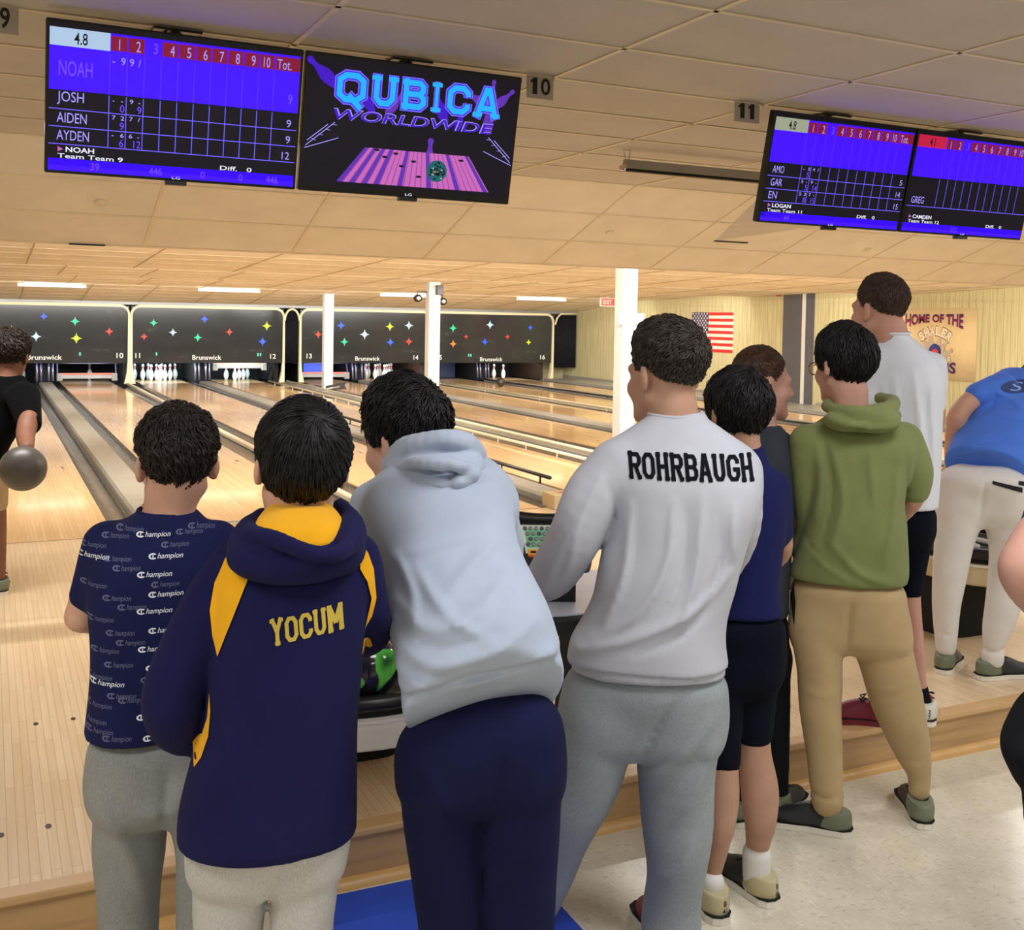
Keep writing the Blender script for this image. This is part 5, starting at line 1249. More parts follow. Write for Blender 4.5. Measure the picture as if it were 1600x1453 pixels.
def shoe(person, heel, toe, z, mats, num=None, pitch=0.0, size=None, socket=None):
    """heel: ankle point; toe: direction of the toes; mats: (front, heel counter, sole)."""
    d = np.array(toe[:2]); d = d / np.linalg.norm(d); s = size / .29; h = np.array(heel[:2]) - d * .080 * s
    fy = np.array((d[0], d[1], 0)); fx = np.array((d[1], -d[0], 0)); fz = np.array((0, 0, 1.0)); p = math.radians(pitch); fy, fz = fy * math.cos(p) - fz * math.sin(p), fz * math.cos(p) + fy * math.sin(p)
    o = np.array((h[0], h[1], z)) + np.array((d[0], d[1], 0)) * .14 * s
    if pitch: o = o + np.array((0, 0, 1)) * .14 * s * math.sin(p)
    Wd = lambda V: o + np.asarray(V) @ np.array((fx, fy, fz)) * s
    cy = SHOE_V[SHOE_F].mean(1); mi = ((cy[:, 1] < -.045 - .25 * (cy[:, 2] - .05)) & (cy[:, 1] < -.03)).astype(int)
    up = mesh_obj('shoe', Wd(SHOE_V), SHOE_F, [mats[0], mats[1]], person.o, True, mi, person.base)
    m = MB(); m.prism(sole_poly(), (0, 0, 0.001), (1, 0, 0), (0, 1, 0), (0, 0, .022)); m.V = [tuple(v) for v in Wd(m.V)]; so = m.obj('sole', mats[2], up, base=person.base); so.location = (0, 0, 0)
    m = MB(); m.prism(sole_poly(1.012), (0, 0, 0.0225), (1, 0, 0), (0, 1, 0), (0, 0, .004)); m.V = [tuple(v) for v in Wd(m.V)]; m.obj('welt', MAT['matblack'], up, base=person.base)
    m = MB()
    for k in range(5):
        y = -.01 + .02 * k; zz = .098 - .011 * k - .001 * k * k; m.tube([(-.022, y, zz - .012), (0, y + .006, zz), (.022, y, zz - .012)], .0032, 6)
    m.tube([(0, -.015, .098), (.025, -.03, .108), (.035, -.01, .098), (.005, -.012, .1), (-.03, -.028, .107), (-.036, -.008, .096), (0, -.014, .099)], .003, 6)
    m.V = [tuple(v) for v in Wd(m.V)]; m.obj('laces', MAT['matblack'], up, True, person.base)
    if num:
        bv = BVHTree.FromPolygons([tuple(v) for v in Wd(SHOE_V)], [tuple(int(i) for i in f) for f in SHOE_F])
        V, F = [], []
        for k, s_ in enumerate(num):
            v, f = fit_text(s_, 0, .050 - .021 * k, .010 * len(s_), .016, .02, 0, 'C'); b = len(V); V += [tuple(q) for q in v]; F += [tuple(i + b for i in q) for q in f]
        decal(np.array(V) * s, F, Wd((0.012, -.14, 0.003)), fx, fz, -fy, bv, 'size_marking', MAT['black'], up, person.base, .001, .1)
    return up
SK = {'fair': skin('skin_fair', (204, 160, 138)), 'tan': skin('skin_tan', (182, 144, 122)), 'pink': skin('skin_pink', (198, 153, 138)), 'olive': skin('skin_olive', (188, 138, 108)), 'deep': skin('skin_deep_brown', (128, 88, 70))}  # deep is a darker brown skin tone of its own
HR = {'black': hairmat('hair_black', (25, 22, 24)), 'dark': hairmat('hair_dark_brown', (40, 31, 27)), 'brown': hairmat('hair_brown', (70, 54, 46), .5), 'ash': hairmat('hair_ash_brown', (52, 45, 40)), 'red': hairmat('hair_auburn', (74, 52, 40))}
ZF = -.17
HL_SHORT = [(0, .086), (35, .078), (55, .048), (72, .012), (88, .006), (100, .022), (115, -.010), (135, -.032), (180, -.046)]
HL_LONG = [(0, .070), (35, .060), (55, .040), (72, .002), (88, -.004), (100, .004), (115, -.030), (135, -.058), (180, -.072)]
HL_FADE = [(0, .086), (35, .080), (55, .052), (72, .022), (88, .018), (100, .034), (115, .012), (135, -.004), (180, -.016)]
U0 = lambda x, y: right_of(x, y)
SHOE_BLK = (plain('shoe_black', (34, 38, 40), .5), plain('shoe_heel_olive', (110, 118, 96), .5), plain('shoe_sole_white', (226, 222, 210), .5))
SHOE_TAN = (SHOE_BLK[0], plain('shoe_heel_tan', (186, 176, 138), .5), SHOE_BLK[2])
SHOE_RED = (plain('shoe_maroon', (118, 30, 52), .5), plain('shoe_heel_white', (214, 210, 196), .5), SHOE_BLK[2])
SHOE_GRY = (plain('shoe_grey', (84, 80, 74), .5), SHOE_BLK[1], SHOE_BLK[2])
def band(person, pts, r, mat, name):
    return MB().tube(pts, r, 8, True).obj(name, mat, person.o, True, person.base)
def neck_loop(c, ax, ay, rx, ry, n=28, dip=0.0): return [c + ax * rx * math.cos(2 * math.pi * k / n) + ay * ry * math.sin(2 * math.pi * k / n) + np.array((0, 0, dip)) * math.sin(2 * math.pi * k / n) for k in range(n)]
def folds(g, d, w, amp, *paths):
    for p in paths: g.append(('ridge', [at(x, y, d) for x, y in p], w, amp, hview(*p[len(p) // 2])))
def floor_pt(x, y, z): return zplane(x, y, z)
def legs_to_floor(p, pts, z): return pts
F3 = lambda x, y, z0: zplane(x, y, z0)

OFF[0] = .06
# ===== 1: navy printed tee, grey sweatpants, arms folded
M_TEE1 = cloth('tee_navy_print', (24, 28, 70), .12); M_SWG = cloth('sweatpants_grey', (134, 134, 132), .08, heather=.35)
p1 = Person('person in a navy short-sleeved tee printed all over in white script, arms folded', SK['fair'], at(220, 1725, 2.36)); d = 2.40; u = U0(240, 900)
g = p1.garment('tee_shirt', M_TEE1, .0075, (.0045, 26, 3), stretch=(1, 1, 1.6))
g.append(('loft', [ring(1140, 137, 316, 2.34, .118), ring(1060, 146, 322, 2.36, .114), ring(1000, 149, 330, 2.38, .112), ring(940, 146, 338, 2.40, .112), ring(890, 146, 348, 2.42, .108), ring(855, 152, 352, 2.44, .098), ring(832, 172, 340, 2.45, .080), ring(812, 198, 318, 2.46, .074), ring(796, 216, 304, 2.47, .066)], u, {'rnd': .008}))
g += [('cone', at(170, 852, 2.43), at(136, 928, 2.40), PX(40, 2.4), PX(25, 2.4), {'k': .035}), ('cone', at(338, 850, 2.45), at(372, 925, 2.46), PX(38, 2.4), PX(26, 2.4), {'k': .035})]
cutd = at(129, 945, 2.40) - at(160, 850, 2.43)
g = p1.garment('sweatpants', M_SWG, .0085, (.005, 20, 8), stretch=(1, 1, .7))
g.append(('loft', [ring(1285, 150, 334, 2.33, .082), ring(1215, 143, 326, 2.33, .094), ring(1165, 141, 314, 2.33, .100), ring(1120, 148, 308, 2.34, .098)], u, {'rnd': .07, 'k': .03}))
g += [('chain', ch((201, 1225, 2.33, 54), (202, 1310, 2.34, 56), (201, 1400, 2.35, 48), (203, 1560, 2.36, 44), (206, 1650, 2.36, 40)), {'k': .045}), ('chain', ch((298, 1225, 2.33, 48), (314, 1320, 2.34, 40), (318, 1400, 2.35, 42), (318, 1560, 2.36, 42), (318, 1650, 2.36, 40)), {'k': .045})]
folds(g, 2.33, .02, .012, [(150, 1215), (195, 1300), (228, 1390)], [(300, 1200), (262, 1240), (215, 1240)])
folds(g, 2.33, .012, -.012, [(262, 1190), (260, 1225), (258, 1262)])
p1.head = Head(276, 729, 2.47, 6, 6, 0, .96); p1.neck = at(262, 812, 2.47)
p1.extra = [('cone', at(262, 800, 2.47), at(262, 830, 2.46), .052, .048, {'k': .02}), ('cone', at(140, 905, 2.41), at(128, 962, 2.41), .036, .035, {'k': .01}), ('cone', at(128, 962, 2.41), at(205, 985, 2.60), .036, .026, {'k': .01}),
            ('cone', at(366, 900, 2.45), at(372, 965, 2.46), .036, .034, {'k': .01}), ('cone', at(372, 965, 2.46), at(300, 985, 2.62), .034, .026, {'k': .01})]
p1.extra += hand(at(205, 985, 2.60), at(290, 985, 2.62) - at(205, 985, 2.6), -D_, (0, 0, 1)) + hand(at(300, 985, 2.62), at(220, 990, 2.66) - at(300, 985, 2.62), -D_, (0, 0, 1))
p1.build()
hair(p1.head, HR['dark'], p1.o, p1.base, 5, HL_SHORT, .021, 3600, .040, .0026, .005, .6, .3, (0, -.45, .9), .003, .005, .25, -.003)
for hx in (206, 318): shoe(p1, at(hx, 1690, 2.36), hview(hx - 8, 900), ZF, SHOE_BLK, size=.27)
band(p1, neck_loop(at(260, 797, 2.47), u, np.cross((0, 0, 1), u), .0615, .0635, dip=.004), .0055, M_TEE1, 'neckband')
band(p1, neck_loop(at(261, 789, 2.475), u, np.cross((0, 0, 1), u), .0545, .0555, dip=.004), .0017, plain('necklace_bronze', (120, 84, 60), .35, .6), 'necklace')
bv = p1.bvh('tee_shirt'); o_ = at(240, 990, 2.40); vv = hview(240, 900)
M_PR = (plain('print_grey_blue', (88, 92, 126), .7), plain('print_white', (222, 224, 232), .7))
rows = [(302, 848, 0), (238, 849, 1), (150, 829, 0), (205, 841, 0), (322, 841, 0), (182, 851, 0), (145, 865, 0), (278, 865, 0), (258, 880, 1), (140, 880, 1), (186, 882, 0), (201, 895, 0), (240, 905, 1), (148, 920, 0), (262, 920, 0), (258, 934, 1), (186, 937, 0), (210, 950, 0), (240, 957, 1), (160, 968, 0), (192, 987, 0), (258, 986, 1), (300, 975, 0), (208, 1001, 0), (242, 1012, 1), (168, 1013, 0), (190, 1033, 0), (254, 1040, 1), (300, 1030, 0), (158, 1052, 0), (246, 1056, 0), (212, 1083, 0), (240, 1109, 1), (195, 1077, 0), (166, 1060, 1), (158, 1092, 0), (188, 1137, 0), (250, 1140, 1), (208, 1155, 0), (240, 1166, 1), (290, 1145, 0), (150, 1115, 0), (160, 1128, 0), (295, 1085, 0), (290, 1000, 0)]
def champ(x, y, w_):
    V, F = fit_text('hampion', .0195, .0005, w_ - .020, .0110, .006, .28); Q = []
    for k in range(12):
        a0, a1 = math.radians(40 + 280 * k / 12), math.radians(40 + 280 * (k + 1) / 12); c = np.array((.010, .005)); E = lambda a, s_: c + np.array((.0085 * math.cos(a), .0056 * math.sin(a))) * s_
        Q.append([E(a0, .62), E(a1, .62), E(a1, 1.1), E(a0, 1.1)])
    Q.append([np.array((.009, .0008)), np.array((.0112, .0008)), np.array((.0112, .0095)), np.array((.009, .0095))])
    v, f = quads_to_mesh(Q, 1); return np.vstack([V, v]), list(F) + [tuple(i + len(V) for i in q) for q in f]
for px, py, big in rows:
    P = at(px, py, 2.30) - at(240, 990, 2.30); uu = P @ u; zz_ = P[2]; v, f = champ(0, 0, .074 if big else .060); v, f = refine(v, f, .02)
    decal(v + np.array((uu - .035, zz_)), f, at(240, 990, 2.30), u, (0, 0, 1), -vv, bv, 'script_print', M_PR[big], p1.o, p1.base, .0014)

OFF[0] = -.03
# ===== 2: navy hoodie with yellow panels, pale sweatpants
M_HN = cloth('hoodie_navy', (23, 23, 66), .1); M_YEL = cloth('hoodie_yellow', (232, 168, 22), .07); M_PALE = cloth('sweatpants_pale', (178, 176, 172), .06, heather=.3)
p2 = Person('person in a navy hooded top with yellow shoulder panels and yellow surname on the back', SK['fair'], at(420, 1840, 2.15)); u = U0(450, 1000)
g = p2.garment('hooded_top', M_HN, .0075, (.004, 18, 21), stretch=(1, 1, .6))
g.append(('loft', [ring(1301, 286, 556, 2.15, .138), ring(1247, 289, 557, 2.15, .138), ring(1170, 306, 557, 2.15, .136), ring(1100, 326, 559, 2.15, .132), ring(1010, 333, 566, 2.15, .128), ring(950, 335, 576, 2.15, .122), ring(895, 340, 582, 2.16, .112), ring(860, 360, 572, 2.17, .096), ring(830, 388, 550, 2.18, .078), ring(800, 410, 528, 2.19, .064)], u, {'rnd': .010}))
g.append(('chain', ch((372, 882, 2.17, 40), (325, 960, 2.12, 47), (276, 1062, 2.09, 45), (268, 1110, 2.09, 43), (286, 1142, 2.15, 36), (335, 1140, 2.3, 33)), {'k': .03}))
g.append(('chain', ch((550, 876, 2.17, 42), (574, 945, 2.18, 34), (584, 985, 2.26, 27), (572, 1003, 2.42, 24)), {'k': .03}))
g = p2.garment('sweatpants', M_PALE, .0085, (.003, 24, 9), stretch=(.4, .4, 1.6))
g.append(('loft', [ring(1400, 303, 526, 2.15, .084), ring(1330, 300, 536, 2.15, .100), ring(1240, 306, 545, 2.15, .118)], u, {'rnd': .07, 'k': .03}))
g += [('chain', ch((362, 1320, 2.15, 60), (361, 1400, 2.15, 57), (358, 1450, 2.15, 53), (356, 1620, 2.15, 46), (354, 1780, 2.15, 40)), {'k': .045}), ('chain', ch((478, 1320, 2.15, 56), (474, 1400, 2.15, 50.5), (472, 1450, 2.15, 49), (476, 1620, 2.15, 46), (478, 1780, 2.15, 40)), {'k': .045})]
ho = p2.garment('hood', M_HN, .006, (.002, 26, 5))
ho.append(('ell', at(460, 872, 2.065), (.118, .078, .046), (u, np.cross((0, 0, 1), u), (0, 0, 1)), {'k': .02}))
ho.append(('chain', ch((410, 804, 2.24, 11), (390, 820, 2.16, 12), (398, 834, 2.06, 12), (428, 842, 2.0, 12), (480, 862, 1.97, 12), (524, 866, 1.98, 12), (548, 846, 2.05, 12), (550, 812, 2.15, 12), (532, 790, 2.24, 12)), {'k': .02}))
ho.append(('ell', at(394, 850, 2.12), (.045, .07, .030), (u, np.cross((0, 0, 1), u), (0, 0, 1)), {'k': .04}))
ho.append(('ell', at(540, 846, 2.12), (.035, .07, .035), (u, np.cross((0, 0, 1), u), (0, 0, 1)), {'k': .04}))
li = p2.garment('hood_lining', M_YEL, .006, (.003, 40, 2), label='yellow hood lining')
li.append(('loft', [ring(850, 410, 538, 2.075, .066), ring(838, 400, 540, 2.08, .070), ring(815, 402, 536, 2.10, .070), ring(788, 420, 518, 2.15, .066)], u, {'rnd': .012}))
folds(g, 2.15, .012, -.012, [(425, 1330), (423, 1370), (419, 1400)])
p2.head = Head(469, 732, 2.20, 10, -4, -4, .96); p2.neck = at(462, 800, 2.20)
p2.extra = [('cone', at(462, 795, 2.2), at(462, 830, 2.18), .054, .05, {'k': .02})] + hand(at(350, 1132, 2.36), at(430, 1120, 2.36) - at(350, 1132, 2.36), -D_, (0, 0, 1)) + hand(at(560, 1010, 2.47), (-.6, .5, -.2), -D_, (0, 0, 1))
p2.build()
hair(p2.head, HR['black'], p2.o, p2.base, 9, HL_LONG, .019, 3000, .110, .0024, .004, .15, .35, (.10, -.62, .72), .010, .003, .10, .016)
for hx in (354, 478): shoe(p2, at(hx, 1800, 2.15), hview(hx, 900), ZF, SHOE_GRY, size=.27)
bv = p2.bvh('hooded_top'); vv = hview(440, 950)
def poly_decal(person, pts, d, mat, name, bvh, step=.010, lift=.0045, lab=None):
    o = at(*pts[0], d); uu = right_of(*pts[0]); v2 = [((at(x, y, d) - o) @ uu, (at(x, y, d) - o)[2]) for x, y in pts]
    V, F = refine(v2, [tuple(range(len(v2)))], step); return decal(V, F, o, uu, (0, 0, 1), -hview(*pts[0]), bvh, name, mat, person.o, person.base, lift)
c2 = lambda L: [(90 + x / 2.421, 600 + y / 2.421) for x, y in L]
poly_decal(p2, c2([(683, 593), (735, 658), (705, 720), (672, 800), (640, 880), (608, 968), (590, 900), (580, 810), (596, 720), (634, 640)]), 2.15, M_YEL, 'shoulder_panel', bv)
poly_decal(p2, c2([(1150, 595), (1175, 630), (1196, 690), (1206, 800), (1190, 870), (1164, 915), (1188, 800), (1172, 730), (1145, 680)]), 2.15, M_YEL, 'shoulder_panel', bv)
poly_decal(p2, c2([(574, 1110), (578, 1170), (570, 1255), (545, 1330), (518, 1378), (512, 1310), (548, 1262), (566, 1200)]), 2.15, M_YEL, 'cuff_panel', bv)
poly_decal(p2, c2([(1160, 930), (1182, 955), (1192, 1000), (1180, 1016), (1150, 1003)]), 2.2, M_YEL, 'cuff_panel', bv)
def name_print(person, txt, tl, tr, bl, d, mat, bvh, t, widths, vdir, lift=.002):
    o = at(*bl, d); axx = at(*tr, d) - at(*tl, d); w_ = np.linalg.norm(axx); axx /= w_; ayy = at(*tl, d) - o; hh = np.linalg.norm(ayy); ayy /= hh
    V, F = quads_to_mesh(slab2d(txt, w_, hh, t, .075, widths), .012); decal(V, F, o, axx, ayy, -vdir, bvh, 'name_print', mat, person.o, person.base, lift)
name_print(p2, 'YOCUM', (421, 967), (537, 950), (424, 1007), 2.03, plain('print_old_gold', (190, 166, 62), .7), bv, .29, {'M': 1.25}, vv)

OFF[0] = .05
# ===== 3: pale grey hoodie, leaning over the table
M_HG = cloth('hoodie_pale_grey', (168, 179, 198), .06, sheen=.3); M_NP = cloth('trousers_navy', (24, 27, 58), .1)
p3 = Person('person in a pale grey hooded top and navy trousers leaning forward over the table', SK['fair'], at(755, 1879, 2.12)); u = U0(740, 950)
A3 = at(674, 770, 2.50) - at(757, 1075, 2.12)
g = p3.garment('hooded_top', M_HG, .0075, (.0065, 17, 4), stretch=(.5, .5, 1.5))
g.append(('loft', [ring2((634, 1124), (884, 1062), 2.10, .150), ring2((622, 1055), (874, 1015), 2.13, .148), ring2((614, 995), (860, 985), 2.18, .138), ring2((606, 945), (842, 950), 2.23, .132), ring2((592, 880), (818, 890), 2.30, .128), ring2((572, 825), (806, 838), 2.37, .126), ring2((560, 785), (800, 795), 2.43, .118), ring2((572, 758), (780, 765), 2.48, .100), ring2((600, 735), (740, 740), 2.53, .080)], u, A3, {'rnd': .007}))
g.append(('chain', ch((580, 788, 2.46, 36), (566, 850, 2.48, 30), (580, 915, 2.62, 28), (640, 930, 2.86, 24)), {'k': .04}))
g.append(('chain', ch((772, 792, 2.45, 36), (785, 850, 2.55, 30), (780, 905, 2.72, 28), (745, 920, 2.92, 24)), {'k': .04}))
folds(g, 2.2, .011, .010, [(640, 815), (715, 796), (790, 812)], [(612, 872), (680, 846), (745, 836), (806, 850)], [(700, 905), (750, 862), (800, 832)], [(618, 925), (680, 945), (745, 922), (800, 880)], [(620, 968), (690, 992), (770, 975), (835, 940)], [(628, 1010), (700, 1030), (780, 1020), (860, 985)], [(650, 880), (690, 920), (760, 960)], [(600, 850), (640, 900), (650, 960)])
folds(g, 2.2, .008, -.007, [(640, 835), (720, 815), (795, 825)], [(630, 945), (690, 968), (770, 948)], [(650, 1005), (720, 1012), (800, 990)])
folds(g, 2.1, .0095, -.014, [(618, 1081), (690, 1056), (760, 1042), (830, 1030), (892, 1022)])
folds(g, 2.1, .012, .009, [(616, 1066), (690, 1040), (760, 1026), (830, 1014), (890, 1006)])
g = p3.garment('trousers', M_NP, .0085, (.005, 16, 31), stretch=(1, 1, .6))
g.append(('loft', [ring(1270, 634, 872, 2.12, .086), ring(1205, 628, 876, 2.12, .100), ring(1150, 630, 879, 2.13, .108), ring(1112, 662, 880, 2.14, .104), ring(1082, 700, 879, 2.14, .10)], u, {'rnd': .07, 'k': .03}))
g += [('chain', ch((690, 1190, 2.12, 66), (694, 1290, 2.12, 64), (702, 1380, 2.13, 59), (706, 1451, 2.13, 52), (708, 1620, 2.14, 46), (706, 1770, 2.14, 38)), {'k': .045}), ('chain', ch((812, 1190, 2.12, 64), (811, 1290, 2.12, 63), (811, 1380, 2.13, 58), (811, 1451, 2.13, 54), (806, 1620, 2.14, 46), (800, 1770, 2.14, 38)), {'k': .045})]
ho = p3.garment('hood', M_HG, .0055, (.004, 30, 6))
ho.append(('ell', at(690, 732, 2.395), (.096, .066, .052), (u * .97 - np.array((0, 0, .24)), np.cross((0, 0, 1), u), (0, 0, 1)), {'k': .02}))
ho.append(('chain', ch((624, 744, 2.60, 19), (618, 724, 2.52, 19), (640, 700, 2.42, 19), (690, 688, 2.37, 18), (728, 694, 2.40, 18), (742, 716, 2.47, 18), (722, 730, 2.58, 18)), {'k': .03}))
ho.append(('chain', ch((620, 738, 2.45, 14), (655, 724, 2.335, 15), (705, 724, 2.30, 16), (738, 738, 2.335, 14)), {'k': .022}))
ho.append(('chain', ch((655, 748, 2.34, 10), (685, 754, 2.315, 13), (715, 750, 2.315, 13), (740, 738, 2.35, 11)), {'k': .024}))
folds(ho, 2.35, .010, -.010, [(608, 745), (650, 738), (700, 740), (745, 726)], [(640, 712), (690, 702), (738, 716)], [(700, 725), (704, 745), (700, 762)])
folds(g, 2.12, .012, -.007, [(795, 1110), (780, 1160), (768, 1215)])
folds(g, 2.12, .02, .010, [(860, 1190), (820, 1260), (790, 1330)], [(650, 1150), (680, 1210), (690, 1290)])
p3.head = Head(630, 690, 2.56, 48, 12, 6, .96); p3.neck = at(668, 752, 2.52)
p3.extra = hand(at(640, 930, 2.86), at(720, 928, 3.0) - at(640, 930, 2.86), (0, 0, -1), (.5, .5, 0)) + hand(at(745, 920, 2.92), at(690, 925, 3.05) - at(745, 920, 2.92), (0, 0, -1), (.5, .5, 0))
p3.build()
hair(p3.head, HR['black'], p3.o, p3.base, 14, HL_SHORT, .028, 3600, .075, .0026, .007, .5, .3, (.1, -.75, .55), .003, .006, .2, .010, [((0, .85, .55), .030, .42), ((-.1, -.2, .95), .010, .5)])
for hx in (706, 800): shoe(p3, at(hx, 1840, 2.14), hview(hx, 900), ZF, SHOE_GRY, size=.28)

OFF[0] = 0
# ===== 4: white long-sleeved tee with a surname, grey sweatpants
M_WT = cloth('long_tee_white', (184, 186, 196), .04, sheen=.2); M_SG2 = cloth('sweatpants_blue_grey', (138, 146, 150), .06, heather=.3)
p4 = Person('person in a white long-sleeved top with a black surname across the shoulders', SK['tan'], at(1020, 1500, 2.92)); u = U0(1040, 850)
g = p4.garment('long_sleeved_top', M_WT, .008, (.0075, 13, 12), stretch=(1, 1, .45))
g.append(('loft', [ring(1034, 887, 1138, 2.90, .146), ring(1000, 893, 1136, 2.90, .146), ring(965, 914, 1139, 2.90, .142), ring(930, 930, 1146, 2.90, .140), ring(885, 938, 1154, 2.90, .138), ring(840, 944, 1166, 2.90, .136), ring(790, 944, 1184, 2.90, .134), ring(750, 940, 1188, 2.90, .126), ring(715, 938, 1180, 2.91, .112), ring(690, 956, 1158, 2.92, .094), ring(670, 984, 1130, 2.93, .084), ring(654, 1008, 1104, 2.94, .074), ring(645, 1014, 1099, 2.945, .070)], u, {'rnd': .008}))
g.append(('chain', ch((962, 728, 2.90, 42), (922, 790, 2.88, 45), (890, 850, 2.90, 41), (862, 896, 2.98, 36), (838, 918, 3.16, 25)), {'k': .035}))
g.append(('chain', ch((1150, 735, 2.92, 42), (1150, 820, 2.98, 36), (1120, 890, 3.10, 32), (1050, 900, 3.2, 26)), {'k': .035}))
folds(g, 2.9, .013, .014, [(1050, 775), (1042, 860), (1000, 935), (930, 985)], [(1098, 765), (1090, 870), (1068, 960)], [(1135, 880), (1085, 930), (1000, 972), (905, 1003)], [(1150, 780), (1146, 860)], [(985, 780), (975, 880), (945, 960)])
folds(g, 2.9, .009, -.009, [(1072, 780), (1066, 880), (1030, 950)], [(1122, 790), (1120, 880), (1080, 960), (1000, 1000)], [(950, 745), (962, 800), (950, 850)])
folds(g, 2.9, .012, .010, [(938, 740), (905, 810), (888, 880), (878, 925)], [(900, 800), (868, 870), (850, 930)])
g = p4.garment('under_tee', M_WT, .009, (.004, 20, 3), label='lower hem of a second white layer'); p4.parts[-1]['label'] = None
g.append(('loft', [ring(1048, 892, 1133, 2.90, .138), ring(1010, 900, 1128, 2.90, .136)], u, {'rnd': .008}))
g = p4.garment('sweatpants', M_SG2, .009, (.006, 13, 8), stretch=(1, 1, .7))
g.append(('loft', [ring(1185, 880, 1118, 2.91, .096), ring(1125, 880, 1129, 2.91, .112), ring(1075, 882, 1134, 2.90, .122), ring(1030, 896, 1128, 2.90, .120)], u, {'rnd': .07, 'k': .03}))
g += [('chain', ch((935, 1120, 2.91, 60), (918, 1190, 2.93, 62), (888, 1260, 2.96, 58), (858, 1330, 3.0, 53), (828, 1400, 3.03, 46), (814, 1435, 3.05, 43)), {'k': .045}), ('chain', ch((1062, 1120, 2.91, 64), (1056, 1180, 2.91, 62), (1058, 1280, 2.92, 55), (1056, 1360, 2.93, 47), (1051, 1410, 2.94, 46), (1050, 1446, 2.94, 47)), {'k': .045})]
folds(g, 2.91, .018, .012, [(1112, 1100), (1070, 1150), (1030, 1190), (1000, 1200)], [(1125, 1130), (1090, 1210), (1060, 1260)], [(1085, 1290), (1060, 1340), (1030, 1360)])
folds(g, 2.91, .010, -.014, [(1062, 1062), (1030, 1110), (998, 1170)])
p4.head = Head(1038, 590, 2.96, 42, 4, 0, 1.04); p4.neck = at(1056, 660, 2.93)
p4.extra = [('cone', at(1054, 640, 2.94), at(1056, 680, 2.93), .056, .052, {'k': .02})] + hand(at(834, 921, 3.18), (.1, .8, -.25), (0, .2, -1), (.6, .3, 0)) + hand(at(1050, 900, 3.2), (-.6, .4, 0), -D_, (0, 0, 1))
p4.build()
hair(p4.head, HR['ash'], p4.o, p4.base, 23, HL_FADE, .026, 4200, .034, .0024, .005, .25, .4, (.2, -.8, .4), .0025, .004, .3, .004, [((0, .75, .7), .014, .5)])
band(p4, neck_loop(at(1056, 646, 2.945), u, np.cross((0, 0, 1), u), .073, .073, dip=.006), .006, M_WT, 'neckband')
band(p4, neck_loop(at(1056, 641, 2.945), u, np.cross((0, 0, 1), u), .0645, .0645, dip=.008), .0022, plain('necklace_gold', (190, 140, 70), .3, .8), 'necklace')
name_print(p4, 'ROHRBAUGH', (978, 709), (1177, 714), (982, 750), 2.77, plain('print_black', (13, 14, 24), .8, spec=.1), p4.bvh('long_sleeved_top'), .30, {}, hview(1070, 730), .0025)
shoe(p4, at(1050, 1488, 2.96), floor_pt(984, 1398, ZF) - at(1050, 1488, 2.94), ZF, SHOE_RED, size=.31); shoe(p4, at(806, 1480, 3.05), hview(760, 900), ZF, SHOE_RED, size=.30)

# ===== 5: navy tee, black shorts
M_TN = cloth('tee_navy', (24, 28, 78), .1); M_SB = cloth('shorts_black', (16, 18, 30), .12); M_SOCK = cloth('sock_white', (226, 224, 222), .03, 1200, .3)
p5 = Person('person in a navy tee, black knee shorts and white socks, behind the white surname top', SK['tan'], at(1165, 1420, 3.2)); u = U0(1160, 850); d = 3.2
g = p5.garment('tee_shirt', M_TN, .009, (.006, 14, 7), stretch=(1, 1, .6))
g.append(('loft', [ring(958, 1092, 1221, d, .104), ring(915, 1094, 1217, d, .104), ring(880, 1090, 1220, d, .104), ring(830, 1086, 1226, d, .104), ring(790, 1084, 1228, d, .104), ring(760, 1088, 1222, d, .098), ring(735, 1104, 1208, d, .084), ring(708, 1124, 1196, 3.22, .072), ring(692, 1134, 1192, 3.24, .064)], u, {'rnd': .008}))
g += [('cone', at(1208, 762, 3.2), at(1217, 832, 3.24), PX(26, d), PX(20, d), {'k': .03}), ('cone', at(1104, 765, 3.24), at(1090, 830, 3.3), PX(26, d), PX(20, d), {'k': .03})]
g = p5.garment('shorts', M_SB, .009, (.005, 14, 9), stretch=(1, 1, .5))
g.append(('loft', [ring(1090, 1100, 1211, d, .084), ring(1030, 1093, 1222, d, .098), ring(985, 1092, 1226, d, .104), ring(945, 1098, 1218, d, .098)], u, {'rnd': .07, 'k': .03}))
g += [('chain', ch((1182, 1030, 3.2, 38), (1181, 1090, 3.2, 31), (1178, 1142, 3.2, 30)), {'k': .045}), ('chain', ch((1130, 1040, 3.19, 38), (1128, 1120, 3.17, 31), (1131, 1186, 3.15, 26)), {'k': .045})]
p5.head = Head(1150, 652, 3.24, 30, 14, -5, .95); p5.neck = at(1164, 706, 3.22)
p5.extra = [('chain', ch((1178, 1140, 3.2, 24), (1180, 1180, 3.2, 25), (1187, 1235, 3.2, 29), (1188, 1283, 3.2, 24), (1183, 1330, 3.25, 17), (1182, 1380, 3.26, 17)), {'k': .01}), ('chain', ch((1131, 1180, 3.15, 20), (1133, 1215, 3.14, 21), (1132, 1255, 3.13, 22), (1126, 1305, 3.12, 18), (1113, 1365, 3.16, 14), (1111, 1412, 3.17, 14)), {'k': .01}),
            ('chain', ch((1217, 820, 3.24, 18), (1221, 860, 3.27, 16), (1200, 885, 3.40, 13)), {'k': .01}), ('chain', ch((1090, 815, 3.3, 18), (1092, 860, 3.36, 16), (1120, 880, 3.45, 13)), {'k': .01})]
p5.extra += hand(at(1200, 885, 3.40), (-.7, .4, 0), -D_, (0, 0, 1), .95) + hand(at(1120, 880, 3.45), (.5, .5, 0), -D_, (0, 0, 1), .95)
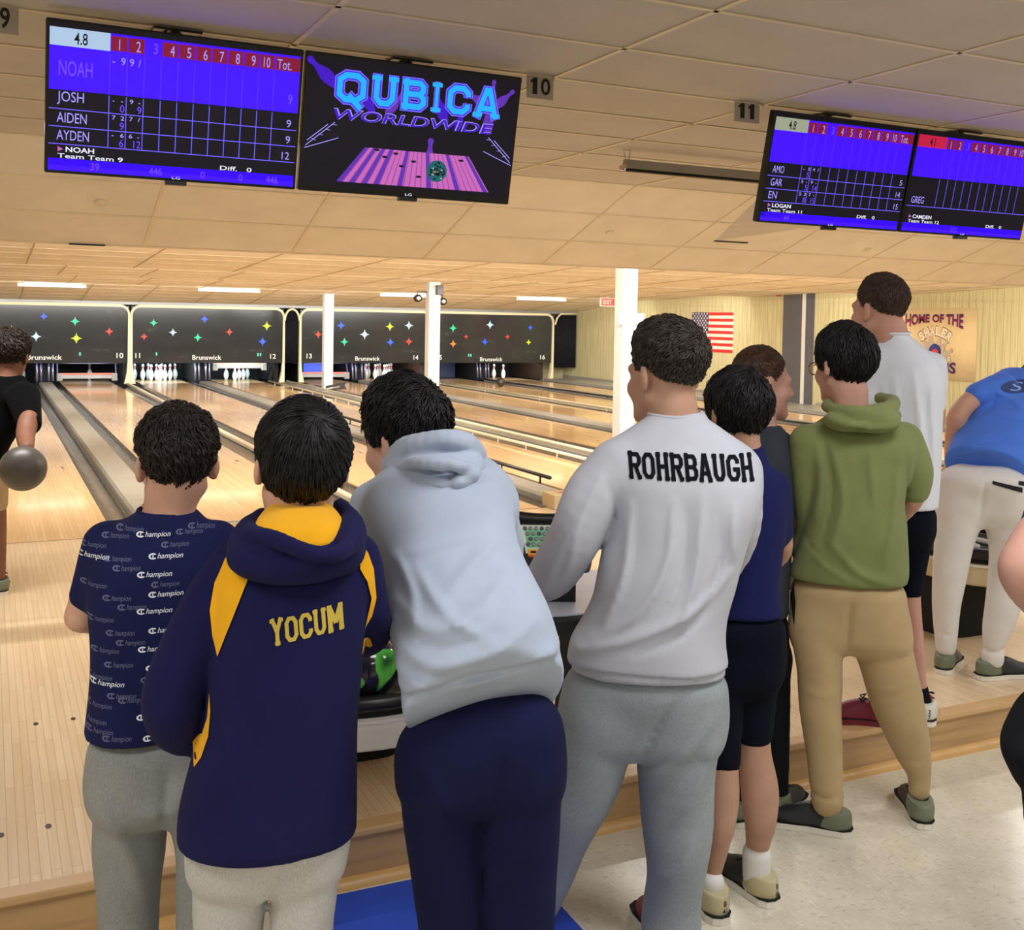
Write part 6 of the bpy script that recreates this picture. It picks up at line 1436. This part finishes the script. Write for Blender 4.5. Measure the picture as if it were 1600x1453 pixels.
for q in (('cone', at(1182, 1334, 3.24), at(1182, 1384, 3.26), PX(22, 3.25), PX(21, 3.25)), ('cone', at(1113, 1376, 3.15), at(1111, 1416, 3.17), PX(18.5, 3.1), PX(18, 3.1))): p5.garment('sock', M_SOCK, .006).append(q)
p5.build()
hair(p5.head, HR['black'], p5.o, p5.base, 31, HL_LONG, .023, 2600, .090, .0028, .006, .3, .3, (.25, -.6, .7), .010, .004, .2)
shoe(p5, at(1182, 1376, 3.26), floor_pt(1120, 1368, ZF) - floor_pt(1190, 1418, ZF), ZF, SHOE_TAN, ('8', '41'), size=.285); shoe(p5, at(1111, 1412, 3.17), floor_pt(1075, 1395, ZF) - floor_pt(1112, 1450, ZF), ZF, SHOE_TAN, ('8', '41'), size=.285)

OFF[0] = .10
# ===== 6: dark grey tee, cropped hair, turned right
M_TG = cloth('tee_charcoal', (56, 60, 70), .08); M_TB = cloth('trousers_black', (26, 26, 30), .1)
p6 = Person('person with cropped brown hair in a charcoal tee, face turned to the right', SK['pink'], at(1190, 1300, 3.66)); u = U0(1190, 800); d = 3.68
g = p6.garment('tee_shirt', M_TG, .01, (.004, 16, 5))
g.append(('loft', [ring(960, 1142, 1232, d, .110), ring(850, 1140, 1236, d, .112), ring(770, 1138, 1240, d, .112), ring(712, 1142, 1240, d, .106), ring(685, 1156, 1234, d, .090), ring(664, 1172, 1220, d, .066)], u, {'rnd': .008}))
g += [('cone', at(1234, 705, d), at(1246, 782, d), PX(23, d), PX(17, d), {'k': .03}), ('cone', at(1146, 705, d), at(1136, 780, d), PX(23, d), PX(17, d), {'k': .03})]
g = p6.garment('trousers', M_TB, .011)
g.append(('loft', [ring(1060, 1145, 1230, d, .1), ring(1000, 1143, 1232, d, .11), ring(945, 1146, 1230, d, .105)], u, {'rnd': .07, 'k': .03}))
g += [('chain', ch((1168, 1030, 3.66, 23), (1163, 1130, 3.66, 19), (1160, 1270, 3.66, 14)), {'k': .045}), ('chain', ch((1212, 1030, 3.7, 23), (1215, 1130, 3.7, 19), (1217, 1268, 3.7, 14)), {'k': .045})]
p6.head = Head(1191, 601, 3.72, -62, 4, 0, .98); p6.neck = at(1192, 668, d)
p6.extra = [('chain', ch((1246, 770, d, 12), (1247, 815, 3.70, 11.5), (1240, 850, 3.82, 9)), {'k': .01}), ('chain', ch((1136, 770, d, 12), (1138, 830, 3.7, 11), (1160, 850, 3.85, 9)), {'k': .01})] + hand(at(1240, 850, 3.82), (-.4, .5, -.2), -D_, (0, 0, 1)) + hand(at(1160, 850, 3.85), (.4, .5, -.1), -D_, (0, 0, 1))
p6.build()
hair(p6.head, HR['red'], p6.o, p6.base, 41, HL_FADE, .010, 4000, .014, .0014, .002, .1, .2, (0, -.6, .75), .0015, .001, .3)
shoe(p6, at(1160, 1270, 3.66), (.85, .4, 0), ZF, SHOE_BLK, size=.27); shoe(p6, at(1217, 1268, 3.7), (.8, .45, 0), ZF, SHOE_BLK, size=.27)

OFF[0] = -.02
# ===== 7: olive hoodie, khaki joggers, glasses
M_OL = cloth('hoodie_olive', (124, 132, 82), .09, sheen=.3); M_KH = cloth('joggers_khaki', (184, 160, 118), .06)
p7 = Person('person with black hair and glasses in an olive hooded top and khaki joggers', SK['pink'], at(1345, 1290, 3.7)); u = U0(1330, 800); d = 3.72
g = p7.garment('hooded_top', M_OL, .009, (.008, 12, 17), stretch=(1, 1, .55))
g.append(('loft', [ring(908, 1234, 1414, d, .128), ring(893, 1237, 1418, d, .136), ring(862, 1247, 1417, d, .138), ring(820, 1258, 1414, d, .136), ring(780, 1260, 1414, d, .134), ring(735, 1256, 1420, d, .130), ring(700, 1254, 1426, d, .120), ring(676, 1262, 1418, d, .102), ring(656, 1286, 1400, d, .082), ring(640, 1306, 1386, d, .07)], u, {'rnd': .012}))
g.append(('chain', ch((1412, 688, d, 30), (1430, 735, d, 25), (1430, 766, 3.74, 21)), {'k': .03}))
g.append(('chain', ch((1262, 690, d, 27), (1262, 770, 3.74, 22), (1264, 825, 3.78, 20), (1258, 866, 3.82, 20), (1290, 885, 3.9, 18)), {'k': .03}))
folds(g, 3.72, .013, .012, [(1300, 690), (1318, 770), (1300, 850)], [(1276, 680), (1282, 750), (1272, 810)], [(1262, 842), (1290, 872), (1345, 902)], [(1300, 838), (1340, 880), (1390, 898)], [(1404, 700), (1400, 790), (1384, 870)], [(1360, 700), (1366, 780)])
folds(g, 3.72, .009, -.011, [(1290, 690), (1300, 770), (1286, 840)], [(1256, 835), (1285, 866), (1330, 892)], [(1416, 690), (1416, 760), (1410, 820)])
g = p7.garment('joggers', M_KH, .0095, (.006, 15, 6), stretch=(1, 1, .8))
g.append(('loft', [ring(1022, 1241, 1418, d, .090), ring(985, 1238, 1415, d, .104), ring(945, 1236, 1413, d, .116), ring(895, 1243, 1408, d, .122)], u, {'rnd': .07, 'k': .03}))
g += [('chain', ch((1280, 985, d, 42), (1280, 1040, 3.7, 36), (1281, 1090, 3.7, 33), (1286, 1166, 3.7, 27), (1291, 1235, 3.69, 24), (1292, 1252, 3.69, 22)), {'k': .045}), ('chain', ch((1372, 985, d, 46), (1386, 1040, 3.72, 42), (1408, 1110, 3.74, 37), (1424, 1170, 3.77, 27), (1436, 1205, 3.79, 19), (1437, 1236, 3.80, 17)), {'k': .045})]
ho = p7.garment('hood', M_OL, .0075, (.006, 26, 4))
ho.append(('ell', at(1346, 657, 3.605), (.118, .074, .046), (u, np.cross((0, 0, 1), u), (0, 0, 1)), {'k': .02}))
ho.append(('chain', ch((1306, 626, 3.80, 9), (1293, 634, 3.70, 9), (1318, 640, 3.60, 10), (1352, 644, 3.56, 11), (1386, 640, 3.61, 11), (1394, 628, 3.70, 11), (1376, 622, 3.8, 12)), {'k': .014}))
ho.append(('chain', ch((1300, 652, 3.60, 9), (1335, 662, 3.55, 12), (1370, 660, 3.56, 12), (1398, 650, 3.62, 9)), {'k': .016}))
folds(ho, 3.6, .010, -.012, [(1300, 644), (1340, 656), (1390, 648)], [(1330, 668), (1365, 660), (1396, 656)])
folds(g, 3.72, .012, .004, [(1250, 1064), (1285, 1074), (1312, 1066)], [(1368, 1070), (1400, 1066), (1428, 1052)])
folds(g, 3.72, .008, -.009, [(1261, 1228), (1290, 1233), (1317, 1227)], [(1416, 1208), (1434, 1208), (1452, 1200)], [(1408, 1190), (1430, 1190), (1450, 1184)])
folds(g, 3.72, .010, -.012, [(1330, 930), (1326, 970), (1322, 1004)], [(1340, 1040), (1350, 1070), (1362, 1100)])
p7.head = Head(1317, 574, 3.74, 40, 8, 0, .97); p7.neck = at(1328, 632, d)
p7.extra = [('chain', ch((1430, 760, 3.74, 14), (1428, 782, 3.75, 13.5), (1400, 815, 3.86, 11)), {'k': .01}), ('cone', at(1328, 615, d), at(1328, 645, d), .056, .052, {'k': .02})] + hand(at(1400, 815, 3.86), (-.5, .35, -.2), -D_, (0, 0, 1)) + hand(at(1290, 885, 3.9), (.5, .3, 0), -D_, (0, 0, 1))
p7.build()
hair(p7.head, HR['black'], p7.o, p7.base, 51, HL_LONG, .025, 2600, .070, .0028, .006, .25, .3, (.15, -.55, .8), .008, .003, .22, .010, [((0, .9, .35), .016, .4)])
m = MB(); H7 = p7.head
for s_ in (-1, 1): m.tube([H7.w((s_ * .034 + .026 * math.cos(a * math.pi / 10), .112, .006 + .022 * math.sin(a * math.pi / 10))) for a in range(20)], .0022, 6, True); m.tube([H7.w((s_ * .060, .110, .010)), H7.w((s_ * .076, .06, .014)), H7.w((s_ * .083, -.015, .012))], .002, 6)
m.tube([H7.w((-.008, .114, .010)), H7.w((0, .119, .013)), H7.w((.008, .114, .010))], .002, 6); m.obj('glasses', plain('glasses_brass', (150, 128, 84), .3, .7), p7.o, True, p7.base)
bvp = p7.bvh('joggers'); poly_decal(p7, [(1236, 912), (1240, 912), (1243, 940), (1241, 975), (1238, 960), (1235, 935)], 3.72, MAT['matblack'], 'pocket_zip', bvp)
shoe(p7, at(1294, 1252, 3.70), floor_pt(1217, 1282, ZF) - floor_pt(1320, 1300, ZF), ZF, SHOE_BLK, size=.285); shoe(p7, at(1437, 1236, 3.80), floor_pt(1424, 1252, ZF) - floor_pt(1440, 1281, ZF), ZF, SHOE_BLK, size=.285)

OFF[0] = 0
# ===== 8: tall, white tee, black shorts, up on the approach
M_W8 = cloth('tee_white', (222, 225, 236), .03)
p8 = Person('tall person with short brown hair in a white tee and black shorts, beside the banner', SK['pink'], at(1405, 1135, 4.2)); u = U0(1410, 700); d = 4.2
g = p8.garment('tee_shirt', M_W8, .0095, (.007, 14, 4), stretch=(1, 1, .35))
g.append(('loft', [ring(794, 1372, 1467, d, .128), ring(760, 1371, 1468, d, .128), ring(700, 1368, 1470, d, .128), ring(640, 1364, 1471, d, .126), ring(600, 1360, 1473, d, .122), ring(572, 1362, 1468, d, .112), ring(552, 1368, 1454, d, .096), ring(536, 1374, 1438, d, .080), ring(523, 1379, 1422, d, .070), ring(518, 1382, 1419, d, .066)], u, {'rnd': .008}))
g += [('cone', at(1374, 565, d), at(1360, 622, 4.18), PX(22, d), PX(17, d), {'k': .03}), ('cone', at(1458, 570, d), at(1464, 630, 4.22), PX(20, d), PX(15, d), {'k': .03})]
folds(g, 4.2, .012, .011, [(1398, 590), (1404, 690), (1418, 780)], [(1428, 580), (1440, 680), (1446, 770)], [(1380, 600), (1388, 690)], [(1456, 600), (1460, 720)])
g = p8.garment('shorts', M_SB, .01, (.004, 14, 5))
g.append(('loft', [ring(850, 1370, 1456, d, .108), ring(820, 1370, 1460, d, .115), ring(780, 1374, 1462, d, .110)], u, {'rnd': .07, 'k': .03}))
g += [('chain', ch((1433, 840, d, 23), (1428, 890, d, 19), (1424, 922, d, 17)), {'k': .045}), ('chain', ch((1390, 840, 4.2, 23), (1386, 890, 4.2, 19), (1384, 920, 4.2, 17)), {'k': .045})]
p8.head = Head(1373, 487, 4.22, 50, 2, 0, 1.02); p8.neck = at(1396, 530, d)
p8.extra = [('chain', ch((1424, 910, d, 14), (1425, 940, d, 13), (1429, 990, 4.22, 13), (1436, 1050, 4.24, 9.5), (1441, 1080, 4.25, 8.5), (1446, 1108, 4.25, 8.5)), {'k': .01}), ('chain', ch((1384, 910, 4.2, 14), (1380, 960, 4.2, 13), (1374, 1040, 4.2, 9.5), (1368, 1105, 4.2, 8.5)), {'k': .01}),
            ('chain', ch((1360, 615, 4.18, 12), (1362, 660, 4.2, 11.5), (1395, 690, 4.36, 9)), {'k': .01}), ('chain', ch((1464, 620, 4.22, 12), (1462, 665, 4.28, 11), (1425, 690, 4.4, 9)), {'k': .01}), ('cone', at(1396, 515, d), at(1396, 545, d), .047, .045, {'k': .02})]
p8.extra += hand(at(1395, 690, 4.36), (.5, .3, 0), -D_, (0, 0, 1)) + hand(at(1425, 690, 4.4), (-.5, .3, 0), -D_, (0, 0, 1))
M_SKB = cloth('sock_black', (22, 22, 26), .05)
for q in (('cone', at(1440, 1076, 4.25), at(1446, 1106, 4.25), PX(10, 4.25), PX(10.5, 4.25)), ('cone', at(1371, 1072, 4.2), at(1368, 1104, 4.2), PX(10, 4.2), PX(10.5, 4.2))): p8.garment('sock', M_SKB, .006).append(q)
p8.build()
hair(p8.head, HR['brown'], p8.o, p8.base, 61, HL_FADE, .016, 4000, .020, .0017, .003, .1, .3, (.1, -.6, .75), .002, .002, .3)
band(p8, neck_loop(at(1400, 520, d), u, np.cross((0, 0, 1), u), .054, .066, dip=.004), .005, M_W8, 'neckband')
shoe(p8, at(1446, 1108, 4.27), floor_pt(1446, 1102, 0) - floor_pt(1450, 1131, 0), 0, SHOE_RED, ('2', '7'), size=.28); shoe(p8, at(1366, 1105, 4.22), floor_pt(1314, 1130, 0) - floor_pt(1384, 1136, 0), 0, (SHOE_RED[0], SHOE_RED[0], SHOE_RED[0]), size=.285)

# ===== 9: blue tee, white joggers, bending forward
M_BL = cloth('tee_blue', (78, 124, 224), .06); M_WJ = cloth('joggers_white', (222, 217, 212), .04)
p9 = Person('person in a blue tee and white joggers bending forward at the right edge', SK['fair'], at(1520, 1050, 4.85)); u = U0(1540, 800)
A9 = at(1598, 598, 5.16) - at(1545, 732, 4.80)
g = p9.garment('tee_shirt', M_BL, .0095, (.006, 20, 14), stretch=(.5, .5, 1.6))
g.append(('loft', [ring2((1478, 724), (1606, 742), 4.80, .120), ring2((1488, 702), (1622, 712), 4.87, .122), ring2((1504, 672), (1636, 678), 4.95, .120), ring2((1522, 644), (1646, 646), 5.03, .116), ring2((1542, 612), (1650, 614), 5.11, .104), ring2((1562, 594), (1640, 596), 5.17, .084)], u, A9, {'rnd': .012}))
g += [('cone', at(1566, 606, 5.02), at(1527, 616, 4.98), PX(24, 5.0), PX(19.5, 5.0), {'k': .03}), ('cone', at(1645, 625, 5.1), at(1670, 650, 5.08), PX(20, 5.1), PX(17, 5.1), {'k': .03})]
folds(g, 4.95, .013, .012, [(1490, 708), (1550, 694), (1604, 708)], [(1505, 682), (1560, 670), (1606, 682)], [(1525, 650), (1570, 646), (1610, 655)], [(1550, 610), (1580, 622), (1600, 640)])
folds(g, 4.95, .008, -.008, [(1500, 698), (1560, 684), (1606, 696)], [(1548, 600), (1556, 620), (1546, 640)])
g = p9.garment('joggers', M_WJ, .0095, (.006, 15, 16), stretch=(1, 1, .7))
g.append(('loft', [ring(820, 1463, 1612, 4.84, .098), ring(780, 1465, 1612, 4.82, .116), ring(752, 1470, 1606, 4.80, .128), ring(726, 1482, 1598, 4.80, .110)], u, {'rnd': .07, 'k': .03}))
g += [('chain', ch((1502, 790, 4.84, 38), (1491, 845, 4.85, 29), (1484, 898, 4.86, 25), (1479, 945, 4.87, 21), (1478, 985, 4.88, 18), (1478, 1012, 4.88, 15)), {'k': .045}), ('chain', ch((1574, 790, 4.82, 38), (1579, 850, 4.81, 32), (1574, 900, 4.80, 29), (1566, 945, 4.79, 26), (1558, 980, 4.79, 22), (1553, 1008, 4.79, 15.5), (1551, 1030, 4.79, 15)), {'k': .045})]
folds(g, 4.84, .008, -.010, [(1459, 988), (1478, 992), (1498, 988)], [(1533, 1006), (1553, 1010), (1575, 1004)])
folds(g, 4.84, .010, -.012, [(1540, 745), (1536, 775), (1531, 805)])
p9.head = Head(1628, 606, 5.32, 10, 50, 0, 1.0); p9.neck = at(1606, 604, 5.18)
p9.extra = [('chain', ch((1536, 612, 5.0, 14.5), (1512, 630, 4.97, 15), (1496, 652, 4.96, 15), (1491, 690, 5.02, 14), (1486, 725, 5.10, 10)), {'k': .01}), ('chain', ch((1668, 646, 5.08, 15), (1684, 690, 5.05, 14), (1660, 735, 5.1, 10)), {'k': .01}), ('cone', at(1600, 606, 5.16), at(1615, 600, 5.24), .065, .056, {'k': .02})]
p9.extra += hand(at(1486, 725, 5.12), (.1, .2, -.8), (.6, 0, 0), (0, .5, 0)) + hand(at(1660, 735, 5.1), (-.1, .2, -.8), (-.6, 0, 0), (0, .5, 0))
p9.build()
hair(p9.head, HR['brown'], p9.o, p9.base, 71, HL_SHORT, .02, 700, .035, .004, .005, .2, .3, (0, -.6, .75), .003, .003, .3)
bv = p9.bvh('tee_shirt'); o_ = at(1589, 604, 4.95)
V2, F2 = [(.064 * math.cos(a * math.pi / 14), .050 * math.sin(a * math.pi / 14)) for a in range(28)], [tuple(range(28))]; V2, F2 = refine(V2, F2, .02)
decal(V2, F2, o_, u, A9 / np.linalg.norm(A9), -hview(1590, 604), bv, 'round_emblem', plain('emblem_navy', (40, 64, 120), .7), p9.o, p9.base, .003)
V2, F2 = fit_text('S', -.022, -.032, .044, .066, .0); V2, F2 = refine(V2, F2, .02)
decal(V2, F2, o_, u, A9 / np.linalg.norm(A9), -hview(1590, 604), bv, 'emblem_letter', plain('emblem_pale', (140, 176, 236), .7), p9.o, p9.base, .0045)
bv = p9.bvh('joggers'); poly_decal(p9, [(1551, 747), (1597, 757), (1597, 765), (1551, 752)], 4.75, MAT['matblack'], 'pocket_stripe', bv); poly_decal(p9, [(1592, 747), (1610, 750), (1610, 756), (1592, 753)], 4.75, MAT['matblack'], 'pocket_label', bv)
shoe(p9, at(1478, 1012, 4.90), floor_pt(1494, 1028, 0) - floor_pt(1478, 1047, 0), 0, SHOE_GRY, size=.28); shoe(p9, at(1551, 1030, 4.80), floor_pt(1600, 1056, 0) - floor_pt(1528, 1062, 0), 0, SHOE_BLK, size=.285)

# ===== 0: person swinging a ball at the foul line, left edge
M_BK = cloth('tee_black', (7, 7, 9), .1); M_KS = cloth('shorts_khaki', (176, 150, 112), .06)
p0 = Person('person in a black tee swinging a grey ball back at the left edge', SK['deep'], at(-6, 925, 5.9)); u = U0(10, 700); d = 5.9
g = p0.garment('tee_shirt', M_BK, .0095, (.005, 14, 2))
g.append(('loft', [ring(742, -56, 6, 5.85, .112), ring(705, -58, 10, 5.87, .114), ring(670, -58, 28, 5.88, .116), ring(640, -56, 44, 5.9, .114), ring(618, -50, 48, 5.9, .104), ring(600, -40, 42, 5.92, .085), ring(586, -22, 34, 5.94, .066)], u, {'rnd': .01}))
g += [('cone', at(36, 620, 5.85), at(46, 662, 5.70), PX(25, 5.8), PX(18, 5.7), {'k': .03}), ('cone', at(-48, 620, 5.9), at(-64, 670, 6.05), PX(22, 5.9), PX(17, 6), {'k': .03})]
g = p0.garment('shorts', M_KS, .01, (.004, 14, 3))
g.append(('loft', [ring(768, -58, 10, 5.85, .112), ring(745, -56, 9, 5.85, .115), ring(715, -52, 4, 5.86, .105)], u, {'rnd': .07, 'k': .03})); g += [('chain', ch((-8, 750, 5.85, 20), (-6, 786, 5.87, 17)), {'k': .015}), ('chain', ch((-42, 750, 5.85, 20), (-46, 780, 6.05, 17)), {'k': .015})]
p0.head = Head(16, 560, 5.98, -14, 16, 0, 1.02); p0.neck = at(8, 602, 5.93)
p0.extra = [('chain', ch((45, 655, 5.70, 15), (40, 680, 5.60, 14), (42, 700, 5.45, 10.5)), {'k': .01}), ('chain', ch((-64, 660, 6.05, 13), (-74, 700, 6.2, 11), (-72, 730, 6.3, 9)), {'k': .01}), ('chain', ch((-6, 775, 5.87, 14), (-4, 810, 5.88, 13), (-2, 850, 5.9, 11), (0, 900, 5.92, 8)), {'k': .01}), ('chain', ch((-46, 770, 6.05, 14), (-52, 800, 6.25, 12), (-58, 860, 6.45, 9), (-60, 890, 6.5, 8)), {'k': .01})]
p0.extra += hand(at(42, 700, 5.45), at(48, 722, 5.46) - at(42, 700, 5.45), (0, -1, 0), (1, 0, 0)) + hand(at(-72, 730, 6.3), (0, .2, -.8), (1, 0, 0), (0, 1, 0))
p0.build()
hair(p0.head, HR['dark'], p0.o, p0.base, 81, HL_SHORT, .026, 1500, .045, .0034, .008, .7, .4, (0, -.5, .85), .004, .005, .4)
shoe(p0, at(1, 900, 5.95), (0, 1, 0), 0, SHOE_GRY, size=.28); shoe(p0, at(-60, 890, 6.5), (0, 1, 0), 0, SHOE_GRY, size=.28)
ball(at(36, 732, 5.27), .1085, plain('ball_grey', (80, 75, 71), .42, var=.25, scale=9), 'scuffed grey bowling ball in the hand of the person at the left edge')

# ===== 10: only an elbow and a dark hip reach into the frame at the right edge
p10 = Person('person mostly beyond the right edge, only a bare elbow and black shorts showing', SK['pink'], at(1680, 1590, 2.65)); u = U0(1680, 900)
g = p10.garment('tee_shirt', M_TG, .011, (.004, 14, 3))
g.append(('loft', [ring(1080, 1625, 1790, 2.65, .115), ring(960, 1625, 1800, 2.68, .115), ring(840, 1620, 1815, 2.72, .115), ring(770, 1635, 1800, 2.74, .1), ring(735, 1680, 1760, 2.76, .07)], u)); g += [('cone', at(1648, 790, 2.72), at(1622, 850, 2.64), PX(40, 2.7), PX(34, 2.65), {'k': .03}), ('cone', at(1795, 790, 2.74), at(1815, 870, 2.8), PX(40, 2.7), PX(32, 2.7), {'k': .03})]
g = p10.garment('shorts', M_TB, .011)
g.append(('loft', [ring(1260, 1612, 1760, 2.63, .12), ring(1215, 1586, 1768, 2.61, .14), ring(1172, 1571, 1772, 2.60, .15), ring(1125, 1588, 1775, 2.62, .14), ring(1070, 1618, 1780, 2.65, .12)], u, {'rnd': .07, 'k': .03})); g += [('chain', ch((1650, 1230, 2.63, 50), (1652, 1330, 2.65, 44)), {'k': .02}), ('chain', ch((1730, 1230, 2.66, 48), (1732, 1330, 2.68, 42)), {'k': .02})]
p10.head = Head(1720, 650, 2.80, 30, 5, 0, 1.0); p10.neck = at(1720, 740, 2.76)
p10.extra = [('chain', ch((1622, 835, 2.64, 33), (1603, 868, 2.61, 33), (1594, 893, 2.60, 32), (1612, 925, 2.66, 31), (1650, 965, 2.80, 25)), {'k': .012}), ('chain', ch((1815, 860, 2.8, 26), (1820, 940, 2.85, 24), (1770, 990, 2.95, 18)), {'k': .01}), ('chain', ch((1652, 1310, 2.65, 36), (1652, 1380, 2.65, 34), (1652, 1460, 2.66, 34), (1654, 1570, 2.67, 22)), {'k': .01}), ('chain', ch((1732, 1310, 2.68, 36), (1734, 1380, 2.68, 34), (1734, 1460, 2.69, 34), (1736, 1560, 2.7, 22)), {'k': .01})]
p10.extra += hand(at(1650, 965, 2.8), (.5, .4, 0), -D_, (0, 0, 1)) + hand(at(1770, 990, 2.95), (-.5, .3, 0), -D_, (0, 0, 1))
p10.build()
hair(p10.head, HR['brown'], p10.o, p10.base, 91, HL_SHORT, .02, 500, .035, .004, .005, .2, .3, (0, -.6, .75), .003, .003, .3)
for x, dd in ((1654, 2.67), (1736, 2.70)): shoe(p10, at(x, 1570, dd), hview(1680, 900), ZF, SHOE_BLK, size=.28)
